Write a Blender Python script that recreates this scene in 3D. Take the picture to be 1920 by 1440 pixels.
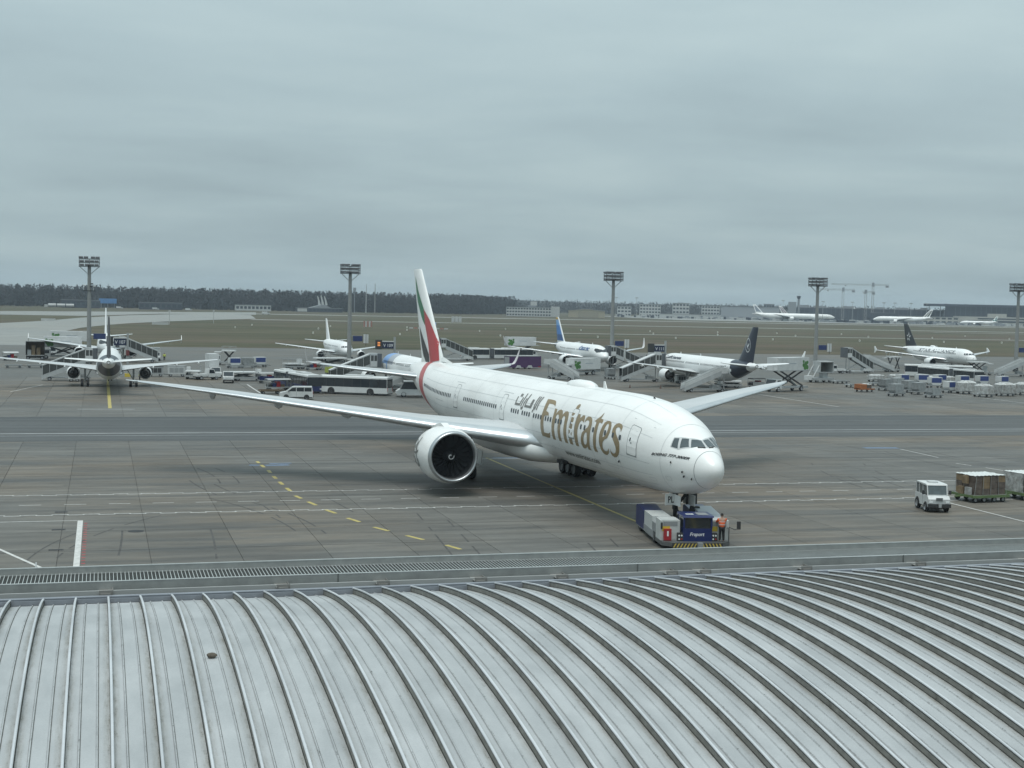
import bpy, bmesh, math, random
import numpy as np
from mathutils import Vector, Matrix, geometry

for o in list(bpy.data.objects): bpy.data.objects.remove(o)
SC = bpy.context.scene
C = SC.collection
R = math.radians
random.seed(7)

# ------------------------------------------------------------------ camera, sky, sun, exposure
CAM_H = 15.0
HEAD, PITCH, ROLL, FPX = R(16.3), R(3.275), R(1.2496), 2647.1
cd = bpy.data.cameras.new('camera'); cam = bpy.data.objects.new('camera', cd); C.objects.link(cam)
cd.sensor_width = 36.0; cd.lens = FPX / 1920 * 36; cd.clip_start = 0.5; cd.clip_end = 20000
fwd = Vector((math.sin(HEAD) * math.cos(PITCH), math.cos(HEAD) * math.cos(PITCH), -math.sin(PITCH)))
rt0 = Vector((math.cos(HEAD), -math.sin(HEAD), 0)); up0 = rt0.cross(fwd)
rt = rt0 * math.cos(ROLL) + up0 * math.sin(ROLL); up = up0 * math.cos(ROLL) - rt0 * math.sin(ROLL)
mw = Matrix.Identity(4)
for i in range(3):
    mw[i][0] = rt[i]; mw[i][1] = up[i]; mw[i][2] = -fwd[i]
mw[2][3] = CAM_H
cam.matrix_world = mw
SC.camera = cam

SUN_EL, SUN_AZ = R(74), R(215)      # azimuth measured clockwise from +Y
W = bpy.data.worlds.new('World'); SC.world = W; W.use_nodes = True
nt = W.node_tree; N = nt.nodes; L = nt.links
for n in list(N): N.remove(n)
def nd(t, **k):
    n = N.new(t)
    for a, b in k.items(): setattr(n, a, b)
    return n
out = nd('ShaderNodeOutputWorld'); bg = nd('ShaderNodeBackground'); bg.inputs['Strength'].default_value = 0.1
sky = nd('ShaderNodeTexSky', sky_type='NISHITA', sun_disc=False); sky.sun_elevation = SUN_EL; sky.sun_rotation = SUN_AZ
sky.air_density = 1.0; sky.dust_density = 3.0
tc = nd('ShaderNodeTexCoord'); sep = nd('ShaderNodeSeparateXYZ'); L.new(tc.outputs['Generated'], sep.inputs[0])
zc_ = nd('ShaderNodeMath', operation='MAXIMUM'); L.new(sep.outputs[2], zc_.inputs[0]); zc_.inputs[1].default_value = 0.0
za = nd('ShaderNodeMath', operation='ADD'); L.new(zc_.outputs[0], za.inputs[0]); za.inputs[1].default_value = 0.11
cmb = nd('ShaderNodeCombineXYZ')
for i in (0, 1):
    dv = nd('ShaderNodeMath', operation='DIVIDE'); L.new(sep.outputs[i], dv.inputs[0]); L.new(za.outputs[0], dv.inputs[1]); L.new(dv.outputs[0], cmb.inputs[i])
n1 = nd('ShaderNodeTexNoise'); n1.inputs['Scale'].default_value = 0.95; n1.inputs['Detail'].default_value = 7; n1.inputs['Roughness'].default_value = 0.52; n1.inputs['Distortion'].default_value = 0.25
mp1 = nd('ShaderNodeMapping'); mp1.inputs['Rotation'].default_value = (0, 0, R(20)); mp1.inputs['Scale'].default_value = (0.8, 1.0, 1); mp1.inputs['Location'].default_value = (3.1, 1.7, 0)
L.new(cmb.outputs[0], mp1.inputs[0]); L.new(mp1.outputs[0], n1.inputs['Vector'])
r1 = nd('ShaderNodeValToRGB'); e = r1.color_ramp.elements
e[0].position = 0.28; e[0].color = (2.47, 3.15, 3.38, 1); e[1].position = 0.72; e[1].color = (3.36, 4.16, 4.29, 1)
m_ = r1.color_ramp.elements.new(0.5); m_.color = (2.87, 3.64, 3.86, 1)
L.new(n1.outputs['Fac'], r1.inputs[0])
# overcast brightness law: zenith brighter than horizon
gr = nd('ShaderNodeMapRange'); gr.inputs['From Min'].default_value = 0.0; gr.inputs['From Max'].default_value = 1.0; gr.inputs['To Min'].default_value = 0.83; gr.inputs['To Max'].default_value = 1.9
L.new(zc_.outputs[0], gr.inputs['Value'])
mul = nd('ShaderNodeVectorMath', operation='SCALE'); L.new(r1.outputs[0], mul.inputs[0]); L.new(gr.outputs[0], mul.inputs['Scale'])
mx = nd('ShaderNodeMix', data_type='RGBA'); mx.inputs[0].default_value = 0.96
L.new(sky.outputs[0], mx.inputs[6]); L.new(mul.outputs[0], mx.inputs[7])
L.new(mx.outputs[2], bg.inputs['Color']); L.new(bg.outputs[0], out.inputs[0])

sd = bpy.data.lights.new('sun', 'SUN'); sd.energy = 1.5; sd.angle = R(34); sd.color = (1.0, 0.97, 0.93)
so = bpy.data.objects.new('sun', sd); C.objects.link(so)
so.rotation_euler = (R(90) - SUN_EL, 0, -SUN_AZ + math.pi)
so.location = (0, 0, 200)
vs = SC.view_settings; vs.view_transform = 'Standard'; vs.look = 'None'; vs.exposure = 0.6; vs.gamma = 1.0; vs.use_curve_mapping = False
SC.render.engine = 'CYCLES'; SC.cycles.use_denoising = True; SC.cycles.max_bounces = 6; SC.cycles.volume_bounces = 0

# ------------------------------------------------------------------ helpers
MATS = {}
def M(name, col, rough=0.5, metal=0.0, var=0.10, scale=1.2, stretch=(1, 1, 1), bump=0.0, emit=0.0, spec=0.5, rnd=0.0, dark=None, dk=(0.55, 0.75)):
    if name in MATS: return MATS[name]
    m = bpy.data.materials.new(name); m.use_nodes = True; t = m.node_tree; b = t.nodes['Principled BSDF']
    b.inputs['Roughness'].default_value = rough; b.inputs['Metallic'].default_value = metal
    b.inputs['Specular IOR Level'].default_value = spec
    c = (*col, 1)
    co = t.nodes.new('ShaderNodeTexCoord'); mp = t.nodes.new('ShaderNodeMapping'); mp.inputs['Scale'].default_value = stretch
    t.links.new(co.outputs['Object'], mp.inputs[0])
    nz = t.nodes.new('ShaderNodeTexNoise'); nz.inputs['Scale'].default_value = scale; nz.inputs['Detail'].default_value = 6; nz.inputs['Roughness'].default_value = 0.6
    t.links.new(mp.outputs[0], nz.inputs['Vector'])
    mr = t.nodes.new('ShaderNodeMapRange'); mr.inputs['From Min'].default_value = 0.25; mr.inputs['From Max'].default_value = 0.75
    mr.inputs['To Min'].default_value = 1 - var; mr.inputs['To Max'].default_value = 1 + var * 0.6
    t.links.new(nz.outputs['Fac'], mr.inputs[0])
    sc_ = t.nodes.new('ShaderNodeVectorMath'); sc_.operation = 'SCALE'; sc_.inputs[0].default_value = col
    t.links.new(mr.outputs[0], sc_.inputs['Scale']); last = sc_.outputs[0]
    if dark is not None:      # stains: darker blotches with a shape of their own
        n2 = t.nodes.new('ShaderNodeTexNoise'); n2.inputs['Scale'].default_value = scale * 0.37; n2.inputs['Detail'].default_value = 8; n2.inputs['Roughness'].default_value = 0.65
        t.links.new(mp.outputs[0], n2.inputs['Vector'])
        m2 = t.nodes.new('ShaderNodeMapRange'); m2.inputs['From Min'].default_value = dk[0]; m2.inputs['From Max'].default_value = dk[1]; t.links.new(n2.outputs['Fac'], m2.inputs[0])
        mm = t.nodes.new('ShaderNodeMix'); mm.data_type = 'RGBA'; t.links.new(m2.outputs[0], mm.inputs[0]); t.links.new(last, mm.inputs[6]); mm.inputs[7].default_value = (*dark, 1); last = mm.outputs[2]
    if rnd:
        oi = t.nodes.new('ShaderNodeObjectInfo'); m3 = t.nodes.new('ShaderNodeMapRange'); m3.inputs['To Min'].default_value = 1 - rnd; m3.inputs['To Max'].default_value = 1 + rnd
        t.links.new(oi.outputs['Random'], m3.inputs[0]); s3 = t.nodes.new('ShaderNodeVectorMath'); s3.operation = 'SCALE'
        t.links.new(last, s3.inputs[0]); t.links.new(m3.outputs[0], s3.inputs['Scale']); last = s3.outputs[0]
    t.links.new(last, b.inputs['Base Color'])
    if bump:
        bp = t.nodes.new('ShaderNodeBump'); bp.inputs['Strength'].default_value = bump; bp.inputs['Distance'].default_value = 0.05
        t.links.new(nz.outputs['Fac'], bp.inputs['Height']); t.links.new(bp.outputs[0], b.inputs['Normal'])
    if emit:
        b.inputs['Emission Color'].default_value = c; b.inputs['Emission Strength'].default_value = emit
    MATS[name] = m; return m

class MB:
    def __init__(s): s.v = []; s.f = []; s.m = []
    def add(s, vs_, fs, mi=0):
        o = len(s.v); s.v += [tuple(p) for p in vs_]; s.f += [tuple(o + i for i in f) for f in fs]; s.m += [mi] * len(fs); return s
    def bb(s, x0, x1, y0, y1, z0, z1, mi=0):
        return s.add([(x0, y0, z0), (x1, y0, z0), (x1, y1, z0), (x0, y1, z0), (x0, y0, z1), (x1, y0, z1), (x1, y1, z1), (x0, y1, z1)],
                     [(0, 3, 2, 1), (4, 5, 6, 7), (0, 1, 5, 4), (1, 2, 6, 5), (2, 3, 7, 6), (3, 0, 4, 7)], mi)
    def bar(s, p, q, w, h=None, mi=0):
        h = h or w; p = Vector(p); q = Vector(q); d = (q - p).normalized(); u = Vector((0, 0, 1)) if abs(d.z) < 0.95 else Vector((1, 0, 0))
        a = d.cross(u).normalized() * w / 2; b = a.cross(d).normalized() * h / 2
        vs_ = [e + sa * a + sb * b for e in (p, q) for sa, sb in ((-1, -1), (1, -1), (1, 1), (-1, 1))]
        return s.add(vs_, [(0, 1, 2, 3), (7, 6, 5, 4), (0, 4, 5, 1), (1, 5, 6, 2), (2, 6, 7, 3), (3, 7, 4, 0)], mi)
    def cyl(s, p, q, r, r2=None, n=10, mi=0, cap=True):
        r2 = r if r2 is None else r2; p = Vector(p); q = Vector(q); d = (q - p).normalized(); u = Vector((0, 0, 1)) if abs(d.z) < 0.95 else Vector((1, 0, 0))
        a = d.cross(u).normalized(); b = a.cross(d)
        vs_ = [e + (a * math.cos(t) + b * math.sin(t)) * rr for e, rr in ((p, r), (q, r2)) for t in [2 * math.pi * k / n for k in range(n)]]
        fs = [(k, (k + 1) % n, n + (k + 1) % n, n + k) for k in range(n)]
        if cap: fs += [tuple(range(n))[::-1], tuple(range(n, 2 * n))]
        return s.add(vs_, fs, mi)
    def path(s, pts, r, n=6, mi=0):
        for a, b in zip(pts, pts[1:]): s.cyl(a, b, r, n=n, mi=mi)
        return s
    def prism(s, poly, a, b, axis='y', mi=0):
        f = {'y': lambda u, v, w: (u, w, v), 'x': lambda u, v, w: (w, u, v), 'z': lambda u, v, w: (u, v, w)}[axis]
        n = len(poly); vs_ = [f(u, v, a) for u, v in poly] + [f(u, v, b) for u, v in poly]
        return s.add(vs_, [tuple(range(n)), tuple(range(2 * n - 1, n - 1, -1))] + [(k, n + k, n + (k + 1) % n, (k + 1) % n) for k in range(n)], mi)
    def loft(s, rings, cap=True, mi=None):
        n = len(rings[0]); vs_ = [p for r in rings for p in r]; o = len(s.v); s.v += [tuple(p) for p in vs_]
        for i in range(len(rings) - 1):
            for k in range(n):
                s.f.append((o + i * n + k, o + i * n + (k + 1) % n, o + (i + 1) * n + (k + 1) % n, o + (i + 1) * n + k)); s.m.append(mi(i, k) if mi else 0)
        if cap:
            s.f += [tuple(o + k for k in range(n))[::-1], tuple(o + (len(rings) - 1) * n + k for k in range(n))]; s.m += [mi(0, 0) if mi else 0, mi(len(rings) - 2, 0) if mi else 0]
        return s
    def mesh(s, name, mats, smooth=None):
        me = bpy.data.meshes.new(name); me.from_pydata(s.v, [], s.f)
        for m in (mats if isinstance(mats, (list, tuple)) else [mats]): me.materials.append(m)
        if any(s.m): me.polygons.foreach_set('material_index', s.m)
        bm = bmesh.new(); bm.from_mesh(me); bmesh.ops.recalc_face_normals(bm, faces=bm.faces); bm.to_mesh(me); bm.free()
        if smooth is not None:
            me.shade_smooth(); me.set_sharp_from_angle(angle=R(smooth))
        me.update(); return me
    def build(s, name, mats, parent=None, smooth=None):
        return link(name, s.mesh(name, mats, smooth), parent)

def link(name, me, parent=None, loc=None, rz=None):
    o = bpy.data.objects.new(name, me); C.objects.link(o)
    if parent: o.parent = parent
    if loc is not None: o.location = loc
    if rz is not None: o.rotation_euler = (0, 0, rz)
    return o
def tag(o, label=None, cat=None, group=None, kind=None):
    if label: o['label'] = label
    if cat: o['category'] = cat
    if group: o['group'] = group
    if kind: o['kind'] = kind
    return o
def thing(name, label, cat, loc=(0, 0, 0), rz=0.0, group=None):
    o = bpy.data.objects.new(name, None); C.objects.link(o); o.location = loc; o.rotation_euler = (0, 0, rz); o.empty_display_size = 0.5
    return tag(o, label, cat, group)
KIDS = {}
def kids(o): return [c for c in bpy.data.objects if c.parent == o]
def copy_tree(o, loc=None, rz=None, label=None, group=None):
    def rec(src, par):
        c = src.copy(); C.objects.link(c)
        if par: c.parent = par
        for ch in src.children: rec(ch, c)
        return c
    c = rec(o, None)
    if loc is not None: c.location = loc
    if rz is not None: c.rotation_euler = (0, 0, rz)
    if label: c['label'] = label
    if group: c['group'] = group
    return c
def structure(name, mb, mats, smooth=None):
    return tag(mb.build(name, mats, None, smooth), kind='structure')

_TXT = {}
def text_geo(s, shear=0.0, offset=0.0, spacing=1.0):
    k = (s, shear, offset, spacing)
    if k not in _TXT:
        cu = bpy.data.curves.new('lettering', 'FONT'); cu.body = s; cu.shear = shear; cu.offset = offset; cu.space_character = spacing; cu.resolution_u = 3
        ob = bpy.data.objects.new('lettering', cu); C.objects.link(ob); dg = bpy.context.evaluated_depsgraph_get(); dg.update()
        me = bpy.data.meshes.new_from_object(ob.evaluated_get(dg))
        vv = [(v.co.x, v.co.y) for v in me.vertices]; ff = [tuple(p.vertices) for p in me.polygons]
        bpy.data.objects.remove(ob); bpy.data.curves.remove(cu); bpy.data.meshes.remove(me)
        x0 = min(v[0] for v in vv); x1 = max(v[0] for v in vv); y1 = max(v[1] for v in vv)
        _TXT[k] = ([((x - x0) / (x1 - x0), y / y1) for x, y in vv], ff)
    return _TXT[k]
def lettering(name, s, fn, mat, parent, **k):
    """fn maps (u 0..1 along the word, v 0..1 over the cap height) to a point"""
    vv, ff = text_geo(s, **k); mb = MB(); mb.add([fn(u, v) for u, v in vv], ff); return mb.build(name, mat, parent)

_WH = {}
def wheel_mesh(r, w, n=20):
    k = (round(r, 3), round(w, 3))
    if k not in _WH:
        mb = MB(); prof = [(-w / 2, r * 0.62, 1), (-w / 2, r * 0.9, 0), (-w * 0.36, r, 0), (w * 0.36, r, 0), (w / 2, r * 0.9, 0), (w / 2, r * 0.62, 1), (w * 0.3, r * 0.52, 1), (w * 0.34, r * 0.2, 1)]
        prof = [(-w * 0.34, r * 0.2, 1), (-w * 0.3, r * 0.52, 1)] + prof
        rings = [[(rr * math.cos(2 * math.pi * q / n), y, rr * math.sin(2 * math.pi * q / n)) for q in range(n)] for y, rr, _ in prof]
        mb.loft(rings, True, lambda i, q: 0 if 2 <= i <= 6 else 1)
        mb.m[-2:] = [1, 1]
        _WH[k] = mb.mesh('wheel', [M('tyre rubber', (0.018, 0.018, 0.019), 0.85), M('wheel rim', (0.30, 0.31, 0.32), 0.45, 0.3)], 40)
    return _WH[k]
def wheel(parent, x, y, z, r, w, name='wheel'): return link(name, wheel_mesh(r, w), parent, (x, y, z))
# ------------------------------------------------------------------ ground
def ground_mat(name, col, brown, dark, rough, tone=None, sx=0.05, sy=0.35, fine=1.1, bump=0.15, wet=0.25, blot=0.03, spec=0.5):
    m = bpy.data.materials.new(name); m.use_nodes = True; t = m.node_tree; b = t.nodes['Principled BSDF']
    g = t.nodes.new('ShaderNodeNewGeometry')
    def noise(scale, stretch, det=6, ro=0.6, off=0.0):
        mp = t.nodes.new('ShaderNodeMapping'); mp.inputs['Scale'].default_value = (*stretch, 1); mp.inputs['Location'].default_value = (off, off * 0.7, 0)
        t.links.new(g.outputs['Position'], mp.inputs[0]); n = t.nodes.new('ShaderNodeTexNoise'); n.inputs['Scale'].default_value = scale; n.inputs['Detail'].default_value = det; n.inputs['Roughness'].default_value = ro
        t.links.new(mp.outputs[0], n.inputs['Vector']); return n.outputs['Fac']
    def rng(src, a, b_, lo, hi):
        r_ = t.nodes.new('ShaderNodeMapRange'); r_.inputs['From Min'].default_value = a; r_.inputs['From Max'].default_value = b_; r_.inputs['To Min'].default_value = lo; r_.inputs['To Max'].default_value = hi
        t.links.new(src, r_.inputs[0]); return r_.outputs[0]
    def mix(f, a, c):
        x = t.nodes.new('ShaderNodeMix'); x.data_type = 'RGBA'; t.links.new(f, x.inputs[0])
        for i, q in ((6, a), (7, c)):
            if isinstance(q, tuple): x.inputs[i].default_value = (*q, 1)
            else: t.links.new(q, x.inputs[i])
        return x.outputs[2]
    def mulv(a, s_):
        x = t.nodes.new('ShaderNodeVectorMath'); x.operation = 'SCALE'; t.links.new(a, x.inputs[0]); t.links.new(s_, x.inputs['Scale']); return x.outputs[0]
    big = noise(blot, (1, 1), 5, 0.55); streak = noise(1.0, (sx, sy), 7, 0.62, 11.0); fn = noise(fine, (1, 1), 5, 0.7, 31.0); st2 = noise(1.0, (sx * 2.4, sy * 2.6), 6, 0.6, 57.0)
    c = mix(rng(big, 0.42, 0.62, 0, 1), col, brown)
    c = mix(rng(streak, 0.48, 0.66, 0, 0.85), c, dark)
    c = mulv(c, rng(st2, 0.32, 0.68, 0.74, 1.26)); c = mulv(c, rng(fn, 0.25, 0.75, 0.9, 1.08))
    if tone == 'object':
        oi = t.nodes.new('ShaderNodeObjectInfo'); c = mulv(c, rng(oi.outputs['Random'], 0, 1, 0.87, 1.12))
    elif tone == 'face':
        at = t.nodes.new('ShaderNodeAttribute'); at.attribute_name = 'tone'; c = mulv(c, rng(at.outputs['Fac'], 0, 1, 0.87, 1.12))
    oil = noise(0.55, (1, 1), 3, 0.5, 91.0); spk = noise(2.6, (1, 1), 2, 0.5, 17.0)
    c = mix(rng(oil, 0.66, 0.74, 0, 0.45), c, dark); c = mix(rng(spk, 0.70, 0.76, 0, 0.5), c, dark)
    t.links.new(c, b.inputs['Base Color'])
    t.links.new(rng(streak, 0.35, 0.65, rough, rough - wet), b.inputs['Roughness'])
    b.inputs['Specular IOR Level'].default_value = spec
    bp = t.nodes.new('ShaderNodeBump'); bp.inputs['Strength'].default_value = bump; bp.inputs['Distance'].default_value = 0.02; t.links.new(fn, bp.inputs['Height']); t.links.new(bp.outputs[0], b.inputs['Normal'])
    return m
CONC = dict(col=(0.112, 0.110, 0.100), brown=(0.124, 0.106, 0.083), dark=(0.056, 0.055, 0.051), rough=0.72, wet=0.2, spec=0.3)
m_slab = ground_mat('concrete slab', tone='object', **CONC); m_slabf = ground_mat('concrete slab far', tone='face', **CONC)
m_conc = ground_mat('apron concrete', (0.100, 0.100, 0.092), (0.116, 0.108, 0.092), (0.048, 0.048, 0.046), 0.72, spec=0.28)
m_joint = ground_mat('joint filler', (0.055, 0.053, 0.05), (0.06, 0.055, 0.05), (0.03, 0.03, 0.03), 0.9)
m_asph = ground_mat('taxilane asphalt', (0.070, 0.074, 0.074), (0.082, 0.086, 0.085), (0.040, 0.044, 0.046), 0.70, sx=0.010, sy=0.20, wet=0.15, spec=0.22)
m_taxi = ground_mat('taxiway concrete', (0.20, 0.205, 0.192), (0.215, 0.212, 0.19), (0.15, 0.15, 0.14), 0.7, sx=0.02, sy=0.12, blot=0.01)
m_grass = ground_mat('winter grass', (0.082, 0.078, 0.050), (0.092, 0.076, 0.056), (0.048, 0.054, 0.030), 0.95, sx=0.006, sy=0.035, blot=0.006, fine=0.5, wet=0.0, spec=0.1)
m_white = M('white road paint', (0.52, 0.52, 0.50), 0.6, var=0.35, scale=3.0)
m_yel = M('yellow road paint', (0.40, 0.33, 0.10), 0.6, var=0.35, scale=3.0)
m_red = M('red road paint', (0.30, 0.05, 0.05), 0.6, var=0.4, scale=3.0)
m_blue = M('blue road paint', (0.11, 0.16, 0.24), 0.6, var=0.5, scale=2.0)

def sheet(name, rects, z, mat, sub=1):
    mb = MB()
    for x0, x1, y0, y1 in rects: mb.add([(x0, y0, z), (x1, y0, z), (x1, y1, z), (x0, y1, z)], [(0, 1, 2, 3)])
    return structure(name, mb, mat)
sheet('grass_field', [(-6000, 9000, 300, 12000), (-6000, 9000, -3000, 300)], -0.15, m_grass)
Y0, Y1, Y2, Y3 = 42.5, 149.75, 180.0, 265.5
X0, X1 = -22.7, 202.0
apron = MB()
for x0, x1, y0, y1 in ((-700, 900, -60, Y0), (-700, X0, Y0, Y3), (X1, 900, Y0, Y3), (-700, 900, Y3, 425.5)):
    apron.add([(x0, y0, 0), (x1, y0, 0), (x1, y1, 0), (x0, y1, 0)], [(0, 1, 2, 3)])
for y0, y1 in ((Y0, Y1), (Y2, Y3)):
    apron.add([(X0, y0, -0.045), (X1, y0, -0.045), (X1, y1, -0.045), (X0, y1, -0.045)], [(0, 1, 2, 3)], 1)
apron = structure('apron', apron, [m_conc, m_joint])
SX, SY = 5.108, 7.15
slab_me = MB().bb(-SX / 2 + 0.016, SX / 2 - 0.016, -SY / 2 + 0.03, SY / 2 - 0.03, -0.06, 0).mesh('slab', m_slab)
def pix(x, y, z):
    v = Vector((x, y, z - CAM_H)); d = v.dot(fwd); return (960 + FPX * v.dot(rt) / d, 720 - FPX * v.dot(up) / d, d) if d > 1 else (-9999, 0, d)
cells = []
for (y0, y1) in ((Y0, Y1), (Y2, Y3)):
    for j in range(int(round((y1 - y0) / SY))):
        for i in range(int(round((X1 - X0) / SX))):
            cx, cy = X0 + (i + 0.5) * SX, y1 - (j + 0.5) * SY
            px, py, d = pix(cx, cy, 0)
            vis = -40 < px < 1960 and py < 1090
            cells.append((d if vis else d + 1e4, cx, cy))
cells.sort()
for d, cx, cy in cells[:300]:
    o = link('slab', slab_me, apron, (cx, cy, random.uniform(-0.004, 0.0)))
far = MB(); tones = []
for d, cx, cy in cells[300:]:
    z = random.uniform(-0.004, 0); a, b = SX / 2 - 0.022, SY / 2 - 0.035
    far.bb(cx - a, cx + a, cy - b, cy + b, z - 0.06, z); tones += [random.random()] * 6
me = far.mesh('slabs', m_slabf); at = me.attributes.new('tone', 'FLOAT', 'FACE'); at.data.foreach_set('value', tones)
tag(link('slabs', me, apron), kind='stuff')
sheet('taxilane', [(-700, 900, Y1, Y2)], -0.002, m_asph)
def strip(mb, p, q, w, z=0.006, mi=0):
    p = Vector((*p, z)); q = Vector((*q, z)); d = (q - p).normalized(); n = Vector((-d.y, d.x, 0)) * w / 2
    mb.add([p - n, q - n, q + n, p + n], [(0, 1, 2, 3)], mi)
def marks(name, segs, mat, z=0.006):
    mb = MB()
    for p, q, w in segs: strip(mb, p, q, w, z)
    return structure(name, mb, mat)
for nm, yb in (('road_edge_line', 109.55), ('road_edge_line', 99.62)):
    mb = MB()
    for k in range(-14, 110):
        xo = k * 1.02; yo = yb + (0.22 if k % 2 else 0)
        strip(mb, (xo, yo), (xo + 1.02, yo), 0.16); strip(mb, (xo, yb - 0.04), (xo, yb + 0.27), 0.10, 0.008)
    structure(nm, mb, m_white)
marks('road_centre_line', [((-14.6 + 3.05 * k, 104.62), (-13.1 + 3.05 * k, 104.62), 0.13) for k in range(40)], m_white)
marks('taxilane_line', [((-300, 158.2), (500, 158.2), 0.55), ((-300, 155.6), (500, 155.6), 0.3)], M('worn white paint', (0.30, 0.31, 0.31), 0.6, var=0.3, scale=0.4))
marks('stand_boundary_line', [((-1.2, 60), (-1.2, 97.1), 0.34), ((-30, 97.1), (-1.4, 97.1), 0.14), ((-6.2, 88.3), (-2.0, 78.0), 0.2), ((64.5, 96.7), (64.1, 60), 0.16), ((65.0, 98.0), (72, 97.9), 0.16),
      ((82.1, 122.2), (82.5, 120.2), 0.16), ((82.9, 118.5), (83.2, 116.1), 0.16), ((83.6, 114.2), (83.8, 112), 0.16), ((84.1, 135.7), (83.4, 127.3), 0.14), ((111, 232), (110.4, 196), 0.22), ((24.4, 246.1), (24.2, 214), 0.22), ((152, 260), (150, 190), 0.2), ((-9.0, 243), (-13, 225), 0.16)], m_white)
marks('boundary_tick', [((-0.85, 96 - k * 0.9), (-0.85, 95.7 - k * 0.9), 0.22) for k in range(38)], m_red)
marks('stand_guide_line', [((35.95, 60), (35.95, 131.3), 0.24)], m_yel)
dash = [(13.9, 129.6), (13.98, 126.5), (14.12, 122.54), (14.1, 118.46), (14.16, 114.62), (14.27, 110.69), (14.45, 106.4), (15.0, 102.92), (15.73, 98.83), (16.66, 94.76), (17.8, 90.71), (19.26, 87.08), (20.84, 83.28), (21.95, 79.8), (23.0, 76.6), (24.0, 73.4)]
marks('lead_in_dash', [(tuple(Vector(a).lerp(Vector(b), -0.23)), tuple(Vector(a).lerp(Vector(b), 0.23)), 0.30) for a, b in zip(dash, dash[1:])], m_yel)
marks('nose_wheel_line', [((1.3, 193.2), (1.3, 246), 0.45)], m_yel)
marks('nose_wheel_line', [((1.3, 246), (1.3, 262), 0.3)], m_yel)
marks('stop_bar', [((-2.8, 191.6), (4.4, 191.6), 0.5), ((30.6, 130.4), (39.4, 130.4), 0.4)], M('worn white paint', (0.30, 0.31, 0.31)))
marks('stop_mark', [((12.9, 127.4), (13.8, 127.2), 0.8), ((14.3, 127.0), (16.4, 127.3), 1.0), ((14.8, 128.4), (16.8, 128.6), 0.6), ((36.6, 131.2), (39.3, 131), 0.6), ((80.5, 137.2), (84.5, 136.8), 1.2)], m_blue, 0.004)
for xy in ((-2.5, 101.1), (-2.47, 93.5), (-2.42, 86.1)):
    mb = MB().bb(xy[0] - 0.42, xy[0] + 0.42, xy[1] - 0.22, xy[1] + 0.22, -0.03, 0.006)
    for k in range(6): mb.bb(xy[0] - 0.38 + k * 0.13, xy[0] - 0.33 + k * 0.13, xy[1] - 0.18, xy[1] + 0.18, 0.005, 0.016)
    tag(structure('drain_grate', mb, M('cast iron', (0.03, 0.03, 0.032), 0.6, 0.4)))
mb = MB(); mb.cyl((2.25, 92.2, -0.02), (2.25, 92.2, 0.008), 0.5, n=24); mb.cyl((2.25, 92.2, 0.005), (2.25, 92.2, 0.012), 0.38, n=24); structure('manhole_cover', mb, M('cast iron', (0.03, 0.03, 0.032)))
# taxiways and runway across the grass
def poly_sheet(name, pts, z, mat):
    mb = MB(); mb.add([(x, y, z) for x, y in pts], [tuple(t_) for t_ in geometry.tessellate_polygon([[Vector((x, y, 0)) for x, y in pts]])]); return structure(name, mb, mat)
poly_sheet('taxiway', [(-400, 420), (-400, 900), (-46.8, 729.2), (-34.4, 783.1), (-22.9, 852.2), (-12.2, 931.9), (19.6, 1079.7), (59.8, 1193.7), (94.9, 1259.7), (124.4, 1232.4), (106.7, 1019.5), (70.8, 938.9), (33.1, 838.3), (14.1, 775.1), (3.1, 725.4), (-8.6, 653.6), (-14.6, 580.4), (-14.8, 490.3), (-13, 420.9)], -0.06, m_taxi)
poly_sheet('taxiway', [(-500, 972), (-500, 1240), (-76.5, 1192.6), (153.3, 1465.1), (131.7, 1258.8), (47.7, 1209.6), (-9.8, 1015.6)], -0.08, m_taxi)
m_run = ground_mat('runway surface', (0.26, 0.26, 0.24), (0.27, 0.265, 0.24), (0.2, 0.2, 0.19), 0.7, sx=0.004, sy=0.05)
marks('taxi_road', [((100, 985), (2600, 1090), 20)], m_run, -0.09)
marks('taxi_road', [((230, 700), (2000, 745), 11)], m_taxi, -0.10)
marks('taxi_road', [((600, 930), (2400, 990), 10)], m_taxi, -0.10)
marks('runway', [((100, 1330), (2600, 1440), 40)], m_run, -0.11)
poly_sheet('far_apron', [(640, 1505), (660, 1900), (3500, 2300), (3500, 1520), (1215, 1455), (975, 1470)], -0.10, m_taxi)

# tyre rubber laid down by turning tractors and aircraft
m_rub = M('tyre rubber mark', (0.062, 0.060, 0.056), 0.8, var=0.5, scale=1.2)
rt_ = random.Random(12); tm = []
for k in range(26):
    x, y = rt_.uniform(-8, 95), rt_.uniform(62, 147); a = rt_.choice((0, 0, 90, 90, 88)) + rt_.uniform(-14, 14); cu = rt_.uniform(-1.4, 1.4); w = rt_.choice((1.7, 1.5, 5.5))
    for s_ in (-w / 2, w / 2):
        p = [x - s_ * math.sin(R(a)), y + s_ * math.cos(R(a))]; h = a
        for j in range(rt_.randint(6, 13)):
            q = [p[0] + 1.5 * math.cos(R(h)), p[1] + 1.5 * math.sin(R(h))]
            if rt_.random() < 0.72: tm.append((tuple(p), tuple(q), 0.13))
            p = q; h += cu * 2
tag(marks('tyre_marks', tm, m_rub, 0.0035))
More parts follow.
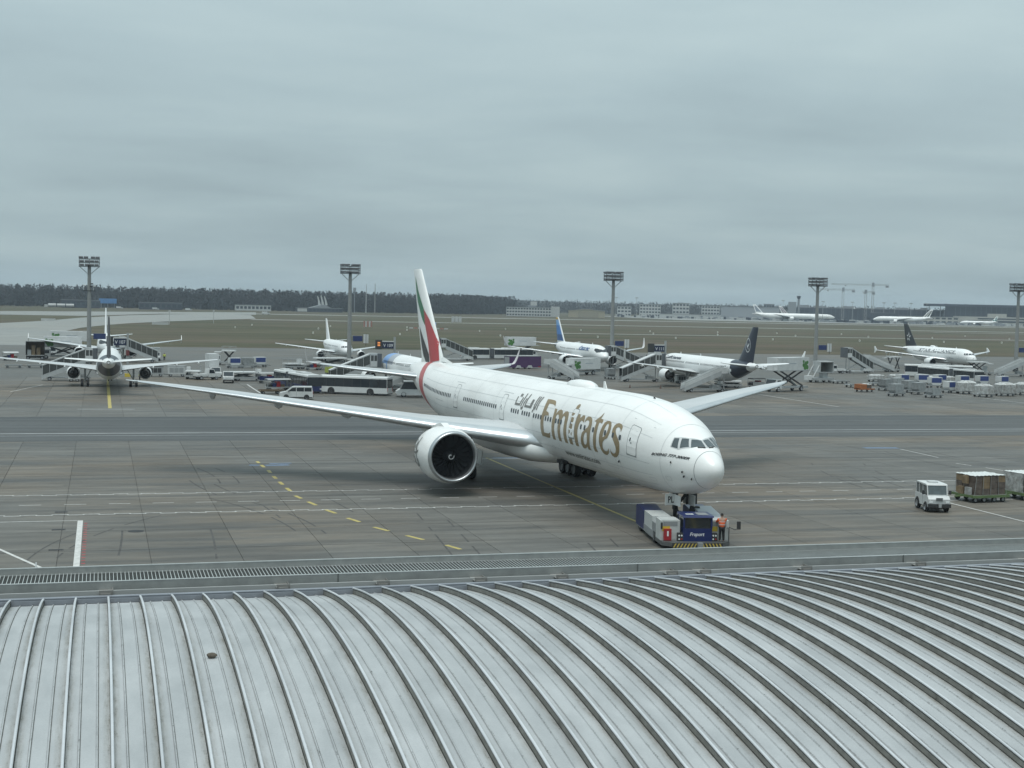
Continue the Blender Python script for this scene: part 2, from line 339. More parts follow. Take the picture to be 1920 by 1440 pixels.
# ------------------------------------------------------------------ terminal roof in the foreground
RY, RZ, RR, RW = 20.0, -19.6, 29.85, 0.525
RH = 0.115
def arc(y, r=RR): return RZ + math.sqrt(r * r - (y - RY) ** 2)
def roof_metal(name, col, rough, metal):
    m = bpy.data.materials.new(name); m.use_nodes = True; t = m.node_tree; b = t.nodes['Principled BSDF']
    g = t.nodes.new('ShaderNodeNewGeometry'); co = t.nodes.new('ShaderNodeTexCoord')
    def noise(src, scale, stretch, det=6, ro=0.6):
        mp = t.nodes.new('ShaderNodeMapping'); mp.inputs['Scale'].default_value = stretch; t.links.new(src, mp.inputs[0])
        n = t.nodes.new('ShaderNodeTexNoise'); n.inputs['Scale'].default_value = scale; n.inputs['Detail'].default_value = det; n.inputs['Roughness'].default_value = ro; t.links.new(mp.outputs[0], n.inputs['Vector']); return n.outputs['Fac']
    def rng(src, a, b_, lo, hi):
        r_ = t.nodes.new('ShaderNodeMapRange'); r_.inputs['From Min'].default_value = a; r_.inputs['From Max'].default_value = b_; r_.inputs['To Min'].default_value = lo; r_.inputs['To Max'].default_value = hi; t.links.new(src, r_.inputs[0]); return r_.outputs[0]
    def math_(op, a, b_):
        x = t.nodes.new('ShaderNodeMath'); x.operation = op
        for i, q in enumerate((a, b_)):
            if isinstance(q, (int, float)): x.inputs[i].default_value = q
            else: t.links.new(q, x.inputs[i])
        return x.outputs[0]
    pos = g.outputs['Position']
    n1 = noise(pos, 2.2, (1, 0.35, 0.35)); n2 = noise(pos, 40, (1, 1, 1), 3, 0.7); n3 = noise(pos, 14, (2.2, 0.30, 0.30), 5, 0.7); n4 = noise(pos, 26, (0.6, 2.4, 1), 4, 0.7); n5 = noise(pos, 0.7, (1, 1, 1), 3)
    v = math_('MULTIPLY', rng(n1, 0.3, 0.7, 0.86, 1.1), rng(n2, 0.3, 0.7, 0.95, 1.05))
    sc_ = t.nodes.new('ShaderNodeVectorMath'); sc_.operation = 'SCALE'; sc_.inputs[0].default_value = col; t.links.new(v, sc_.inputs['Scale'])
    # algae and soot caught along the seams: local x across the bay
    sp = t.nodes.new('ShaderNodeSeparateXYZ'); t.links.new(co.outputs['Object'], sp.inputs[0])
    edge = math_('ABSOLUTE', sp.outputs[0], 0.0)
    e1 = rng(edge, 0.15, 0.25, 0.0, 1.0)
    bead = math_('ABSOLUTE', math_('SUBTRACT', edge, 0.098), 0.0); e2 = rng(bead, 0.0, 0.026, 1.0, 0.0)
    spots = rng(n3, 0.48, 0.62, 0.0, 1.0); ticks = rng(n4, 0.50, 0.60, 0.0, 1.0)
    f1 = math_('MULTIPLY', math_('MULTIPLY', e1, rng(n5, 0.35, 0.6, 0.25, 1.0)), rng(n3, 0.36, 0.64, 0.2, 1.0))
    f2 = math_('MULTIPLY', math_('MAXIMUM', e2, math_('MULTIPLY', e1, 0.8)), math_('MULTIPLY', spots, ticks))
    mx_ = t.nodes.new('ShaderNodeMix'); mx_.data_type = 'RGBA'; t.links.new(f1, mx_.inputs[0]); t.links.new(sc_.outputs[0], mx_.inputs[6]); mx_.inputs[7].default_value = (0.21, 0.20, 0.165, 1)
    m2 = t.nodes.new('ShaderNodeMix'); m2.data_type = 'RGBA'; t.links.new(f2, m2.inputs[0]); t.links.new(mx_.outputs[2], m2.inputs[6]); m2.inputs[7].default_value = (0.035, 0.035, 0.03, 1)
    t.links.new(m2.outputs[2], b.inputs['Base Color'])
    b.inputs['Metallic'].default_value = metal; t.links.new(rng(n1, 0.3, 0.7, rough - 0.08, rough + 0.1), b.inputs['Roughness'])
    bp = t.nodes.new('ShaderNodeBump'); bp.inputs['Strength'].default_value = 0.25; bp.inputs['Distance'].default_value = 0.006; t.links.new(n1, bp.inputs['Height']); t.links.new(bp.outputs[0], b.inputs['Normal'])
    return m
m_pan = roof_metal('aluminium roof sheet', (0.39, 0.405, 0.41), 0.55, 0.3)
m_seam = roof_metal('aluminium seam', (0.56, 0.575, 0.59), 0.45, 0.4)
m_gal = M('galvanised steel', (0.36, 0.37, 0.36), 0.5, 0.5, var=0.2, scale=4)
m_galb = M('light flange steel', (0.52, 0.54, 0.53), 0.42, 0.5, var=0.12, scale=4)
m_gald = M('dark grating steel', (0.16, 0.17, 0.165), 0.6, 0.5, var=0.2)
m_fas = M('grey gutter sheet', (0.27, 0.29, 0.32), 0.5, 0.4, var=0.15, scale=3)
YE, YS, NS = 24.6, 4.0, 60
roof = thing('terminal_roof', 'grey ribbed metal barrel roof of the terminal in the foreground', 'roof', (0, 0, 0))
ys = [YS + (YE - YS) * k / NS for k in range(NS + 1)]
prof = [(-RW / 2, 0), (-0.116, 0.0), (-0.105, 0.016), (-0.092, 0.016), (-0.081, 0), (0.081, 0), (0.092, 0.016), (0.105, 0.016), (0.116, 0), (RW / 2, 0)]
pb = MB()
for y in ys:
    n_ = Vector((0, y - RY, arc(y, RR - RH) - RZ)).normalized()
    pb.v += [(x, RY + n_.y * (RR - RH + h), RZ + n_.z * (RR - RH + h)) for x, h in prof]
k_ = len(prof)
for i in range(NS):
    for k in range(k_ - 1): pb.f.append((i * k_ + k, i * k_ + k + 1, (i + 1) * k_ + k + 1, (i + 1) * k_ + k)); pb.m.append(1 if k in (3, 7) else 0)
pan_me = pb.mesh('roof_panel', [m_pan, M('shaded bead flank', (0.16, 0.165, 0.155), 0.8, var=0.5, scale=7)], 25)  # shade on one flank of each bead is put into the colour
sb = MB(); w_ = 0.010
sprof = [(-w_ * 2.2, -0.117), (-w_ * 1.15, -0.104), (-w_ * 0.95, -0.040), (-w_ * 0.7, -0.028), (-w_ * 1.7, -0.021), (-w_ * 1.7, -0.007), (-w_ * 0.8, 0.0), (w_ * 0.8, 0.0), (w_ * 1.7, -0.007), (w_ * 1.7, -0.021), (w_ * 0.7, -0.028), (w_ * 0.95, -0.040), (w_ * 1.15, -0.104), (w_ * 2.2, -0.117)]
rings = []
for y in [YS + (YE + 0.10 - YS) * k / NS for k in range(NS + 1)]:
    n_ = Vector((0, y - RY, arc(y) - RZ)).normalized(); rings.append([(x, RY + n_.y * (RR + h), RZ + n_.z * (RR + h)) for x, h in sprof])
sb.loft(rings, True, lambda i, k: (2 if k in (0, 2, 10, 12, 13) else 1 if k in (1, 11) else 0)); seam_me = sb.mesh('standing_seam', [m_seam, M('grimy seam web', (0.225, 0.22, 0.20), 0.65, 0.2, var=0.35, scale=6, dark=(0.08, 0.078, 0.068), dk=(0.54, 0.76)), M('dark seam line', (0.030, 0.032, 0.027), 0.9, var=0.5, scale=9)], 35)  # near-black strips at the seam foot and in the groove below its head
XR = [0.155 + RW * k for k in range(-9, 62)]
for x in XR:
    link('standing_seam', seam_me, roof, (x, 0, 0)); link('roof_panel', pan_me, roof, (x + RW / 2, 0, 0))
xa, xb = XR[0] - 3, XR[-1] + 3
# closure strips and the gutter behind the sheet ends
zE = arc(YE, RR - RH)
cl = MB().bb(-RW / 2 + 0.02, RW / 2 - 0.02, YE + 0.02, YE + 0.035, 9.45, 9.855).mesh('closure_strip', m_fas)
for x in XR: link('closure_strip', cl, roof, (x + RW / 2, 0, 0))
mb = MB(); mb.bb(xa, xb, 25.04, 25.06, 9.4, 9.80); mb.bb(xa, xb, 25.06, 25.16, 9.788, 9.802); mb.build('gutter', m_fas, roof)
mb = MB(); mb.bb(xa, xb, 25.36, 25.40, 9.2, 9.84); mb.build('fascia', M('pale fascia', (0.40, 0.41, 0.40), 0.5, 0.2), roof)
mb = MB(); mb.bb(xa, xb, YE - 0.4, 25.0, zE - 0.75, zE - 0.45); mb.build('eaves_board', m_fas, roof)
# rivets, clamps and brackets
clamp = MB(); clamp.bb(-0.035, 0.035, -0.05, 0.06, -0.05, 0.02); clamp.cyl((0.05, 0.02, -0.01), (-0.05, 0.02, -0.01), 0.012, n=8); clamp_me = clamp.mesh('seam_clamp', M('dark clamp', (0.06, 0.06, 0.06), 0.5, 0.6))
for x in XR: link('seam_clamp', clamp_me, roof, (x + 0.03, YE + 0.10, zE + 0.04))
bt = MB(); bt.cyl((0, 0, 0), (0, 0, 0.02), 0.014, n=6); bolt_me = bt.mesh('bolt', M('dark clamp', (0.06, 0.06, 0.06)))
walk = thing('roof_walkway', 'galvanised grating walkway running along the far edge of the terminal roof', 'walkway', (0, 0, 0))
for x in [-2.6, 0.12, 3.18, 5.0, 6.85, 8.45, 10.7, 11.4, 13.6, 16.2, 18.9, 21.5, 24.1, 26.7]:
    b_ = MB(); b_.bb(x - 0.12, x + 0.12, 25.20, 25.215, 9.70, 9.875); b_.bb(x - 0.12, x + 0.12, 25.215, 25.62, 9.80, 9.812); b_.bb(x + 0.11, x + 0.12, 25.19, 25.58, 9.72, 9.85); b_.bb(x - 0.09, x + 0.075, 25.17, 25.20, 9.73, 9.825)
    br = b_.build('bracket', M('bracket steel', (0.24, 0.235, 0.22), 0.6, 0.4), walk)
    for dx in (-0.06, 0, 0.06): o = link('bolt', bolt_me, br, (x + dx, 25.165, 9.785)); o.rotation_euler = (R(90), 0, 0)
zw = 9.945
nb = MB(); nb.bb(xa, xb, 25.60, 25.625, zw - 0.155, zw); nb.bb(xa, xb, 25.60, 25.68, zw - 0.166, zw - 0.153); nb.build('near_beam', m_gal, walk)
MB().bb(xa, xb, 25.595, 25.645, zw + 0.002, zw + 0.016).build('near_flange', m_galb, walk)
nb = MB(); nb.bb(xa, xb, 26.52, 26.545, zw - 0.155, zw + 0.10); nb.build('far_beam', m_gal, walk)
MB().bb(xa, xb, 26.515, 26.56, zw + 0.102, zw + 0.118).build('far_flange', m_galb, walk)
gb = MB(); GLN = 1.995
for k in range(30): gb.bb(k * 0.0665 + 0.02, k * 0.0665 + 0.032, 25.66, 26.505, zw - 0.035, zw + 0.0)
for k in range(18): gb.bb(0.0, GLN, 25.69 + k * 0.046, 25.696 + k * 0.046, zw - 0.022, zw - 0.012, 1)
gb.bb(0, GLN, 25.65, 25.66, zw - 0.04, zw); gb.bb(0, GLN, 26.505, 26.515, zw - 0.04, zw)
gr_me = gb.mesh('grating_panel', [m_galb, m_gald])
nx_ = int((xb - xa) / 2.0)
for k in range(nx_): link('grating_panel', gr_me, walk, (xa + 2.0 * k, 0, 0))
MB().bb(xa, xb, 25.64, 26.53, zw - 0.19, zw - 0.17).build('drip_tray', M('walkway tray', (0.07, 0.075, 0.072), 0.7, 0.2), walk)
for x in np.arange(xa, xb, 5.9): MB().bb(x - 0.012, x + 0.012, 25.59, 25.60, zw - 0.15, zw + 0.014).build('splice_plate', m_gald, walk)
# the facade under the eaves
tw = MB(); tw.bb(xa, xb, 23.6, 24.0, 0, 9.0); wl = structure('terminal_wall', tw, M('terminal cladding', (0.30, 0.31, 0.31), 0.5)); tag(wl)
# a lump of debris lying on the sheet
b_ = MB(); rr_ = random.Random(3)
rg = []
for i in range(6):
    ph = -math.pi / 2 + math.pi * i / 5
    rg.append([(0.07 * math.cos(ph) * math.cos(t_) * rr_.uniform(0.8, 1.15), 0.05 * math.cos(ph) * math.sin(t_) * rr_.uniform(0.8, 1.15), 0.035 + 0.04 * math.sin(ph)) for t_ in [2 * math.pi * q / 9 for q in range(9)]])
b_.loft(rg); o = b_.build('debris_lump', M('brown debris', (0.11, 0.095, 0.075), 0.9, var=0.4, scale=20), None, 60)
o.location = (1.47, 19.2, arc(19.2, RR - RH)); tag(o, 'small brown lump of debris lying beside a seam on the roof', 'debris')
# ------------------------------------------------------------------ airliners
def pchip(xs, ys_):
    xs = np.array(xs, float); ys_ = np.array(ys_, float); h = np.diff(xs); d = np.diff(ys_) / h; m = np.zeros(len(xs)); m[0] = d[0]; m[-1] = d[-1]
    for i in range(1, len(xs) - 1):
        if d[i - 1] * d[i] > 0: w1 = 2 * h[i] + h[i - 1]; w2 = h[i] + 2 * h[i - 1]; m[i] = (w1 + w2) / (w1 / d[i - 1] + w2 / d[i])
    def f(x):
        i = min(max(int(np.searchsorted(xs, x) - 1), 0), len(xs) - 2); t = (x - xs[i]) / h[i]; t = min(max(t, 0), 1)
        return float((2 * t**3 - 3 * t**2 + 1) * ys_[i] + (t**3 - 2 * t**2 + t) * h[i] * m[i] + (-2 * t**3 + 3 * t**2) * ys_[i + 1] + (t**3 - t**2) * h[i] * m[i + 1])
    return f
class Fus:
    """fuselage skin: a = metres aft of the nose, th = angle (0 starboard, 90 crown)"""
    def __init__(s, st, zc): s.st = st; s.zc = zc; s.t, s.b, s.w = [pchip([q[0] for q in st], [q[i] for q in st]) for i in (1, 2, 3)]
    def p(s, a, th, off=0.0):
        t, b, w = s.t(a), s.b(a), s.w(a); c = (t + b) / 2; h = (t - b) / 2; th = R(th)
        return (-a, -(w + off) * math.cos(th), s.zc + c + (h + off) * math.sin(th))
def fuselage(F, parent, mats, na, nth=56, mi=None, name='fuselage', cuts=()):
    L_ = F.st[-1][0]
    aa = sorted(set([F.st[-1][0] * 0 + x for x in np.concatenate([L_ * 0.0002 + (np.linspace(0, 1, na // 3) ** 2.0) * L_ * 0.16, np.linspace(L_ * 0.17, L_, na)])] + list(cuts)))
    rings = [[F.p(a, 360.0 * k / nth) for k in range(nth)] for a in aa]
    mb = MB(); mb.loft(rings, True, (lambda i, k: mi((aa[i] + aa[i + 1]) / 2, (k + 0.5) * 360.0 / nth)) if mi else None)
    return mb.build(name, mats, parent, 40)
def decal(name, loops, F, mat, parent, off=0.012, L_=0.5, rad=3.1):
    k = R(1) * rad; flat = [p for lp in loops for p in lp]
    tris = geometry.tessellate_polygon([[Vector((a, th * k, 0)) for a, th in lp] for lp in loops])
    mb = MB(); stack = [tuple(flat[i] for i in t_) for t_ in tris]
    while stack:
        t_ = stack.pop(); ed = [math.hypot(t_[i][0] - t_[(i + 1) % 3][0], (t_[i][1] - t_[(i + 1) % 3][1]) * k) for i in range(3)]; m = max(ed)
        if m > L_:
            i = ed.index(m); a, b, c = t_[i], t_[(i + 1) % 3], t_[(i + 2) % 3]; h = ((a[0] + b[0]) / 2, (a[1] + b[1]) / 2); stack += [(a, h, c), (h, b, c)]
        else: mb.add([F.p(a, th, off) for a, th in t_], [(0, 1, 2)])
    return mb.build(name, mat, parent)
def stroke(pts, w):
    """thick polyline as small quads in (a, th*k) metres"""
    out_ = []
    for p, q in zip(pts, pts[1:]):
        d = Vector((q[0] - p[0], q[1] - p[1])); l = d.length or 1; n = Vector((-d.y, d.x)) / l * w / 2; e = d / l * w * 0.35
        out_.append([(p[0] - e.x - n.x, p[1] - e.y - n.y), (q[0] + e.x - n.x, q[1] + e.y - n.y), (q[0] + e.x + n.x, q[1] + e.y + n.y), (p[0] - e.x + n.x, p[1] - e.y + n.y)])
    return out_
FOIL = [(1.0, 0.0), (0.85, 0.022), (0.65, 0.046), (0.45, 0.060), (0.25, 0.058), (0.10, 0.042), (0.03, 0.025), (0.005, 0.009), (0.0, -0.003), (0.006, -0.014), (0.03, -0.026), (0.10, -0.036), (0.25, -0.042), (0.45, -0.044), (0.65, -0.034), (0.85, -0.014)]
def wing(parent, sts, side, mats, name='wing', th=1.0, le=True, sub=3):
    """stations (s, x_le, chord, z[, thickness factor]); side +1 starboard"""
    s2 = []
    for p, q in zip(sts, sts[1:]):
        for k in range(sub): s2.append([p[i] + (q[i] - p[i]) * k / sub for i in range(4)])
    s2.append(list(sts[-1][:4]))
    mb = MB(); mb.loft([[(-(x + c * u), -side * s_, z + v * c * (th(s_) if callable(th) else th)) for u, v in FOIL] for s_, x, c, z in s2], True, (lambda i, k: 1 if k in (5, 6, 7, 8, 9) else 0) if le else None)
    return mb.build(name, mats, parent, 45)
def fin(parent, poly, z0, mats, t=0.11, name='fin', thick=None):
    """root/tip stations in the (aft, z) plane: (z, x_le, chord)"""
    mb = MB(); mb.loft([[(-(x + c * u), v * c * t / 0.10, z) for u, v in FOIL_S] for z, x, c in poly]); return mb.build(name, mats, parent, 45)
FOIL_S = [(1.0, 0.001), (0.8, 0.024), (0.55, 0.044), (0.3, 0.05), (0.1, 0.034), (0.02, 0.016), (0.0, 0.0), (0.02, -0.016), (0.1, -0.034), (0.3, -0.05), (0.55, -0.044), (0.8, -0.024)]
def fin_half(poly, z, a, t):
    zs = [p[0] for p in poly]; x = float(np.interp(z, zs, [p[1] for p in poly])); c = float(np.interp(z, zs, [p[2] for p in poly])); u = min(max((a - x) / c, 0), 1)
    us = [0, 0.02, 0.1, 0.3, 0.55, 0.8, 1.0]; return float(np.interp(u, us, [0, 0.016, 0.034, 0.05, 0.044, 0.024, 0.001])) * c * t / 0.10
def fin_decal(name, pts, poly, t, mat, parent, sides=(1, -1), off=0.012, L_=0.6, tris=None):
    tr = tris if tris is not None else [tuple(pts[i] for i in q) for q in geometry.tessellate_polygon([[Vector((a, z, 0)) for a, z in pts]])]
    mb = MB()
    for s_ in sides:
        st = list(tr)
        while st:
            q = st.pop(); ed = [math.hypot(q[i][0] - q[(i + 1) % 3][0], q[i][1] - q[(i + 1) % 3][1]) for i in range(3)]; m = max(ed)
            if m > L_:
                i = ed.index(m); a, b, c = q[i], q[(i + 1) % 3], q[(i + 2) % 3]; h = ((a[0] + b[0]) / 2, (a[1] + b[1]) / 2); st += [(a, h, c), (h, b, c)]
            else: mb.add([(-a, -s_ * (fin_half(poly, z, a, t) + off), z) for a, z in q], [(0, 1, 2)])
    return mb.build(name, mat, parent)
def revolve(prof, c, n=36):
    return [[(-(c[0] + x), -(c[1]) + r * math.cos(2 * math.pi * k / n), c[2] + r * math.sin(2 * math.pi * k / n)) for k in range(n)] for x, r in prof]
m_black = M('black rubber seal', (0.012, 0.012, 0.013), 0.6)
m_duct = M('intake liner', (0.030, 0.031, 0.034), 0.5, var=0.1)
m_fan = M('fan blade composite', (0.030, 0.031, 0.034), 0.35, 0.3)
m_lip = M('polished intake lip', (0.44, 0.46, 0.47), 0.34, 0.8, var=0.06)
m_hot = M('hot nozzle metal', (0.10, 0.095, 0.09), 0.45, 0.7)
m_glass = M('dark window glass', (0.022, 0.028, 0.034), 0.10, spec=0.8, var=0.05)
m_ck = M('cockpit glass', (0.055, 0.072, 0.078), 0.10, spec=0.8, var=0.5, scale=0.9)
m_strut = M('gear strut', (0.20, 0.21, 0.21), 0.5, 0.3)
m_strutd = M('gear strut dark', (0.05, 0.052, 0.052), 0.5, 0.4)
def engine(parent, c, r, ln, cowl, spiral=True, blades=22, n=40, name='engine'):
    """c = intake lip centre (aft, starboard, z)"""
    e_ = MB()
    e_.loft(revolve([(0.045 * ln, r * 0.985), (0.10 * ln, r * 1.03), (0.22 * ln, r * 1.075), (0.38 * ln, r * 1.085), (0.55 * ln, r * 1.04), (0.72 * ln, r * 0.93), (0.74 * ln, r * 0.88), (0.6 * ln, r * 0.86)], c, n), False)
    en = e_.build(name, cowl, parent, 40)
    MB().loft(revolve([(0.05 * ln, r * 0.99), (0.02 * ln, r * 0.965), (0.004 * ln, r * 0.935), (0.0, r * 0.905), (0.006 * ln, r * 0.875), (0.03 * ln, r * 0.845), (0.06 * ln, r * 0.83)], c, n), False).build('intake_lip', m_lip, en, 60)
    d_ = MB(); d_.loft(revolve([(0.055 * ln, r * 0.832), (0.12 * ln, r * 0.82), (0.24 * ln, r * 0.83), (0.25 * ln, 0.02)], c, n), False); d_.build('intake_duct', m_duct, en, 40)
    MB().loft(revolve([(0.70 * ln, r * 0.70), (0.86 * ln, r * 0.58), (0.95 * ln, r * 0.46), (0.95 * ln, r * 0.42), (0.9 * ln, r * 0.40), (1.08 * ln, r * 0.06)], c, 24), False).build('nozzle', m_hot, en, 40)
    sp = [(0.125 * ln, 0.01), (0.135 * ln, r * 0.08), (0.16 * ln, r * 0.17), (0.20 * ln, r * 0.25), (0.22 * ln, r * 0.27)]
    MB().loft(revolve(sp, c, 24), True).build('spinner', m_fan, en, 50)
    if spiral:
        mb = MB(); pr = []
        for k in range(30):
            u = k / 29; a_ = 1.2 + u * 5.2; rr = r * (0.03 + 0.115 * u); x = float(np.interp(rr, [q[1] for q in sp], [q[0] for q in sp])) - 0.015; wd = r * 0.035
            pr.append((x, rr, a_, wd))
        for p, q in zip(pr, pr[1:]):
            vs_ = [(-(c[0] + t_[0]), -c[1] + (t_[1] + s_ * t_[3] / 2) * math.cos(t_[2]), c[2] + (t_[1] + s_ * t_[3] / 2) * math.sin(t_[2])) for t_ in (p, q) for s_ in (-1, 1)]
            mb.add(vs_, [(0, 1, 3, 2)])
        mb.build('spinner_spiral', M('white spiral', (0.7, 0.7, 0.7), 0.5), en)
    if blades:
        b_ = MB(); ang = [(0.26, -0.10, 0.205), (0.45, 0.02, 0.20), (0.65, 0.10, 0.19), (0.82, 0.06, 0.18)]
        for u, a_, x in ang:
            wd = 0.14 + 0.10 * u
            b_.v += [(-(x + 0.02) * ln, r * u * math.sin(a_ - wd / 2 / max(u, 0.3) * 0.6), r * u * math.cos(a_ - wd / 2 / max(u, 0.3) * 0.6)), (-(x - 0.02) * ln, r * u * math.sin(a_ + wd / 2 / max(u, 0.3) * 0.6), r * u * math.cos(a_ + wd / 2 / max(u, 0.3) * 0.6))]
        for i in range(3): b_.f.append((2 * i, 2 * i + 1, 2 * i + 3, 2 * i + 2)); b_.m.append(0)
        me_ = b_.mesh('fan_blade', M('fan blade edge', (0.075, 0.077, 0.082), 0.3, 0.5))
        for k in range(blades):
            o = link('fan_blade', me_, en, (-c[0], -c[1], c[2])); o.rotation_euler = (2 * math.pi * k / blades, 0, 0)
    return en
def pylon(parent, c, r, ln, wx, wz, mat, w=0.35):
    mb = MB(); zt = c[2] + r * 1.02
    pts = [(c[0] + 0.22 * ln, zt), (c[0] + 0.45 * ln, zt + 0.35), (wx + 0.5, wz + 0.05), (wx + ln * 0.75, wz - 0.15), (c[0] + 0.95 * ln, c[2] + r * 0.45), (c[0] + 0.5 * ln, zt - 0.3)]
    mb.prism([(-a, z) for a, z in pts], -c[1] - w / 2, -c[1] + w / 2, 'y'); return mb.build('pylon', mat, parent)
def gear(parent, a, s, z_top, r, w, rows, gap, dy, mat, name='landing_gear', bogie=0):
    mb = MB(); mb.cyl((-a, -s, r), (-a, -s, z_top), 0.16 if r > 0.6 else 0.1, n=10); mb.cyl((-a, -s, r * 0.6 + z_top * 0.4), (-a, -s, z_top), 0.24 if r > 0.6 else 0.15, n=10)
    mb.bar((-a, -s, r + 0.1), (-a - gap - 0.6, -s, z_top), 0.13); mb.bar((-a, -s, r + 0.5), (-a + 0.25, -s * 0.72, z_top), 0.12)
    if rows > 1: mb.bar((-a - gap * (rows - 1) / 2 - 0.2, -s, r), (-a + gap * (rows - 1) / 2 + 0.2, -s, r), 0.28, 0.3)
    for k in range(rows):
        x = -a + (k - (rows - 1) / 2) * gap; mb.cyl((x, -s - dy, r), (x, -s + dy, r), 0.08, n=8)
    g_ = mb.build(name, mat, parent)
    for k in range(rows):
        for q in (-1, 1): wheel(g_, -a + (k - (rows - 1) / 2) * gap, -s + q * dy, r, r, w)
    return g_

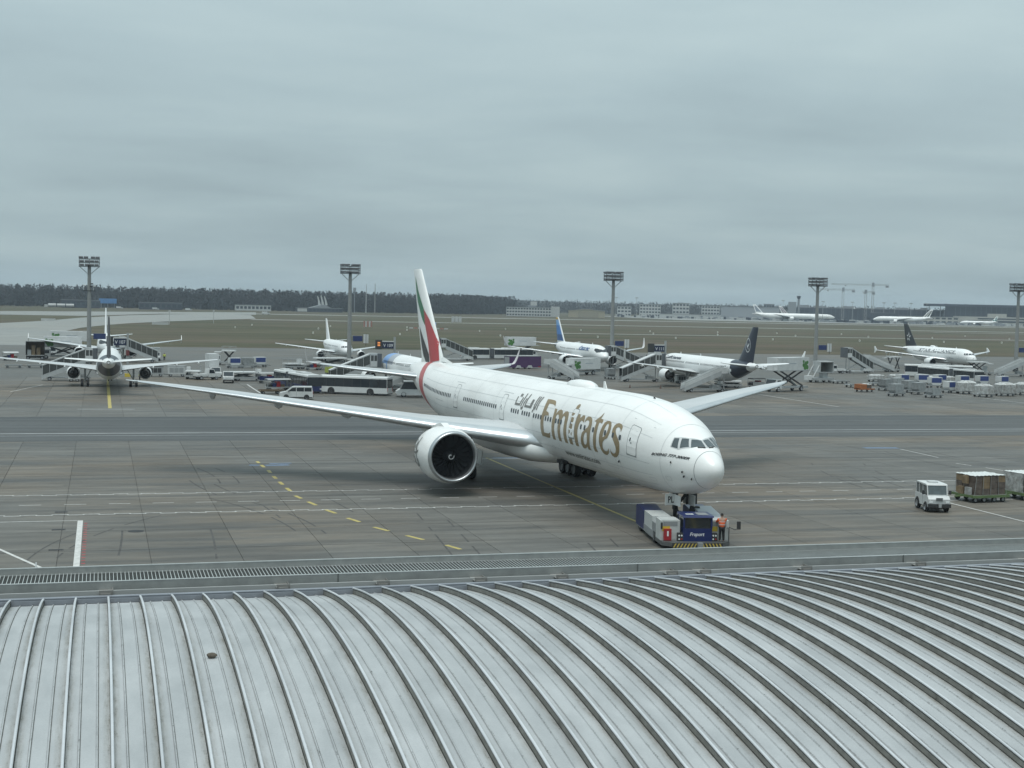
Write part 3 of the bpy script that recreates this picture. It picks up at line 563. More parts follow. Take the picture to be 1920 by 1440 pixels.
# ---- the big white airliner on the tug
LETTERS=[[[(23.66,38.7),(22.85,39.1),(22.09,38.6),(21.82,37.1),(21.6,34.3),(21.41,29.1),(21.64,31.1),(22.02,32.2),(22.83,32.3),(22.84,30.9),(22.79,26.3),(22.77,20.6),(22.46,20.1),(22.15,18.8),(21.96,14.4),(22.33,14.6),(22.82,13.7),(22.87,10.6),(22.85,5.3),(22.82,-0.5),(22.78,-5.7),(22.73,-10.1),(22.19,-10.4),(21.7,-9.9),(21.35,-7.5),(21.57,-15.9),(21.94,-16.7),(23.24,-16.0),(23.37,-12.1),(23.45,-5.2),(23.48,2.2),(23.46,6.4),(23.42,14.6),(23.44,22.4),(23.54,31.1),(23.68,37.6)]],[[(21.25,27.0),(20.79,26.9),(20.66,23.9),(20.59,19.6),(20.46,23.1),(20.25,26.0),(19.95,27.2),(19.61,26.2),(19.42,23.7),(19.29,20.3),(19.15,23.0),(18.95,25.8),(18.64,26.9),(18.32,25.5),(18.16,22.4),(18.02,15.2),(18.04,10.0),(18.02,5.9),(18.03,0.8),(18.01,-5.2),(17.96,-11.2),(17.85,-17.1),(18.42,-16.9),(18.56,-11.3),(18.6,-4.7),(18.61,1.4),(18.59,6.5),(18.59,13.2),(18.64,17.3),(18.84,19.3),(19.04,18.7),(19.16,15.4),(19.24,11.1),(19.25,5.4),(19.28,0.2),(19.25,-5.3),(19.23,-11.0),(19.11,-17.0),(19.66,-16.6),(19.76,-10.9),(19.8,-4.2),(19.82,0.9),(19.8,6.0),(19.78,10.2),(19.83,15.4),(19.98,18.4),(20.19,19.7),(20.41,18.5),(20.47,15.5),(20.44,10.2),(20.5,3.4),(20.51,-1.8),(20.47,-7.5),(20.45,-12.2),(20.34,-16.8),(20.91,-16.8),(21.03,-11.6),(21.07,-5.4),(21.08,1.4),(21.09,8.1),(21.05,14.5),(21.1,22.1)]],[[(17.65,26.6),(17.13,26.3),(16.97,21.1),(16.91,14.9),(16.92,8.3),(16.92,3.2),(16.92,-3.3),(16.92,-9.3),(16.85,-17.2),(17.42,-16.7),(17.52,-11.5),(17.52,-4.8),(17.52,1.7),(17.49,7.3),(17.44,13.5),(17.5,20.8)]],[[(17.24,30.7),(17.48,33.8),(17.52,37.5),(17.35,40.5),(17.11,40.7),(16.94,37.9),(16.92,34.2),(17.06,31.3)]],[[(16.42,26.7),(16.02,26.2),(15.81,20.9),(15.84,20.9),(15.62,24.2),(15.41,26.4),(15.13,25.6),(15.01,23.2),(14.94,17.5),(15.04,16.2),(15.17,18.0),(15.44,18.4),(15.65,16.0),(15.71,13.4),(15.73,13.3),(15.79,9.2),(15.86,4.6),(15.83,-1.4),(15.78,-8.2),(15.73,-17.3),(16.29,-16.9),(16.38,-11.4),(16.42,-4.4),(16.44,2.5),(16.46,8.5),(16.43,15.7),(16.43,22.5)]],[[(14.79,16.6),(14.82,20.0),(14.74,23.6),(14.49,25.8),(14.13,26.1),(13.76,24.4),(13.55,21.0),(13.43,16.1),(13.44,10.7),(13.47,5.2),(13.49,-1.2),(13.54,-6.7),(13.58,-12.2),(13.52,-15.4),(13.36,-17.9),(13.95,-17.9),(14.03,-15.3),(14.09,-14.0),(14.31,-16.4),(14.64,-17.9),(14.96,-17.1),(15.14,-13.0),(15.18,-7.5),(15.12,-2.5),(14.97,2.6),(14.7,5.8),(14.41,8.5),(14.04,11.8),(13.94,15.0),(13.99,18.6),(14.15,20.3),(14.39,20.6),(14.63,19.2)],[(14.18,4.5),(14.06,3.9),(14.01,-1.6),(14.03,-7.6),(14.21,-11.2),(14.43,-12.4),(14.62,-10.9),(14.68,-6.6),(14.64,-2.2),(14.5,1.8),(14.33,4.0)]],[[(12.25,35.8),(12.2,30.6),(12.27,26.5),(11.83,26.1),(11.75,23.4),(11.82,20.1),(11.99,21.1),(12.23,21.1),(12.29,18.7),(12.28,13.8),(12.3,7.9),(12.32,1.5),(12.35,-3.9),(12.42,-9.9),(12.38,-13.0),(12.22,-18.1),(12.79,-18.1),(12.91,-14.1),(12.9,-7.6),(12.89,-2.3),(12.86,3.1),(12.82,8.5),(12.79,13.9),(12.75,18.4),(12.8,21.1),(13.18,21.3),(12.81,25.4),(12.44,30.0)]],[[(11.11,26.0),(10.74,26.6),(10.46,25.2),(10.27,21.1),(10.2,16.3),(10.26,10.8),(10.48,4.5),(10.89,1.5),(11.15,-1.7),(11.24,-5.1),(11.24,-8.8),(11.12,-11.8),(10.89,-13.4),(10.53,-12.6),(10.27,-8.2),(10.26,-12.5),(10.37,-15.5),(10.69,-18.2),(11.03,-18.4),(11.32,-16.9),(11.56,-13.3),(11.73,-7.8),(11.82,-2.7),(11.83,2.0),(11.8,6.9),(11.71,11.9),(11.59,17.5),(11.43,23.0)],[(10.85,22.9),(11.0,21.1),(11.12,17.5),(11.18,12.5),(11.23,7.6),(11.25,3.8),(11.05,4.8),(10.83,7.4),(10.66,12.0),(10.61,17.6),(10.68,21.3)]],[[(9.38,27.5),(9.0,27.3),(8.72,25.4),(8.66,22.7),(8.69,17.0),(8.84,20.4),(9.06,22.2),(9.3,22.0),(9.44,20.2),(9.45,17.3),(9.32,13.9),(9.08,10.3),(8.84,7.3),(8.65,3.6),(8.59,-1.5),(8.62,-7.5),(8.82,-12.9),(9.2,-17.3),(9.53,-18.3),(9.86,-16.9),(10.0,-14.0),(10.02,-8.2),(9.91,-11.1),(9.71,-13.2),(9.46,-13.1),(9.23,-10.8),(9.13,-6.8),(9.19,-2.7),(9.37,1.0),(9.62,5.0),(9.8,8.8),(9.92,13.2),(9.94,18.1),(9.83,22.9),(9.65,25.7)]]]
ARABIC=[[(30.02,32.1),(29.97,21.2),(28.93,21.3),(28.82,32.3)],[(28.45,39.9),(28.43,31.8),(28.55,20.2)],[(27.96,32.1),(28.08,23.6),(28.08,17.0),(28.28,15.9),(28.38,17.4)],[(27.64,40.0),(27.67,33.0),(27.67,20.9),(26.22,21.0),(26.23,31.6),(26.47,31.7),(26.49,22.7)],[(25.57,39.2),(25.61,31.3),(25.62,22.0),(25.29,20.4),(25.18,39.1)],[(24.76,39.6),(24.88,32.4),(24.91,19.8)],[(25.56,18.8),(25.67,15.5)],[(29.54,35.0),(29.61,37.8)],[(29.26,34.9),(29.33,37.7)]]
GREEN=[(71.62,17.77),(70.23,16.27),(68.78,15.17),(67.36,14.18),(66.75,12.46),(68.32,13.34),(70.31,14.89),(71.08,16.09)]
RED=[(67.36,14.18),(65.31,13.12),(63.94,12.08),(62.27,10.79),(61.21,8.94),(64.03,8.63),(64.58,9.55),(65.14,10.61),(65.86,11.58),(66.76,12.64)]
BLACK=[(69.55,12.31),(67.84,11.25),(66.1,10.3),(64.74,9.45),(64.36,8.62),(65.99,8.54),(67.36,9.16),(68.44,10.13),(69.01,11.03)]
BAND=[[(62.97,79.7),(60.46,38.7),(59.33,16.3),(58.36,-2.1),(57.04,-23.5)],[(63.27,49.5),(62.11,29.0),(61.38,9.7),(60.63,-9.1)]]
ST777 = [(0, -.95, -.95, 0.0), (.05, -.72, -1.2, .22), (.2, -.46, -1.46, .44), (.5, -.2, -1.76, .70), (1.0, .14, -2.06, .98), (1.7, .5, -2.34, 1.31), (2.5, .91, -2.58, 1.64), (3.3, 1.37, -2.75, 1.94), (4.2, 1.84, -2.88, 2.23), (5.2, 2.23, -2.98, 2.48), (6.5, 2.52, -3.05, 2.74), (8, 2.8, -3.09, 2.9), (10, 3.0, -3.1, 3.03), (12.5, 3.1, -3.1, 3.1), (50, 3.1, -3.1, 3.1), (54, 3.1, -2.75, 3.02), (58, 3.08, -2.1, 2.75), (62, 3.02, -1.3, 2.3), (66, 2.9, -.4, 1.7), (69, 2.72, .35, 1.15), (71.5, 2.5, 1.0, .62), (72.8, 2.3, 1.4, .3), (73.1, 2.1, 1.6, .12)]
m_fw = M('white aircraft paint', (0.76, 0.77, 0.755), 0.28, var=0.08, scale=0.5, stretch=(0.5, 0.25, 1.6), dark=(0.60, 0.60, 0.58), dk=(0.54, 0.80))
m_wg = M('grey wing paint', (0.46, 0.48, 0.485), 0.36, var=0.10, scale=0.5, stretch=(1, 0.3, 1))
m_le = M('bare metal leading edge', (0.58, 0.60, 0.61), 0.33, 0.75, var=0.12, scale=0.8)
m_gold = M('gold lettering', (0.27, 0.205, 0.115), 0.42, 0.15, var=0.08)
m_dkgold = M('dark lettering', (0.16, 0.16, 0.15), 0.5)
m_ln = M('panel seam', (0.50, 0.52, 0.52), 0.5)
m_lnd = M('door outline', (0.20, 0.22, 0.22), 0.5)
m_rd = M('red tail paint', (0.42, 0.045, 0.050), 0.35, var=0.06); m_gn = M('green tail paint', (0.012, 0.16, 0.065), 0.35, var=0.06); m_bk = M('black tail paint', (0.020, 0.020, 0.022), 0.35)
m_rdp = M('red band paint', (0.40, 0.085, 0.085), 0.4, var=0.1)
B = thing('airliner', 'big white widebody airliner with gold lettering and red green black tail, held by the tug', 'airplane', (37.0, 80.4, 0), R(-87.0))
F7 = Fus(ST777, 5.71)
fuselage(F7, B, m_fw, 90, 72)
# wing-body fairing
fb = MB(); rings = []
for a, w, h0, h1 in [(23.2, 0.6, 3.3, 3.6), (24.2, 2.4, 2.75, 4.2), (25.6, 3.35, 2.42, 4.6), (28, 3.75, 2.22, 4.75), (32, 3.95, 2.15, 4.7), (37, 3.9, 2.15, 4.6), (41, 3.55, 2.3, 4.5), (44, 2.6, 2.5, 4.2), (46.5, 0.8, 2.75, 3.4)]:
    c_ = (h0 + h1) / 2; hh = (h1 - h0) / 2
    rings.append([(-a, w * math.copysign(abs(math.cos(t_)) ** 0.75, math.cos(t_)), c_ + hh * math.copysign(abs(math.sin(t_)) ** 0.8, math.sin(t_))) for t_ in [2 * math.pi * k / 36 for k in range(36)]])
fb.loft(rings); fb.build('belly_fairing', m_fw, B, 50)
W777 = [(2.2, 23.9, 15.2, 4.12), (3.1, 25.4, 13.4, 4.18), (4.2, 26.25, 12.4, 4.32), (9.6, 29.95, 9.2, 5.02), (17, 35.1, 6.9, 5.95), (24, 40.0, 5.0, 6.80), (29.4, 43.9, 3.1, 7.38), (31.2, 45.8, 1.9, 7.55), (32.4, 47.4, 0.7, 7.66)]
for s_ in (1, -1):
    w_o = wing(B, W777, s_, [m_wg, m_le], th=lambda q: float(np.interp(q, [2, 4, 9, 18, 32], [1.45, 1.4, 1.2, 1.05, 0.95])))
    for y, x, ln in ((6.9, 36.6, 5.2), (14.8, 37.3, 5.0), (20.2, 39.9, 4.2), (25.4, 43.0, 3.2)):
        z = float(np.interp(y, [q[0] for q in W777], [q[3] for q in W777])); m_ = MB(); rg = []
        for u, r_ in ((0, 0.03), (0.12, 0.26), (0.35, 0.42), (0.6, 0.40), (0.85, 0.2), (1.0, 0.03)): rg.append([(-(x + u * ln), -s_ * y + 0.55 * r_ * math.cos(t_), z - 0.30 + r_ * math.sin(t_) - 0.12 * u) for t_ in [2 * math.pi * k / 12 for k in range(12)]])
        m_.loft(rg); m_.build('flap_fairing', m_wg, w_o, 50)
    m_ = MB(); m_.bb(-46.9, -46.2, -s_ * 31.65 - 0.12, -s_ * 31.65 + 0.12, 7.52, 7.64); m_.build('wingtip_light', m_lnd, w_o)
    en = engine(B, (24.8, s_ * 9.61, 3.1), 2.02, 6.4, m_fw)
    pylon(B, (24.8, s_ * 9.61, 3.1), 2.02, 6.4, 30.0, 5.0, m_fw, 0.55)
    st_ = wing(B, [(0.9, 62.6, 7.6, 7.05), (1.9, 63.4, 6.9, 7.15), (6.4, 66.7, 4.7, 7.60), (10.2, 69.5, 2.9, 8.0), (10.75, 70.3, 1.9, 8.05)], s_, [m_wg, m_le], 'stabilizer', 0.95)
    gear(B, 36.9, s_ * 5.49, 4.4, 0.67, 0.5, 3, 1.46, 0.72, m_strutd, bogie=1)
    MB().prism([(-35.6, 2.4), (-38.3, 2.4), (-38.0, 1.15), (-35.9, 1.15)], -s_ * 3.75, -s_ * 3.8, 'y').build('gear_door', m_fw, B)
FIN7 = [(8.2, 59.9, 9.4), (8.9, 60.5, 8.4), (18.35, 69.45, 3.3), (18.5, 69.9, 2.5)]
fin(B, FIN7, 0, m_fw, 0.10)
fm = MB(); fm.loft([[(-(56.2 + 6 * u * 1.0), v * 5 * (0.6 + 0.4 * u), 8.7 + 0.25 * (u)) for u, v in ((0, 0.0), (0.5, 0.03), (1, 0.05), (1, -0.05), (0.5, -0.03))], [(-(60.2 + 2.5 * u), v * 5, 9.3) for u, v in ((0, 0.0), (0.5, 0.03), (1, 0.05), (1, -0.05), (0.5, -0.03))]]); fm.build('fin_fillet', m_fw, B, 40)
for s_ in (1, -1):
    fin_decal('tail_flag_green', GREEN, FIN7, 0.10, m_gn, B, (s_,), 0.03, 0.35); fin_decal('tail_flag_red', RED, FIN7, 0.10, m_rd, B, (s_,), 0.03, 0.35); fin_decal('tail_flag_black', BLACK, FIN7, 0.10, m_bk, B, (s_,), 0.03, 0.35)
fb1 = [(63.1, 88), (62.6, 70), (60.46, 38.7), (59.33, 16.3), (58.36, -2.1), (57.04, -23.5), (55.5, -44), (54, -66)]; fb2 = [(65.1, 88), (64.4, 70), (62.6, 38.7), (61.55, 13), (60.5, -9.1), (58.9, -27), (56.8, -46), (54.6, -66)]
for s_ in (1, -1):
    decal('tail_band', [[(a, th if s_ > 0 else 180 - th) for a, th in fb1 + fb2[::-1]]], F7, m_rdp, B, 0.014, 0.6)
mb = MB(); mb.bb(-62.55, -62.35, -0.02, 0.02, 8.6, 8.95); mb.build('tail_antenna', m_lnd, B)
# lettering
for lp in LETTERS: decal('letter', lp, F7, m_gold, B, 0.014, 0.45)
kk = R(1) * 3.1
for s_ in ARABIC:
    for q in stroke([(a, th * kk) for a, th in s_], 0.19): decal('arabic_letter', [[(a, y / kk) for a, y in q]], F7, m_dkgold, B, 0.022, 0.5)
lettering('web_address', 'www.emirates.com', lambda u, v: F7.p(19.3 - 6.55 * u, -37.0 + 8.2 * v, 0.03), m_dkgold, B, offset=0.012)
def bo(u, v):
    a = 4.72 - 3.06 * u; th = 2.4 + 22.0 * u ** 1.2; return F7.p(a - 0.12 * v, th + (4.2 + 3.6 * u) * v, 0.03)
lettering('type_name', 'BOEING 777-300ER', bo, m_bk, B, offset=0.03)
# cabin windows, doors, cockpit
def win_loop(a, th, w, h, n=10): return [[(a + w / 2 * math.copysign(abs(math.cos(t_)) ** 0.6, math.cos(t_)), th + h / 2 * math.copysign(abs(math.sin(t_)) ** 0.6, math.sin(t_))) for t_ in [2 * math.pi * k / n for k in range(n)]]]
wins = [0.4 + q_ for q_ in [57.6 - 0.533 * k for k in range(20)] + [43.15 - 0.533 * k for k in range(18)] + [30.03 - 0.533 * k for k in range(4)] + [27.4 - 0.533 * k for k in range(4)] + [24.76 - 0.533 * k for k in range(4)] + [22.1 - 0.533 * k for k in range(3)] + [19.9, 19.37, 18.84, 14.9, 14.2, 12.62, 10.55, 9.3, 8.25]]
for s_ in (1, -1):
    for a in wins: decal('cabin_window', win_loop(a, 10.2 if s_ > 0 else 169.8, 0.31, 7.0), F7, m_glass, B, 0.018, 2)
    for a, w, gl in ((6.98, 1.25, 1), (17.05, 1.15, 1), (32.85, 1.15, 1), (46.05, 1.2, 1)):
        A_ = lambda th: th if s_ > 0 else 180 - th
        o_ = [(a - w / 2, 30.5), (a - w / 2 + 0.14, 33), (a + w / 2 - 0.14, 33), (a + w / 2, 30.5), (a + w / 2, -6), (a + w / 2 - 0.1, -8.3), (a - w / 2 + 0.1, -8.3), (a - w / 2, -6)]
        t2 = 0.045; i_ = [(a + (p[0] - a) * (1 - 2 * t2 / w), 12.4 + (p[1] - 12.4) * (1 - 0.045)) for p in o_]
        dr = MB(); dr.build
        d_ = decal('door', [[(p[0], A_(p[1])) for p in i_]], F7, m_fw, B, 0.016, 0.7)
        for p, q, p2, q2 in zip(o_, o_[1:] + o_[:1], i_, i_[1:] + i_[:1]): pass
        fr = decal('door_frame', [[(p[0], A_(p[1])) for p in o_], [(p[0], A_(p[1])) for p in i_]], F7, m_lnd, d_, 0.018, 0.7)
        decal('door_window', win_loop(a + 0.28, A_(12.5), 0.16, 5.2), F7, m_glass, d_, 0.02, 2)
        decal('door_handle', [[(a + 0.02, A_(7.5)), (a + 0.2, A_(7.5)), (a + 0.2, A_(9.2)), (a + 0.02, A_(9.2))]], F7, m_lnd, d_, 0.02, 2)
        decal('door_sill', [[(a - w / 2, A_(-7.0)), (a + w / 2, A_(-7.0)), (a + w / 2, A_(-8.6)), (a - w / 2, A_(-8.6))]], F7, m_lnd, d_, 0.022, 2)
    for q in (3.21, 51.3), : pass
CKW = [[(3.42, 46.3), (3.15, 52.4), (2.78, 34.2), (3.26, 30.2)], [(3.02, 55.9), (2.70, 66.0), (2.20, 52.0), (2.66, 37.4)], [(2.57, 69.4), (2.27, 87.8), (1.56, 86.2), (2.04, 53.6)]]
CKF = [(3.49, 47.0), (2.78, 67.0), (2.33, 90), (1.48, 90), (2.10, 51.6), (2.71, 32.8), (3.34, 29.0)]
for s_ in (1, -1):
    A_ = lambda th: th if s_ > 0 else 180 - th
    fr = decal('cockpit_frame', [[(a, A_(t_)) for a, t_ in CKF]], F7, M('cockpit frame', (0.48, 0.5, 0.5), 0.4), B, 0.012, 0.18, 1.8)
    for q in CKW: decal('cockpit_window', [[(a, A_(t_)) for a, t_ in q]], F7, m_ck, fr, 0.022, 0.18, 1.8)
for s_ in (1, -1):
    p = F7.p(1.5, 84 if s_ > 0 else 96, 0.04); q = F7.p(1.75, 66 if s_ > 0 else 114, 0.045)
    MB().bar(p, q, 0.05).build('wiper', m_black, B)
# radome joint, panel seams, probes, antennas
def ring_line(name, a, th0, th1, w, mat, off=0.011, parent=B, F=F7, n=60, slant=0.0):
    mb = MB(); pr = None
    for k in range(n + 1):
        th = th0 + (th1 - th0) * k / n; aa = a + slant * math.cos(R(th)); v = [F.p(aa - w / 2, th, off), F.p(aa + w / 2, th, off)]; mb.v += v
        if k: mb.f.append((2 * k - 2, 2 * k - 1, 2 * k + 1, 2 * k)); mb.m.append(0)
    return mb.build(name, mat, parent)
ring_line('radome_seam', 1.17, 0, 360, 0.035, M('radome seam', (0.25, 0.27, 0.27), 0.5))
for a in (3.9, 8.9, 13.3, 20.0, 25.3, 34.9, 40.5, 48.6, 53.2): ring_line('skin_seam', a, -60, 240, 0.026, m_ln)
for a, th, w, h in ((10.4, -24, 1.7, 22), (41.5, -26, 1.8, 24), (14.6, -44, 0.6, 6), (3.4, -30, 0.5, 8), (5.2, -38, 0.7, 6), (49.6, -20, 0.6, 6), (21.5, -30, 0.5, 5), (12.3, -52, 0.8, 5)):
    lo_ = [(a - w / 2, th - h / 2), (a + w / 2, th - h / 2), (a + w / 2, th + h / 2), (a - w / 2, th + h / 2)]; li_ = [(a + (p - a) * (1 - 0.05 / w), th + (q - th) * (1 - 0.9 / h)) for p, q in lo_]
    decal('access_hatch', [lo_, li_], F7, m_ln, B, 0.013, 0.6)
for th in (50, 130, 78, 26, -12, -30, -48):
    mb = MB()
    for k in range(61):
        a = 5 + 53 * k / 60; mb.v += [F7.p(a, th - 0.28, 0.011), F7.p(a, th + 0.28, 0.011)]
        if k: mb.f.append((2 * k - 2, 2 * k - 1, 2 * k + 1, 2 * k)); mb.m.append(0)
    mb.build('skin_seam', m_ln, B)
for a0, a1, th in ((52.5, 50.0, -3), (33.9, 31.5, 36), (47.4, 45, 37), (7.9, 5.2, 41)): 
    mb = MB(); mb.add([F7.p(a0, th, 0.013), F7.p(a1, th, 0.013), F7.p(a1, th + 0.9, 0.013), F7.p(a0, th + 0.9, 0.013)], [(0, 1, 2, 3)]); mb.build('rain_gutter', m_ln, B)
for a, th, l in ((2.05, -9, 0.22), (1.95, -19, 0.28), (1.45, -26, 0.2), (3.0, 4, 0.14), (9.0, -22, 0.2)):
    p = F7.p(a, th, 0.01); q = F7.p(a - 0.1, th, l * 0.6); MB().bar(p, q, 0.07, 0.10).build('air_probe', m_strutd, B)
sat = MB(); sat.loft([[(-(a), w * math.cos(t_), 8.6 + h * max(math.sin(t_), -0.2)) for t_ in [2 * math.pi * k / 20 for k in range(20)]] for a, w, h in ((20.2, 0.05, 0.25), (20.7, 0.55, 0.5), (21.6, 0.75, 0.62), (23.2, 0.78, 0.62), (24.6, 0.6, 0.5), (25.8, 0.05, 0.25))]); sat.build('antenna_dome', m_fw, B, 50)
MB().prism([(-17.8, 8.75), (-18.5, 8.75), (-18.45, 9.35), (-18.25, 9.35)], -0.03, 0.03, 'y').build('blade_antenna', m_fw, B)
MB().prism([(-9.3, 8.5), (-9.7, 8.5), (-9.65, 8.8), (-9.5, 8.8)], -0.03, 0.03, 'y').build('blade_antenna', m_strutd, B)
# wing root landing light and pack inlet
for s_ in (1, -1):
    m_ = MB(); m_.loft([[(-(26.05 + u), -s_ * (3.75 + 0.05 * u) + r_ * math.cos(t_), 4.33 + r_ * math.sin(t_)) for t_ in [2 * math.pi * k / 14 for k in range(14)]] for u, r_ in ((0.05, 0.02), (0.06, 0.16), (0.3, 0.2))]); m_.build('landing_light', m_glass, B, 50)
    MB().bar((-21.4, -s_ * 1.75, 2.98), (-22.3, -s_ * 1.9, 3.0), 0.5, 0.28).build('air_inlet', m_black, B)
# nose gear, doors
ng = MB(); ng.cyl((-5.9, 0, 0.55), (-5.9, 0, 2.9), 0.13, n=12); ng.cyl((-5.9, 0, 1.6), (-5.9, 0, 2.9), 0.19, n=12); ng.bar((-5.9, 0, 1.7), (-4.2, 0, 2.9), 0.14); ng.bar((-5.75, 0, 0.9), (-5.3, 0, 1.35), 0.10); ng.bar((-5.3, 0, 1.35), (-5.75, 0, 1.85), 0.10)
ng.cyl((-5.9, -0.5, 0.62), (-5.9, 0.5, 0.62), 0.07, n=8); ng.bar((-5.7, -0.35, 2.2), (-5.7, 0.35, 2.2), 0.16); ngo = ng.build('nose_gear', m_strutd, B)
for s_ in (-1, 1): wheel(ngo, -5.9, s_ * 0.33, 0.62, 0.53, 0.4)
for s_, mt in ((1, m_fw), (-1, M('shaded door liner', (0.10, 0.11, 0.11), 0.5))):
    d_ = MB().prism([(-4.05, 2.72), (-5.75, 2.72), (-5.75, 2.02), (-4.05, 2.02)], -s_ * 0.52 - 0.02, -s_ * 0.52 + 0.02, 'y').build('nose_gear_door', m_fw, B)
fd = MB().bb(-4.10, -4.06, 0.30, 1.15, 1.98, 2.70)
plate = MB(); plate.bb(-5.0, -4.96, -1.18, -0.42, 2.02, 2.75); pl_ = plate.build('nose_gear_plate', m_fw, B)
lettering('gear_code', 'PL', lambda u, v: (-4.95, -0.98 + 0.42 * u, 2.18 + 0.42 * v), m_bk, pl_, offset=0.02)
MB().bb(-5.02, -4.98, 0.35, 1.15, 2.02, 2.74).build('nose_gear_plate', M('dark door inside', (0.035, 0.037, 0.037), 0.6), B)
# calligraphic emblem on the engine cowl
em = MB()
def cowl(a, ph, s_=1): 
    r_ = 2.02 * 1.09; return (-a, -s_ * 9.61 - s_ * r_ * math.cos(R(ph)), 3.1 + r_ * math.sin(R(ph)))
for st_ in ([(28.3, 30), (27.9, 22), (28.2, 14), (27.7, 8), (28.0, 0)], [(27.6, 36), (27.75, 24), (28.0, 12), (27.8, -2), (27.6, -18), (27.4, -24)], [(28.5, 4), (28.2, 2), (27.6, 4), (27.3, 8)], [(28.5, -6), (28.0, -12), (28.3, -18), (27.7, -26), (27.3, -20), (27.4, -10)], [(28.6, 18), (28.3, 16)]):
    for q in stroke([(a, th * 0.038) for a, th in st_], 0.13): em.add([cowl(a, y / 0.038) for a, y in q], [(0, 1, 2, 3)])
em.build('cowl_emblem', m_dkgold, B)
# ------------------------------------------------------------------ the parked single-aisle jets
ST320 = [(0, -.55, -.55, 0), (.05, -.35, -.75, .2), (.2, -.15, -.95, .42), (.6, .12, -1.25, .78), (1.2, .45, -1.5, 1.1), (2.0, .95, -1.72, 1.42), (2.8, 1.42, -1.86, 1.65), (3.8, 1.8, -1.97, 1.83), (5, 1.98, -2.04, 1.93), (6.5, 2.07, -2.07, 1.975), (24.5, 2.07, -2.07, 1.975), (28, 2.07, -1.65, 1.9), (31, 2.02, -.95, 1.65), (34, 1.9, -.1, 1.2), (36.3, 1.72, .55, .72), (37.57, 1.5, .95, .3)]
F3_ = Fus(ST320, 3.75)
W320_ = [(1.2, 10.6, 8.2, 2.70), (2.0, 11.3, 7.4, 2.78), (6.3, 14.2, 4.2, 3.40), (12, 17.6, 3.0, 4.10), (17.0, 20.5, 1.55, 4.72)]
FIN3_ = [(5.4, 28.9, 7.2), (6.0, 30.2, 6.0), (11.6, 35.2, 2.5), (11.76, 35.6, 2.0)]
m_jw = M('white jet paint', (0.74, 0.755, 0.75), 0.32, var=0.06, scale=0.3)
m_navy = M('navy paint', (0.010, 0.014, 0.030), 0.30, var=0.1)
m_navyl = M('navy line paint', (0.03, 0.04, 0.075), 0.35)
m_blk = M('black fin paint', (0.014, 0.016, 0.019), 0.35)
CK3 = [[(3.15, 40), (2.75, 47), (2.4, 29), (3.0, 27)], [(2.66, 50), (2.3, 62), (1.86, 45), (2.32, 33)], [(2.2, 65), (1.97, 88), (1.36, 86), (1.76, 49)]]
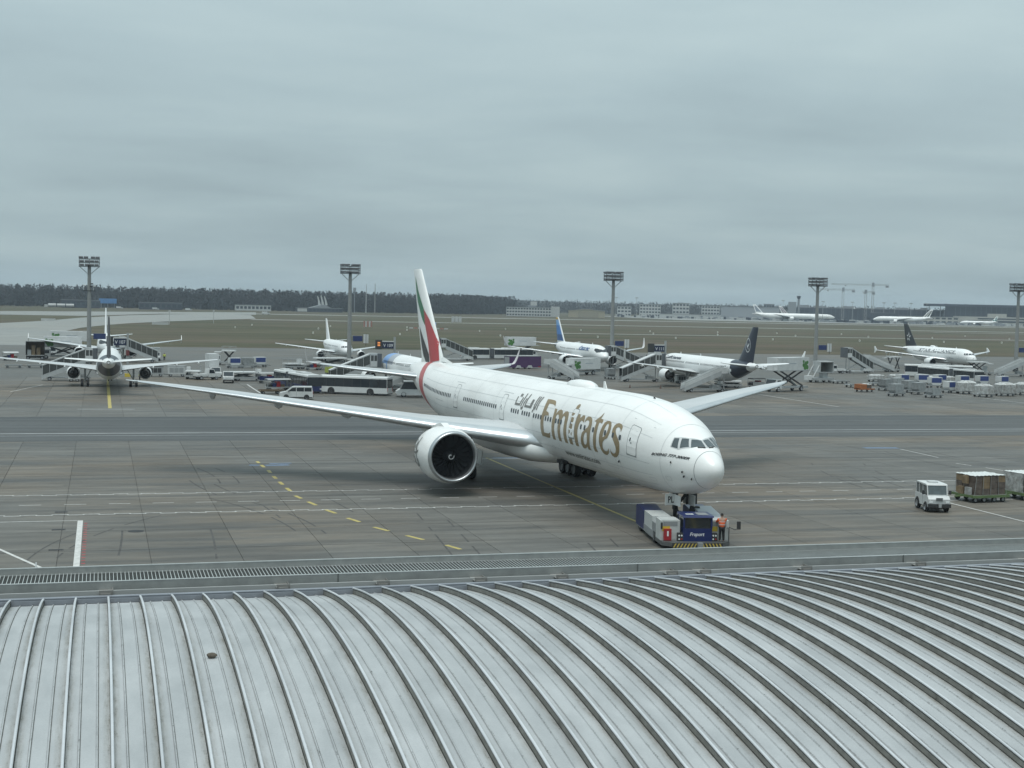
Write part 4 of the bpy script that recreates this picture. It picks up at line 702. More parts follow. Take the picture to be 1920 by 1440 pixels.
def jet(label, loc, yaw, body=None, bmats=None, finmat=None, cone=None, winglet='shark', eng=(1.08, 4.2), scale=1.0, group='jets parked in two rows on the apron', tail=None, engmat=None, mask=False, windows=True, wl_mat=None, plug=0.0):
    pw, pt = plug * 0.615, plug; F3 = F3_ if not plug else Fus([(q[0] + (plug if q[0] > 10 else 0),) + q[1:] for q in ST320], 3.75); W320 = [(q[0], q[1] + pw, q[2], q[3]) for q in W320_]; FIN3 = [(q[0], q[1] + pt, q[2]) for q in FIN3_]
    o = thing('airliner', label, 'airplane', loc, R(yaw), group); o.scale = (scale,) * 3
    fuselage(F3, o, bmats or m_jw, 44, 40, body, cuts=[pt + q for q in (28.0, 28.5, 29.0, 29.5, 30.0, 30.5, 31.5, 32.5, 33.5, 35.2)])
    rg = []
    for a, w, h0, h1 in [(10.2, 0.5, 2.0, 2.3), (11.2, 1.7, 1.75, 2.7), (13, 2.15, 1.62, 3.0), (17, 2.25, 1.6, 3.0), (19.5, 1.9, 1.7, 2.8), (21.5, 0.6, 1.95, 2.3)]:
        rg.append([(-a - pw, w * math.cos(t_), (h0 + h1) / 2 + (h1 - h0) / 2 * math.sin(t_)) for t_ in [2 * math.pi * k / 24 for k in range(24)]])
    MB().loft(rg).build('belly_fairing', m_jw, o, 50)
    for s_ in (1, -1):
        wo = wing(o, W320, s_, [m_wg, m_le], th=1.15)
        for y, x, ln in ((6.9, 17.0 + pw, 3.2), (10.6, 18.3 + pw, 2.8), (14.0, 20.0 + pw, 2.0)):
            z = float(np.interp(y, [q[0] for q in W320], [q[3] for q in W320])); r2 = []
            for u, r_ in ((0, 0.02), (0.2, 0.2), (0.5, 0.26), (0.8, 0.15), (1.0, 0.02)): r2.append([(-(x + u * ln), -s_ * y + 0.5 * r_ * math.cos(t_), z - 0.2 + r_ * math.sin(t_)) for t_ in [2 * math.pi * k / 8 for k in range(8)]])
            MB().loft(r2).build('flap_fairing', m_jw, wo, 50)
        if winglet == 'shark':
            r2 = [[(-(x + pw + c * u), -s_ * (y + v * c), z) for u, v in FOIL_S] for y, x, c, z in ((17.0, 20.5, 1.5, 4.70), (17.35, 20.7, 1.45, 4.85), (17.6, 21.0, 1.3, 5.3), (17.85, 21.7, 0.95, 6.3), (17.98, 22.3, 0.5, 7.15))]
            MB().loft(r2).build('winglet', wl_mat or m_jw, wo, 40)
        elif winglet == 'fence':
            MB().prism([(x_ - pw, z_) for x_, z_ in [(-20.7, 4.75), (-21.9, 5.75), (-22.3, 5.75), (-22.0, 4.7), (-22.2, 4.0), (-21.9, 4.0)]], -s_ * 17.0 - 0.05, -s_ * 17.0 + 0.05, 'y').build('wingtip_fence', m_jw, wo)
        r_, ln = eng; engine(o, (10.9 + pw, s_ * 5.75, 2.05), r_, ln, engmat or m_jw, spiral=False, blades=0, n=24); pylon(o, (10.9 + pw, s_ * 5.75, 2.05), r_, ln, 14.2 + pw, 3.2, m_jw, 0.3)
        wing(o, [(0.6, 32.1 + pt, 4.2, 4.95), (1.0, 32.4 + pt, 4.0, 5.0), (6.1, 35.9 + pt, 1.6, 5.5), (6.22, 36.2 + pt, 1.2, 5.52)], s_, [m_jw, m_le], 'stabilizer')
        gear(o, 17.7 + pw, s_ * 3.8, 2.9, 0.58, 0.42, 1, 0.1, 0.45, m_strut)
        A_ = lambda th: th if s_ > 0 else 180 - th
        if mask: decal('cockpit_mask', [[(3.9, A_(44)), (2.6, A_(64)), (2.05, A_(90)), (1.28, A_(90)), (1.72, A_(46)), (2.4, A_(26)), (3.6, A_(30))]], F3, m_blk, o, 0.012, 0.2, 1.4)
        for q in CK3: decal('cockpit_window', [[(a, A_(t_)) for a, t_ in q]], F3, m_glass, o, 0.022, 0.2, 1.4)
        if windows:
            wn = MB()
            for k in range(40 + int(plug / 0.56)):
                a = 6.6 + 0.56 * k
                if k not in (17, 30): wn.add([F3.p(a - 0.12, A_(14), 0.015), F3.p(a + 0.12, A_(14), 0.015), F3.p(a + 0.12, A_(23.5), 0.015), F3.p(a - 0.12, A_(23.5), 0.015)], [(0, 1, 2, 3)])
            tag(wn.build('cabin_windows', m_glass, o), kind='stuff')
        for a, w, lo, hi in ((5.3, 0.82, -12, 40), (29.6 + pt, 0.75, -4, 42)):
            d_ = decal('door', [[(a - w / 2, A_(lo)), (a + w / 2, A_(lo)), (a + w / 2, A_(hi)), (a - w / 2, A_(hi))], [(a - w / 2 + 0.05, A_(lo + 1.5)), (a + w / 2 - 0.05, A_(lo + 1.5)), (a + w / 2 - 0.05, A_(hi - 1.5)), (a - w / 2 + 0.05, A_(hi - 1.5))]], F3, m_ln, o, 0.014, 0.6, 2)
    gear(o, 5.07, 0, 2.0, 0.38, 0.22, 1, 0.1, 0.25, m_strut, 'nose_gear')
    fin(o, FIN3, 0, finmat or m_jw, 0.10)
    MB().prism([(-9, 5.8), (-9.5, 5.8), (-9.45, 6.2), (-9.3, 6.2)], -0.02, 0.02, 'y').build('blade_antenna', m_jw, o)
    MB().prism([(-19, 5.8), (-19.5, 5.8), (-19.45, 6.2), (-19.3, 6.2)], -0.02, 0.02, 'y').build('blade_antenna', m_jw, o)
    return o
def side_text(o, s, a0, a1, th0, th1, mat, side=1, **k):
    f = (lambda u, v: F3_.p(a0 + (a1 - a0) * u, (th0 + (th1 - th0) * v) if side > 0 else 180 - (th0 + (th1 - th0) * v), 0.02))
    return lettering('title', s, f, mat, o, **k)
m_dot = M('tail cone end', (0.06, 0.06, 0.06), 0.5)
PLUG = 6.9; FIN3 = FIN3_; FIN1 = [(q[0], q[1] + PLUG, q[2]) for q in FIN3_]
def crane_livery(a, th): 
    a -= PLUG; up_ = math.sin(R(th)); lim = 30.3 - 1.6 * up_ if up_ > 0 else 30.3 + 0.2 * up_
    return 1 if lim < a < 35.2 else 0
def crane_logo(o, side):
    cx, cz, r = 34.1 + PLUG, 8.55, 1.25; mb = MB(); n = 40; tr = []
    for k in range(n):
        a0, a1 = 2 * math.pi * k / n, 2 * math.pi * (k + 1) / n; q = [(cx + rr * 0.78 * math.cos(t_) - 0.0, cz + rr * math.sin(t_)) for rr in (r, r * 0.90) for t_ in (a0, a1)]
        tr += [(q[0], q[1], q[3]), (q[0], q[3], q[2])]
    fin_decal('tail_ring', None, FIN1, 0.10, m_jw, o, (side,), 0.02, 0.5, tr)
    d = 1 if side < 0 else -1     # bird flies towards the nose
    bird = [(0.62, 0.42), (0.30, 0.05), (0.05, -0.1), (-0.25, 0.22), (-0.62, 0.30), (-0.45, 0.12), (-0.30, 0.02), (-0.5, 0.05), (-0.2, -0.2), (0.0, -0.32), (-0.42, -0.62), (-0.36, -0.68), (0.22, -0.32), (0.40, -0.05), (0.68, 0.36)]
    fin_decal('tail_bird', [(cx - 0.9 * x, cz + 1.15 * z) for x, z in bird], FIN1, 0.10, m_jw, o, (side,), 0.022, 0.5)
for lab, loc, yaw in (('white jet with navy tail seen tail-on at stand V 107 on the left', (1.75, 260.6, 0), 89.3), ('white jet with navy tail and crane ring at stand V 111', (110.0, 266.8, 0), 88.8)):
    o = jet(lab, loc, yaw, crane_livery, [m_jw, m_navy], m_navy, eng=(1.15, 4.3) if 'V 111' in lab else (1.0, 4.4), plug=PLUG, winglet='shark' if 'V 111' in lab else None)
    for s_ in (1, -1): crane_logo(o, s_)
    side_text(o, 'Lufthansa', 5.6, 13.4, 32, 52, m_navy, -1, offset=0.04); side_text(o, 'Lufthansa', 13.0, 5.6, 33, 50, m_navy, 1, offset=0.02)
    MB().loft(revolve([(37.5 + PLUG, 0.3), (37.62 + PLUG, 0.26), (37.55 + PLUG, 0.15)], (0, 0, 4.97), 16), True).build('exhaust_pipe', m_dot, o, 40)
# light blue holiday jet whose nose shows behind the big tail
m_lb = M('light blue paint', (0.17, 0.32, 0.58), 0.35, var=0.05); m_gr = M('grey band paint', (0.33, 0.36, 0.40), 0.4)
def tui(a, th): 
    up_ = math.sin(R(th)); return 1 if (a < 9.5 and up_ > -0.35 and not (3.5 < a < 8.6 and up_ < 0.22)) else (2 if a < 14 and up_ > 0.1 and a > 9.5 else 0)
o = jet('white holiday jet with light blue nose and fin at stand V 109', (49.7, 250.0, 0), 90.0, tui, [m_jw, m_lb, m_gr], m_lb, wl_mat=M('pale winglet', (0.62, 0.6, 0.6), 0.4))
o2 = o
# second row, noses towards the terminal
o = jet('plain white jet parked nose towards us far behind the V 107 jet', (1.3, 318.0, 0), -90.0, mask=True, winglet='fence')
o = jet('small all white jet behind the second light mast', (55.9, 328.0, 0), -89.0, scale=0.86, winglet=None, eng=(1.0, 3.8))
m_db = M('deep blue paint', (0.020, 0.075, 0.22), 0.35, var=0.08); m_mb = M('mid blue paint', (0.06, 0.20, 0.50), 0.35); m_cb = M('clear blue paint', (0.20, 0.40, 0.68), 0.35); m_yl = M('warm yellow paint', (0.55, 0.33, 0.04), 0.4)
o = jet('white jet with blue lettering and a blue fin tipped yellow', (110.4, 302.0, 0), -90.2, lambda a, th: 1 if a > 33.2 else 0, [m_jw, M('slate tail cone', (0.07, 0.10, 0.13), 0.4)], m_jw, mask=True, wl_mat=M('pale winglet', (0.62, 0.6, 0.6), 0.4))
for z0, z1, mt in ((11.15, 11.74, m_yl), (9.75, 11.15, m_cb), (7.5, 9.75, m_mb), (5.95, 7.5, m_db)):
    le = lambda z: float(np.interp(z, [5.4, 6.0, 11.6, 11.76], [28.9, 30.2, 35.2, 35.6])) + 0.45
    te = lambda z: float(np.interp(z, [5.4, 6.0, 11.6, 11.76], [36.1, 36.2, 37.7, 37.6]))
    for s_ in (1, -1): fin_decal('fin_colour_band', [(le(z0), z0), (te(z0), z0), (te(z1), z1), (le(z1), z1)], FIN3, 0.10, mt, o, (s_,), 0.02, 0.4)
side_text(o, 'discover', 13.9, 6.6, 20, 50, m_db, 1, offset=0.05)
o = jet('white jet with STAR ALLIANCE lettering and black fin', (214.4, 312.6, 0), -93.0, None, None, m_blk, winglet='fence', eng=(1.02, 4.4), scale=0.985)
side_text(o, 'STAR ALLIANCE', 25.8, 7.2, 24, 47, M('slate lettering', (0.05, 0.065, 0.075), 0.5), 1, shear=0.15, offset=0.03)
side_text(o, 'Lufthansa', 10.2, 7.4, -16, -9, m_navyl, 1)
MB().loft([[(-a, w * math.cos(t_), 5.75 + h * max(math.sin(t_), -0.1)) for t_ in [2 * math.pi * k / 14 for k in range(14)]] for a, w, h in ((20.0, 0.05, 0.1), (20.5, 0.45, 0.42), (22.0, 0.5, 0.48), (22.9, 0.05, 0.1))]).build('antenna_dome', m_jw, o, 50)
cx, cz = 34.35, 8.2
for k in range(5):
    a0 = R(90 + 72 * k); P_ = lambda r_, t_: (cx + r_ * math.cos(a0 + t_) * 0.95, cz + r_ * math.sin(a0 + t_) * 1.05)
    for s_ in (1, -1): fin_decal('tail_star_arm', [P_(1.35, 0), P_(0.62, 0.62), P_(0.40, -0.25)], FIN3, 0.10, m_jw, o, (s_,), 0.02, 0.5)
# ---- wide-bodies far away across the field
def far_jet(label, loc, yaw, finmat, sc=1.0, stripes=None):
    o = thing('airliner', label, 'airplane', loc, R(yaw), 'wide bodies on the far apron'); o.scale = (sc,) * 3
    fuselage(F7, o, m_fw, 24, 20)
    for s_ in (1, -1):
        wing(o, W777, s_, [m_wg, m_le], sub=1); wing(o, [(0.9, 62.6, 7.6, 7.05), (6.4, 66.7, 4.7, 7.60), (10.75, 70.3, 1.9, 8.05)], s_, [m_fw, m_le], 'stabilizer', sub=1)
        engine(o, (24.8, s_ * 9.61, 3.1), 1.9, 6.0, m_fw, False, 0, 16); gear(o, 36.9, s_ * 5.49, 4.0, 0.67, 0.5, 3, 1.46, 0.72, m_strutd)
    gear(o, 5.9, 0, 2.9, 0.5, 0.4, 1, 0.1, 0.3, m_strutd, 'nose_gear')
    fin(o, FIN7, 0, m_fw, 0.10)
    if finmat:
        for s_ in (1, -1):
            for pts in (stripes or [[(62.5, 10), (68.5, 10), (71, 17), (69.2, 17)]]): fin_decal('fin_emblem', pts, FIN7, 0.10, finmat, o, (s_,), 0.05, 2)
    return o
m_gy = M('grey emblem paint', (0.22, 0.25, 0.29), 0.4); m_bw = M('mauve emblem paint', (0.22, 0.15, 0.19), 0.4)
far_jet('long white jet on the far apron with a grey tail emblem', (879, 1628, 0), -28, m_gy, 1.1)
far_jet('distant white jet whose striped tail shows above the long white jet', (968, 1739, 0), -28, m_bw, 1.05, [[(62, 9.5), (64, 9.5), (69.5, 16.5), (68.5, 16.5)], [(65, 9.5), (67, 9.5), (71, 16.5), (70.2, 16.5)]])
far_jet('distant white jet below the tower cranes', (1088, 1749, 0), -30, m_gy, 1.05)
far_jet('white jet facing left on the far taxiway with dark striped fin', (941, 1593, 0), 150, M('green black emblem', (0.05, 0.06, 0.05), 0.4), 1.0, [[(62.2, 9.5), (64.2, 9.5), (70, 16.8), (69, 16.8)], [(65.2, 9.5), (67.6, 9.5), (71.6, 16.8), (70.6, 16.8)]])
far_jet('smaller pale green jet in front of the far right hall', (1030, 1537, 0), 148, M('teal emblem', (0.05, 0.16, 0.15), 0.4), 0.62, [[(61.5, 9.2), (64.5, 9.2), (67, 12), (64, 12)], [(66, 9.2), (69, 9.2), (70.5, 13), (68, 13)], [(66, 13.2), (69, 13.2), (71.5, 17), (69.4, 17)]])
# ------------------------------------------------------------------ apron equipment
v_white = M('vehicle white', (0.55, 0.565, 0.56), 0.35, var=0.16, scale=0.8, dark=(0.36, 0.36, 0.34), dk=(0.55, 0.8), rnd=0.08); v_grey = M('vehicle grey', (0.30, 0.315, 0.315), 0.45, var=0.12); v_dark = M('chassis black', (0.030, 0.031, 0.032), 0.6, var=0.2)
v_navy = M('vehicle navy', (0.018, 0.026, 0.095), 0.35, var=0.1); v_blue = M('container blue', (0.03, 0.055, 0.19), 0.45, var=0.15); v_silver = M('container aluminium', (0.34, 0.355, 0.355), 0.45, 0.45, var=0.35, scale=2, rnd=0.22)
v_yel = M('safety yellow', (0.55, 0.42, 0.05), 0.5, var=0.15); v_red = M('signal red', (0.30, 0.015, 0.02), 0.45); v_orange = M('rust orange paint', (0.34, 0.12, 0.04), 0.6, var=0.3); v_green = M('dolly green', (0.10, 0.15, 0.06), 0.6, var=0.3)
v_purple = M('purple paint', (0.070, 0.028, 0.095), 0.45, var=0.12); v_pane = M('stair pane', (0.060, 0.064, 0.062), 0.25, var=0.2); v_sgrey = M('stair flank grey', (0.43, 0.45, 0.45), 0.45, 0.1, var=0.15)
v_bel = M('bellows', (0.10, 0.11, 0.12), 0.8, var=0.2); v_film = M('plastic film', (0.44, 0.45, 0.44), 0.30, var=0.6, scale=3.0, bump=0.8, dark=(0.20, 0.18, 0.16), dk=(0.5, 0.68), rnd=0.12); v_card = M('cardboard', (0.20, 0.145, 0.085), 0.75, var=0.35, scale=2.5); v_wrap = M('wrapped cartons', (0.115, 0.092, 0.076), 0.42, var=0.55, scale=3.2, bump=0.5)
v_lamp = M('headlamp', (0.7, 0.72, 0.72), 0.15); v_tail = M('tail lamp', (0.35, 0.02, 0.02), 0.2); v_brown = M('brown timber', (0.13, 0.095, 0.06), 0.7, var=0.3); v_conc = M('mast concrete', (0.24, 0.25, 0.245), 0.7, var=0.18, scale=0.8)
v_leaf = M('printed leaf green', (0.055, 0.17, 0.035), 0.5, var=0.35, scale=1.5); v_print = M('printed grey line', (0.30, 0.34, 0.38), 0.5)

def bus(label, c, yaw, artic=False, low=None, L_=12.0, roof=None, group='apron buses', stripe=None):
    o = thing('apron_bus', label, 'bus', (*c, 0), R(yaw), group); low = low or v_white; roof = roof or v_white
    secs = [(-L_ / 2, L_ / 2)] if not artic else [(-L_ / 2, -L_ / 2 + L_ * 0.36), (-L_ / 2 + L_ * 0.43, L_ / 2)]
    for i, (a, b) in enumerate(secs):
        front = i == len(secs) - 1; bev = 0.12
        body = MB().prism([(-1.27, 0.34), (1.27, 0.34), (1.27, 1.22), (-1.27, 1.22)], a, b, 'x').build('body', low, o)
        MB().prism([(-1.25, 1.22), (1.25, 1.22), (1.24, 2.60), (-1.24, 2.60)], a + 0.04, b - 0.04, 'x').build('window_band', m_glass, o)
        MB().prism([(-1.27, 2.60), (1.27, 2.60), (1.24, 2.84), (1.08, 2.94), (-1.08, 2.94), (-1.24, 2.84)], a, b, 'x').build('roof', roof, o)
        n = max(2, int((b - a) / 1.45))
        for k in range(n + 1):
            x = a + 0.06 + (b - a - 0.12) * k / n
            for s_ in (-1, 1): MB().bb(x - 0.035, x + 0.035, s_ * 1.255 - 0.012, s_ * 1.255 + 0.012, 1.22, 2.60).build('pillar', v_dark if 0 < k < n else low, o)
        MB().bb(a + (b - a) * 0.25, a + (b - a) * 0.62, -0.75, 0.75, 2.94, 3.14).build('roof_unit', roof, o)
        for x in ((a + (b - a) * 0.24, b - (b - a) * 0.2) if not artic else ((b - (b - a) * 0.2, a + (b - a) * 0.3) if front else (a + (b - a) * 0.42,))):
            for s_ in (-1, 1):
                MB().cyl((x, s_ * 1.262, 0.52), (x, s_ * 1.285, 0.52), 0.60, n=20).build('wheel_arch', v_dark, o); wheel(o, x, s_ * 1.16, 0.48, 0.48, 0.28)
    x = L_ / 2
    MB().prism([(-1.16, 1.15), (1.16, 1.15), (1.14, 2.6), (-1.14, 2.6)], x - 0.02, x + 0.03, 'x').build('windscreen', m_glass, o)
    MB().prism([(-1.05, 1.55), (1.05, 1.55), (1.05, 2.6), (-1.05, 2.6)], -x - 0.03, -x + 0.02, 'x').build('rear_window', m_glass, o)
    for s_ in (-1, 1):
        MB().bb(x, x + 0.03, s_ * 0.95 - 0.2, s_ * 0.95 + 0.2, 0.62, 0.82).build('headlight', v_lamp, o); MB().bb(-x - 0.03, -x, s_ * 1.1 - 0.08, s_ * 1.1 + 0.08, 0.7, 1.3).build('tail_light', v_tail, o)
        MB().bar((x - 0.1, s_ * 1.24, 2.5), (x + 0.25, s_ * 1.5, 2.2), 0.06).bb(x + 0.18, x + 0.3, s_ * 1.5 - 0.1, s_ * 1.5 + 0.1, 1.85, 2.3).build('mirror', v_dark, o)
    MB().bb(-x, x, -1.2, 1.2, 0.2, 0.36).build('underframe', v_dark, o)
    if artic:
        a, b = secs[0][1], secs[1][0]
        for k in range(6):
            xx = a + (b - a) * k / 6; w = 1.22 if k % 2 else 1.14; MB().bb(xx, xx + (b - a) / 6, -w, w, 0.5, 2.86).build('bellows_fold', v_bel, o)
    if stripe:
        for s_ in (-1, 1): MB().bb(-x + 1, x - 1, s_ * 1.274 - 0.004, s_ * 1.274 + 0.004, 0.4, 1.2).build('side_panel', stripe, o)
    return o
bus('white single apron bus with dark windows in front of the big tail', (38.9, 221.9), 149, L_=11.8)
bus('dark blue articulated apron bus with white roof behind the van', (31.2, 232.4), -80, True, v_navy, 18.5)
bus('long white articulated bus beside the blue finned jet', (101.6, 362.0), 8, True, None, 20)
bus('white bus behind the articulated bus below the lettered jet', (185.4, 284.5), -30, False, None, 15)
bus('white articulated bus behind the rows of containers', (178.6, 269.5), 92, True, None, 20.5)
bus('white bus mostly hidden behind the red tail band', (47.6, 214.3), 158, L_=6.5) if False else None

def van(label, c, yaw):
    o = thing('van', label, 'van', (*c, 0), R(yaw))
    MB().prism([(2.45, 0.38), (2.5, 0.72), (2.38, 0.98), (1.55, 1.16), (-2.42, 1.16), (-2.45, 0.38)], -0.94, 0.94, 'y').build('body', v_white, o)
    MB().prism([(1.55, 1.16), (0.72, 1.82), (0.5, 1.92), (-2.25, 1.94), (-2.42, 1.16)], -0.88, 0.88, 'y').build('upper_body', v_white, o)
    MB().prism([(1.47, 1.2), (0.76, 1.79), (0.70, 1.74), (1.38, 1.18)], -0.80, 0.80, 'y').build('windscreen', m_glass, o)
    for s_ in (-1, 1):
        for a, b in ((0.08, 1.22), (-1.1, -0.02), (-2.22, -1.18)):
            MB().prism([(a, 1.2), (b, 1.2), (b - (0.55 if b > 1 else 0), 1.76 if b <= 1 else 1.70), (a, 1.78)], s_ * 0.882 - 0.006, s_ * 0.882 + 0.006, 'y').build('window', m_glass, o)
        for x in (1.5, -1.5): MB().cyl((x, s_ * 0.935, 0.36), (x, s_ * 0.946, 0.36), 0.4, n=18).build('wheel_arch', v_dark, o); wheel(o, x, s_ * 0.86, 0.33, 0.33, 0.22)
        MB().bb(2.40, 2.5, s_ * 0.72 - 0.16, s_ * 0.72 + 0.16, 0.74, 0.92).build('headlight', v_lamp, o); MB().bb(-2.47, -2.42, s_ * 0.84 - 0.08, s_ * 0.84 + 0.08, 0.8, 1.25).build('tail_light', v_tail, o)
        MB().bb(1.05, 1.2, s_ * 1.02 - 0.1, s_ * 1.02 + 0.1, 1.15, 1.32).build('mirror', v_dark, o)
        MB().bb(0.0, 0.02, s_ * 0.945 - 0.004, s_ * 0.945 + 0.004, 0.45, 1.15).build('door_gap', v_dark, o)
    MB().bb(-2.52, -2.4, -0.93, 0.93, 0.35, 0.6).build('rear_bumper', v_dark, o); MB().bb(2.4, 2.54, -0.9, 0.9, 0.3, 0.5).build('front_bumper', v_grey, o); MB().bb(-2.3, 2.3, -0.8, 0.8, 0.22, 0.4).build('underframe', v_dark, o)
van('white passenger van driving in front of the blue bus', (28.2, 211.0), 172)

def small_truck(label, c, yaw, box=None, cab=v_white, L_=4.6, load=None, name='pickup_truck', cat='truck', group=None):
    o = thing(name, label, cat, (*c, 0), R(yaw), group); h = L_ / 2
    MB().bb(-h, h, -0.85, 0.85, 0.42, 0.62).build('chassis', v_dark, o)
    MB().prism([(h, 0.5), (h, 1.05), (h - 1.0, 1.15), (h - 1.35, 1.95), (h - 2.3, 1.97), (h - 2.4, 0.5)], -0.92, 0.92, 'y').build('cab', cab, o)
    MB().prism([(h - 1.03, 1.2), (h - 1.34, 1.88), (h - 1.30, 1.90), (h - 0.98, 1.21)], -0.8, 0.8, 'y').build('windscreen', m_glass, o)
    for s_ in (-1, 1):
        MB().prism([(h - 1.15, 1.18), (h - 1.42, 1.84), (h - 2.2, 1.86), (h - 2.25, 1.18)], s_ * 0.925 - 0.006, s_ * 0.925 + 0.006, 'y').build('window', m_glass, o)
        MB().bb(h, h + 0.02, s_ * 0.65 - 0.16, s_ * 0.65 + 0.16, 0.75, 0.95).build('headlight', v_lamp, o)
        for x in (h - 0.85, -h + 0.85): wheel(o, x, s_ * 0.8, 0.36, 0.36, 0.24)
    if box: MB().bb(-h, h - 2.5, -0.95, 0.95, 0.62, box).build('load_box', load or v_white, o)
    else: MB().bb(-h, h - 2.5, -0.9, 0.9, 0.6, 1.05).bb(-h + 0.06, h - 2.56, -0.84, 0.84, 1.05, 1.06, 0).build('load_bed', load or v_white, o)
    MB().bb(h - 0.02, h + 0.08, -0.85, 0.85, 0.42, 0.62).build('bumper', v_dark, o)
    return o
small_truck('white pickup truck facing the terminal left of the blue bus', (21.7, 252.0), -95, None)
small_truck('white pickup parked between the loader and the stair truck', (168.5, 301.5), 175, None)
small_truck('white service truck with tall box body beside the left wing', (20.3, 267.2), -80, 4.4, L_=5.4)
small_truck('white box truck facing us beyond the V 107 wing', (12.4, 336.5), -90, 2.9, L_=6.2)
small_truck('low white tow truck near the end of the V 107 wing', (18.6, 260.4), 20, None)
small_truck('white and black cab truck behind the V 111 stairs', (144.0, 357.5), 100, 3.2, L_=6.0)

def catering(label, c, yaw, lift, leaf_end=-1, L_=9.0, group='catering lift trucks'):
    o = thing('catering_truck', label, 'truck', (*c, 0), R(yaw), group); h = L_ / 2
    MB().bb(-h, h, -1.0, 1.0, 0.6, 0.9).build('chassis', v_grey, o)
    MB().prism([(h + 0.1, 0.55), (h + 0.1, 1.4), (h - 0.25, 2.25), (h - 1.9, 2.3), (h - 1.9, 0.55)], -1.15, 1.15, 'y').build('cab', v_white, o)
    MB().prism([(h + 0.09, 1.42), (h - 0.22, 2.2), (h - 0.18, 2.22), (h + 0.13, 1.43)], -1.02, 1.02, 'y').build('windscreen', m_glass, o)
    for s_ in (-1, 1):
        MB().bb(h - 1.6, h - 0.5, s_ * 1.155 - 0.006, s_ * 1.155 + 0.006, 1.35, 2.1).build('window', m_glass, o)
        for x in (h - 0.9, -h + 2.2): wheel(o, x, s_ * 1.0, 0.5, 0.5, 0.32)
    z0 = 1.15 + lift; bx0, bx1 = -h + 0.3, h - (2.1 if lift < 0.4 else 0.4)
    body = MB().bb(bx0, bx1, -1.25, 1.25, z0, z0 + 2.35).build('box_body', v_white, o)
    MB().bb(bx0 - 0.03, bx1 + 0.03, -1.28, 1.28, z0 - 0.08, z0 + 0.06).build('floor_frame', v_grey, o)
    for s_ in (-1, 1):
        le = bx0 + 1.15 if leaf_end < 0 else bx1 - 1.15
        for q, (dx, dz, r_) in enumerate(((-0.6, 0.55, 0.42), (0.05, 0.5, 0.45), (0.5, 0.95, 0.36), (-0.15, 1.25, 0.42), (-0.65, 1.45, 0.30), (0.55, 1.6, 0.28))):
            y = s_ * (1.252 + 0.0015 * q); MB().cyl((le + dx, y - s_ * 0.001, z0 + dz), (le + dx, y + s_ * 0.003, z0 + dz), r_, n=14).build('leaf_print', v_leaf, body)
        cx = (bx0 + bx1) / 2 + (0.5 if leaf_end < 0 else -0.5); MB().bb(cx - 1.3, cx + 1.0, s_ * 1.253 - 0.002, s_ * 1.253 + 0.002, z0 + 1.2, z0 + 1.34).build('printed_line', v_print, body)
    MB().bb(bx0 + 0.05, bx0 + 1.0, -1.0, 1.0, z0 + 2.35, z0 + 2.42).build('roof_hatch', v_grey, body)
    pf = MB(); pf.bb(bx1, bx1 + 1.3, -1.1, 1.1, z0, z0 + 0.08)
    for s_ in (-1, 1): pf.bar((bx1 + 0.05, s_ * 1.08, z0 + 1.1), (bx1 + 1.28, s_ * 1.08, z0 + 1.1), 0.05); pf.bar((bx1 + 1.25, s_ * 1.08, z0), (bx1 + 1.25, s_ * 1.08, z0 + 1.1), 0.05)
    pf.build('front_platform', v_grey, o)
    if lift > 0.4:
        for s_ in (-1, 1):
            MB().bar((bx0 + 1.2, s_ * 0.8, 0.95), (bx1 - 1.4, s_ * 0.8, z0 - 0.1), 0.16, 0.26).build('scissor_arm', v_dark, o); MB().bar((bx1 - 1.4, s_ * 0.72, 0.95), (bx0 + 1.2, s_ * 0.72, z0 - 0.1), 0.16, 0.26).build('scissor_arm', v_dark, o)
        MB().cyl((bx0 + 2.0, 0, 1.0), ((bx0 + bx1) / 2, 0, (0.95 + z0) / 2), 0.12, n=10).build('lift_ram', v_grey, o)
    return o
catering('raised white catering truck with leaf print, nearer of the two left of mast one', (-8.2, 338.4), 180, 1.7, 1, 9.0)
catering('raised white catering truck with leaf print just behind the nearer one', (-7.2, 352.0), 180, 2.6, 1, 9.0)
catering('white catering truck with leaf print beside the long articulated bus', (109.6, 367.5), 4, 2.4, -1, 9.0)
catering('lowered white catering truck in front of the blue finned jet', (98.6, 285.6), 205, 0.1, 1, 10.4)
catering('white catering truck raised on scissor arms behind the far wingtip', (121.0, 233.9), 206, 2.7, -1, 10.0)

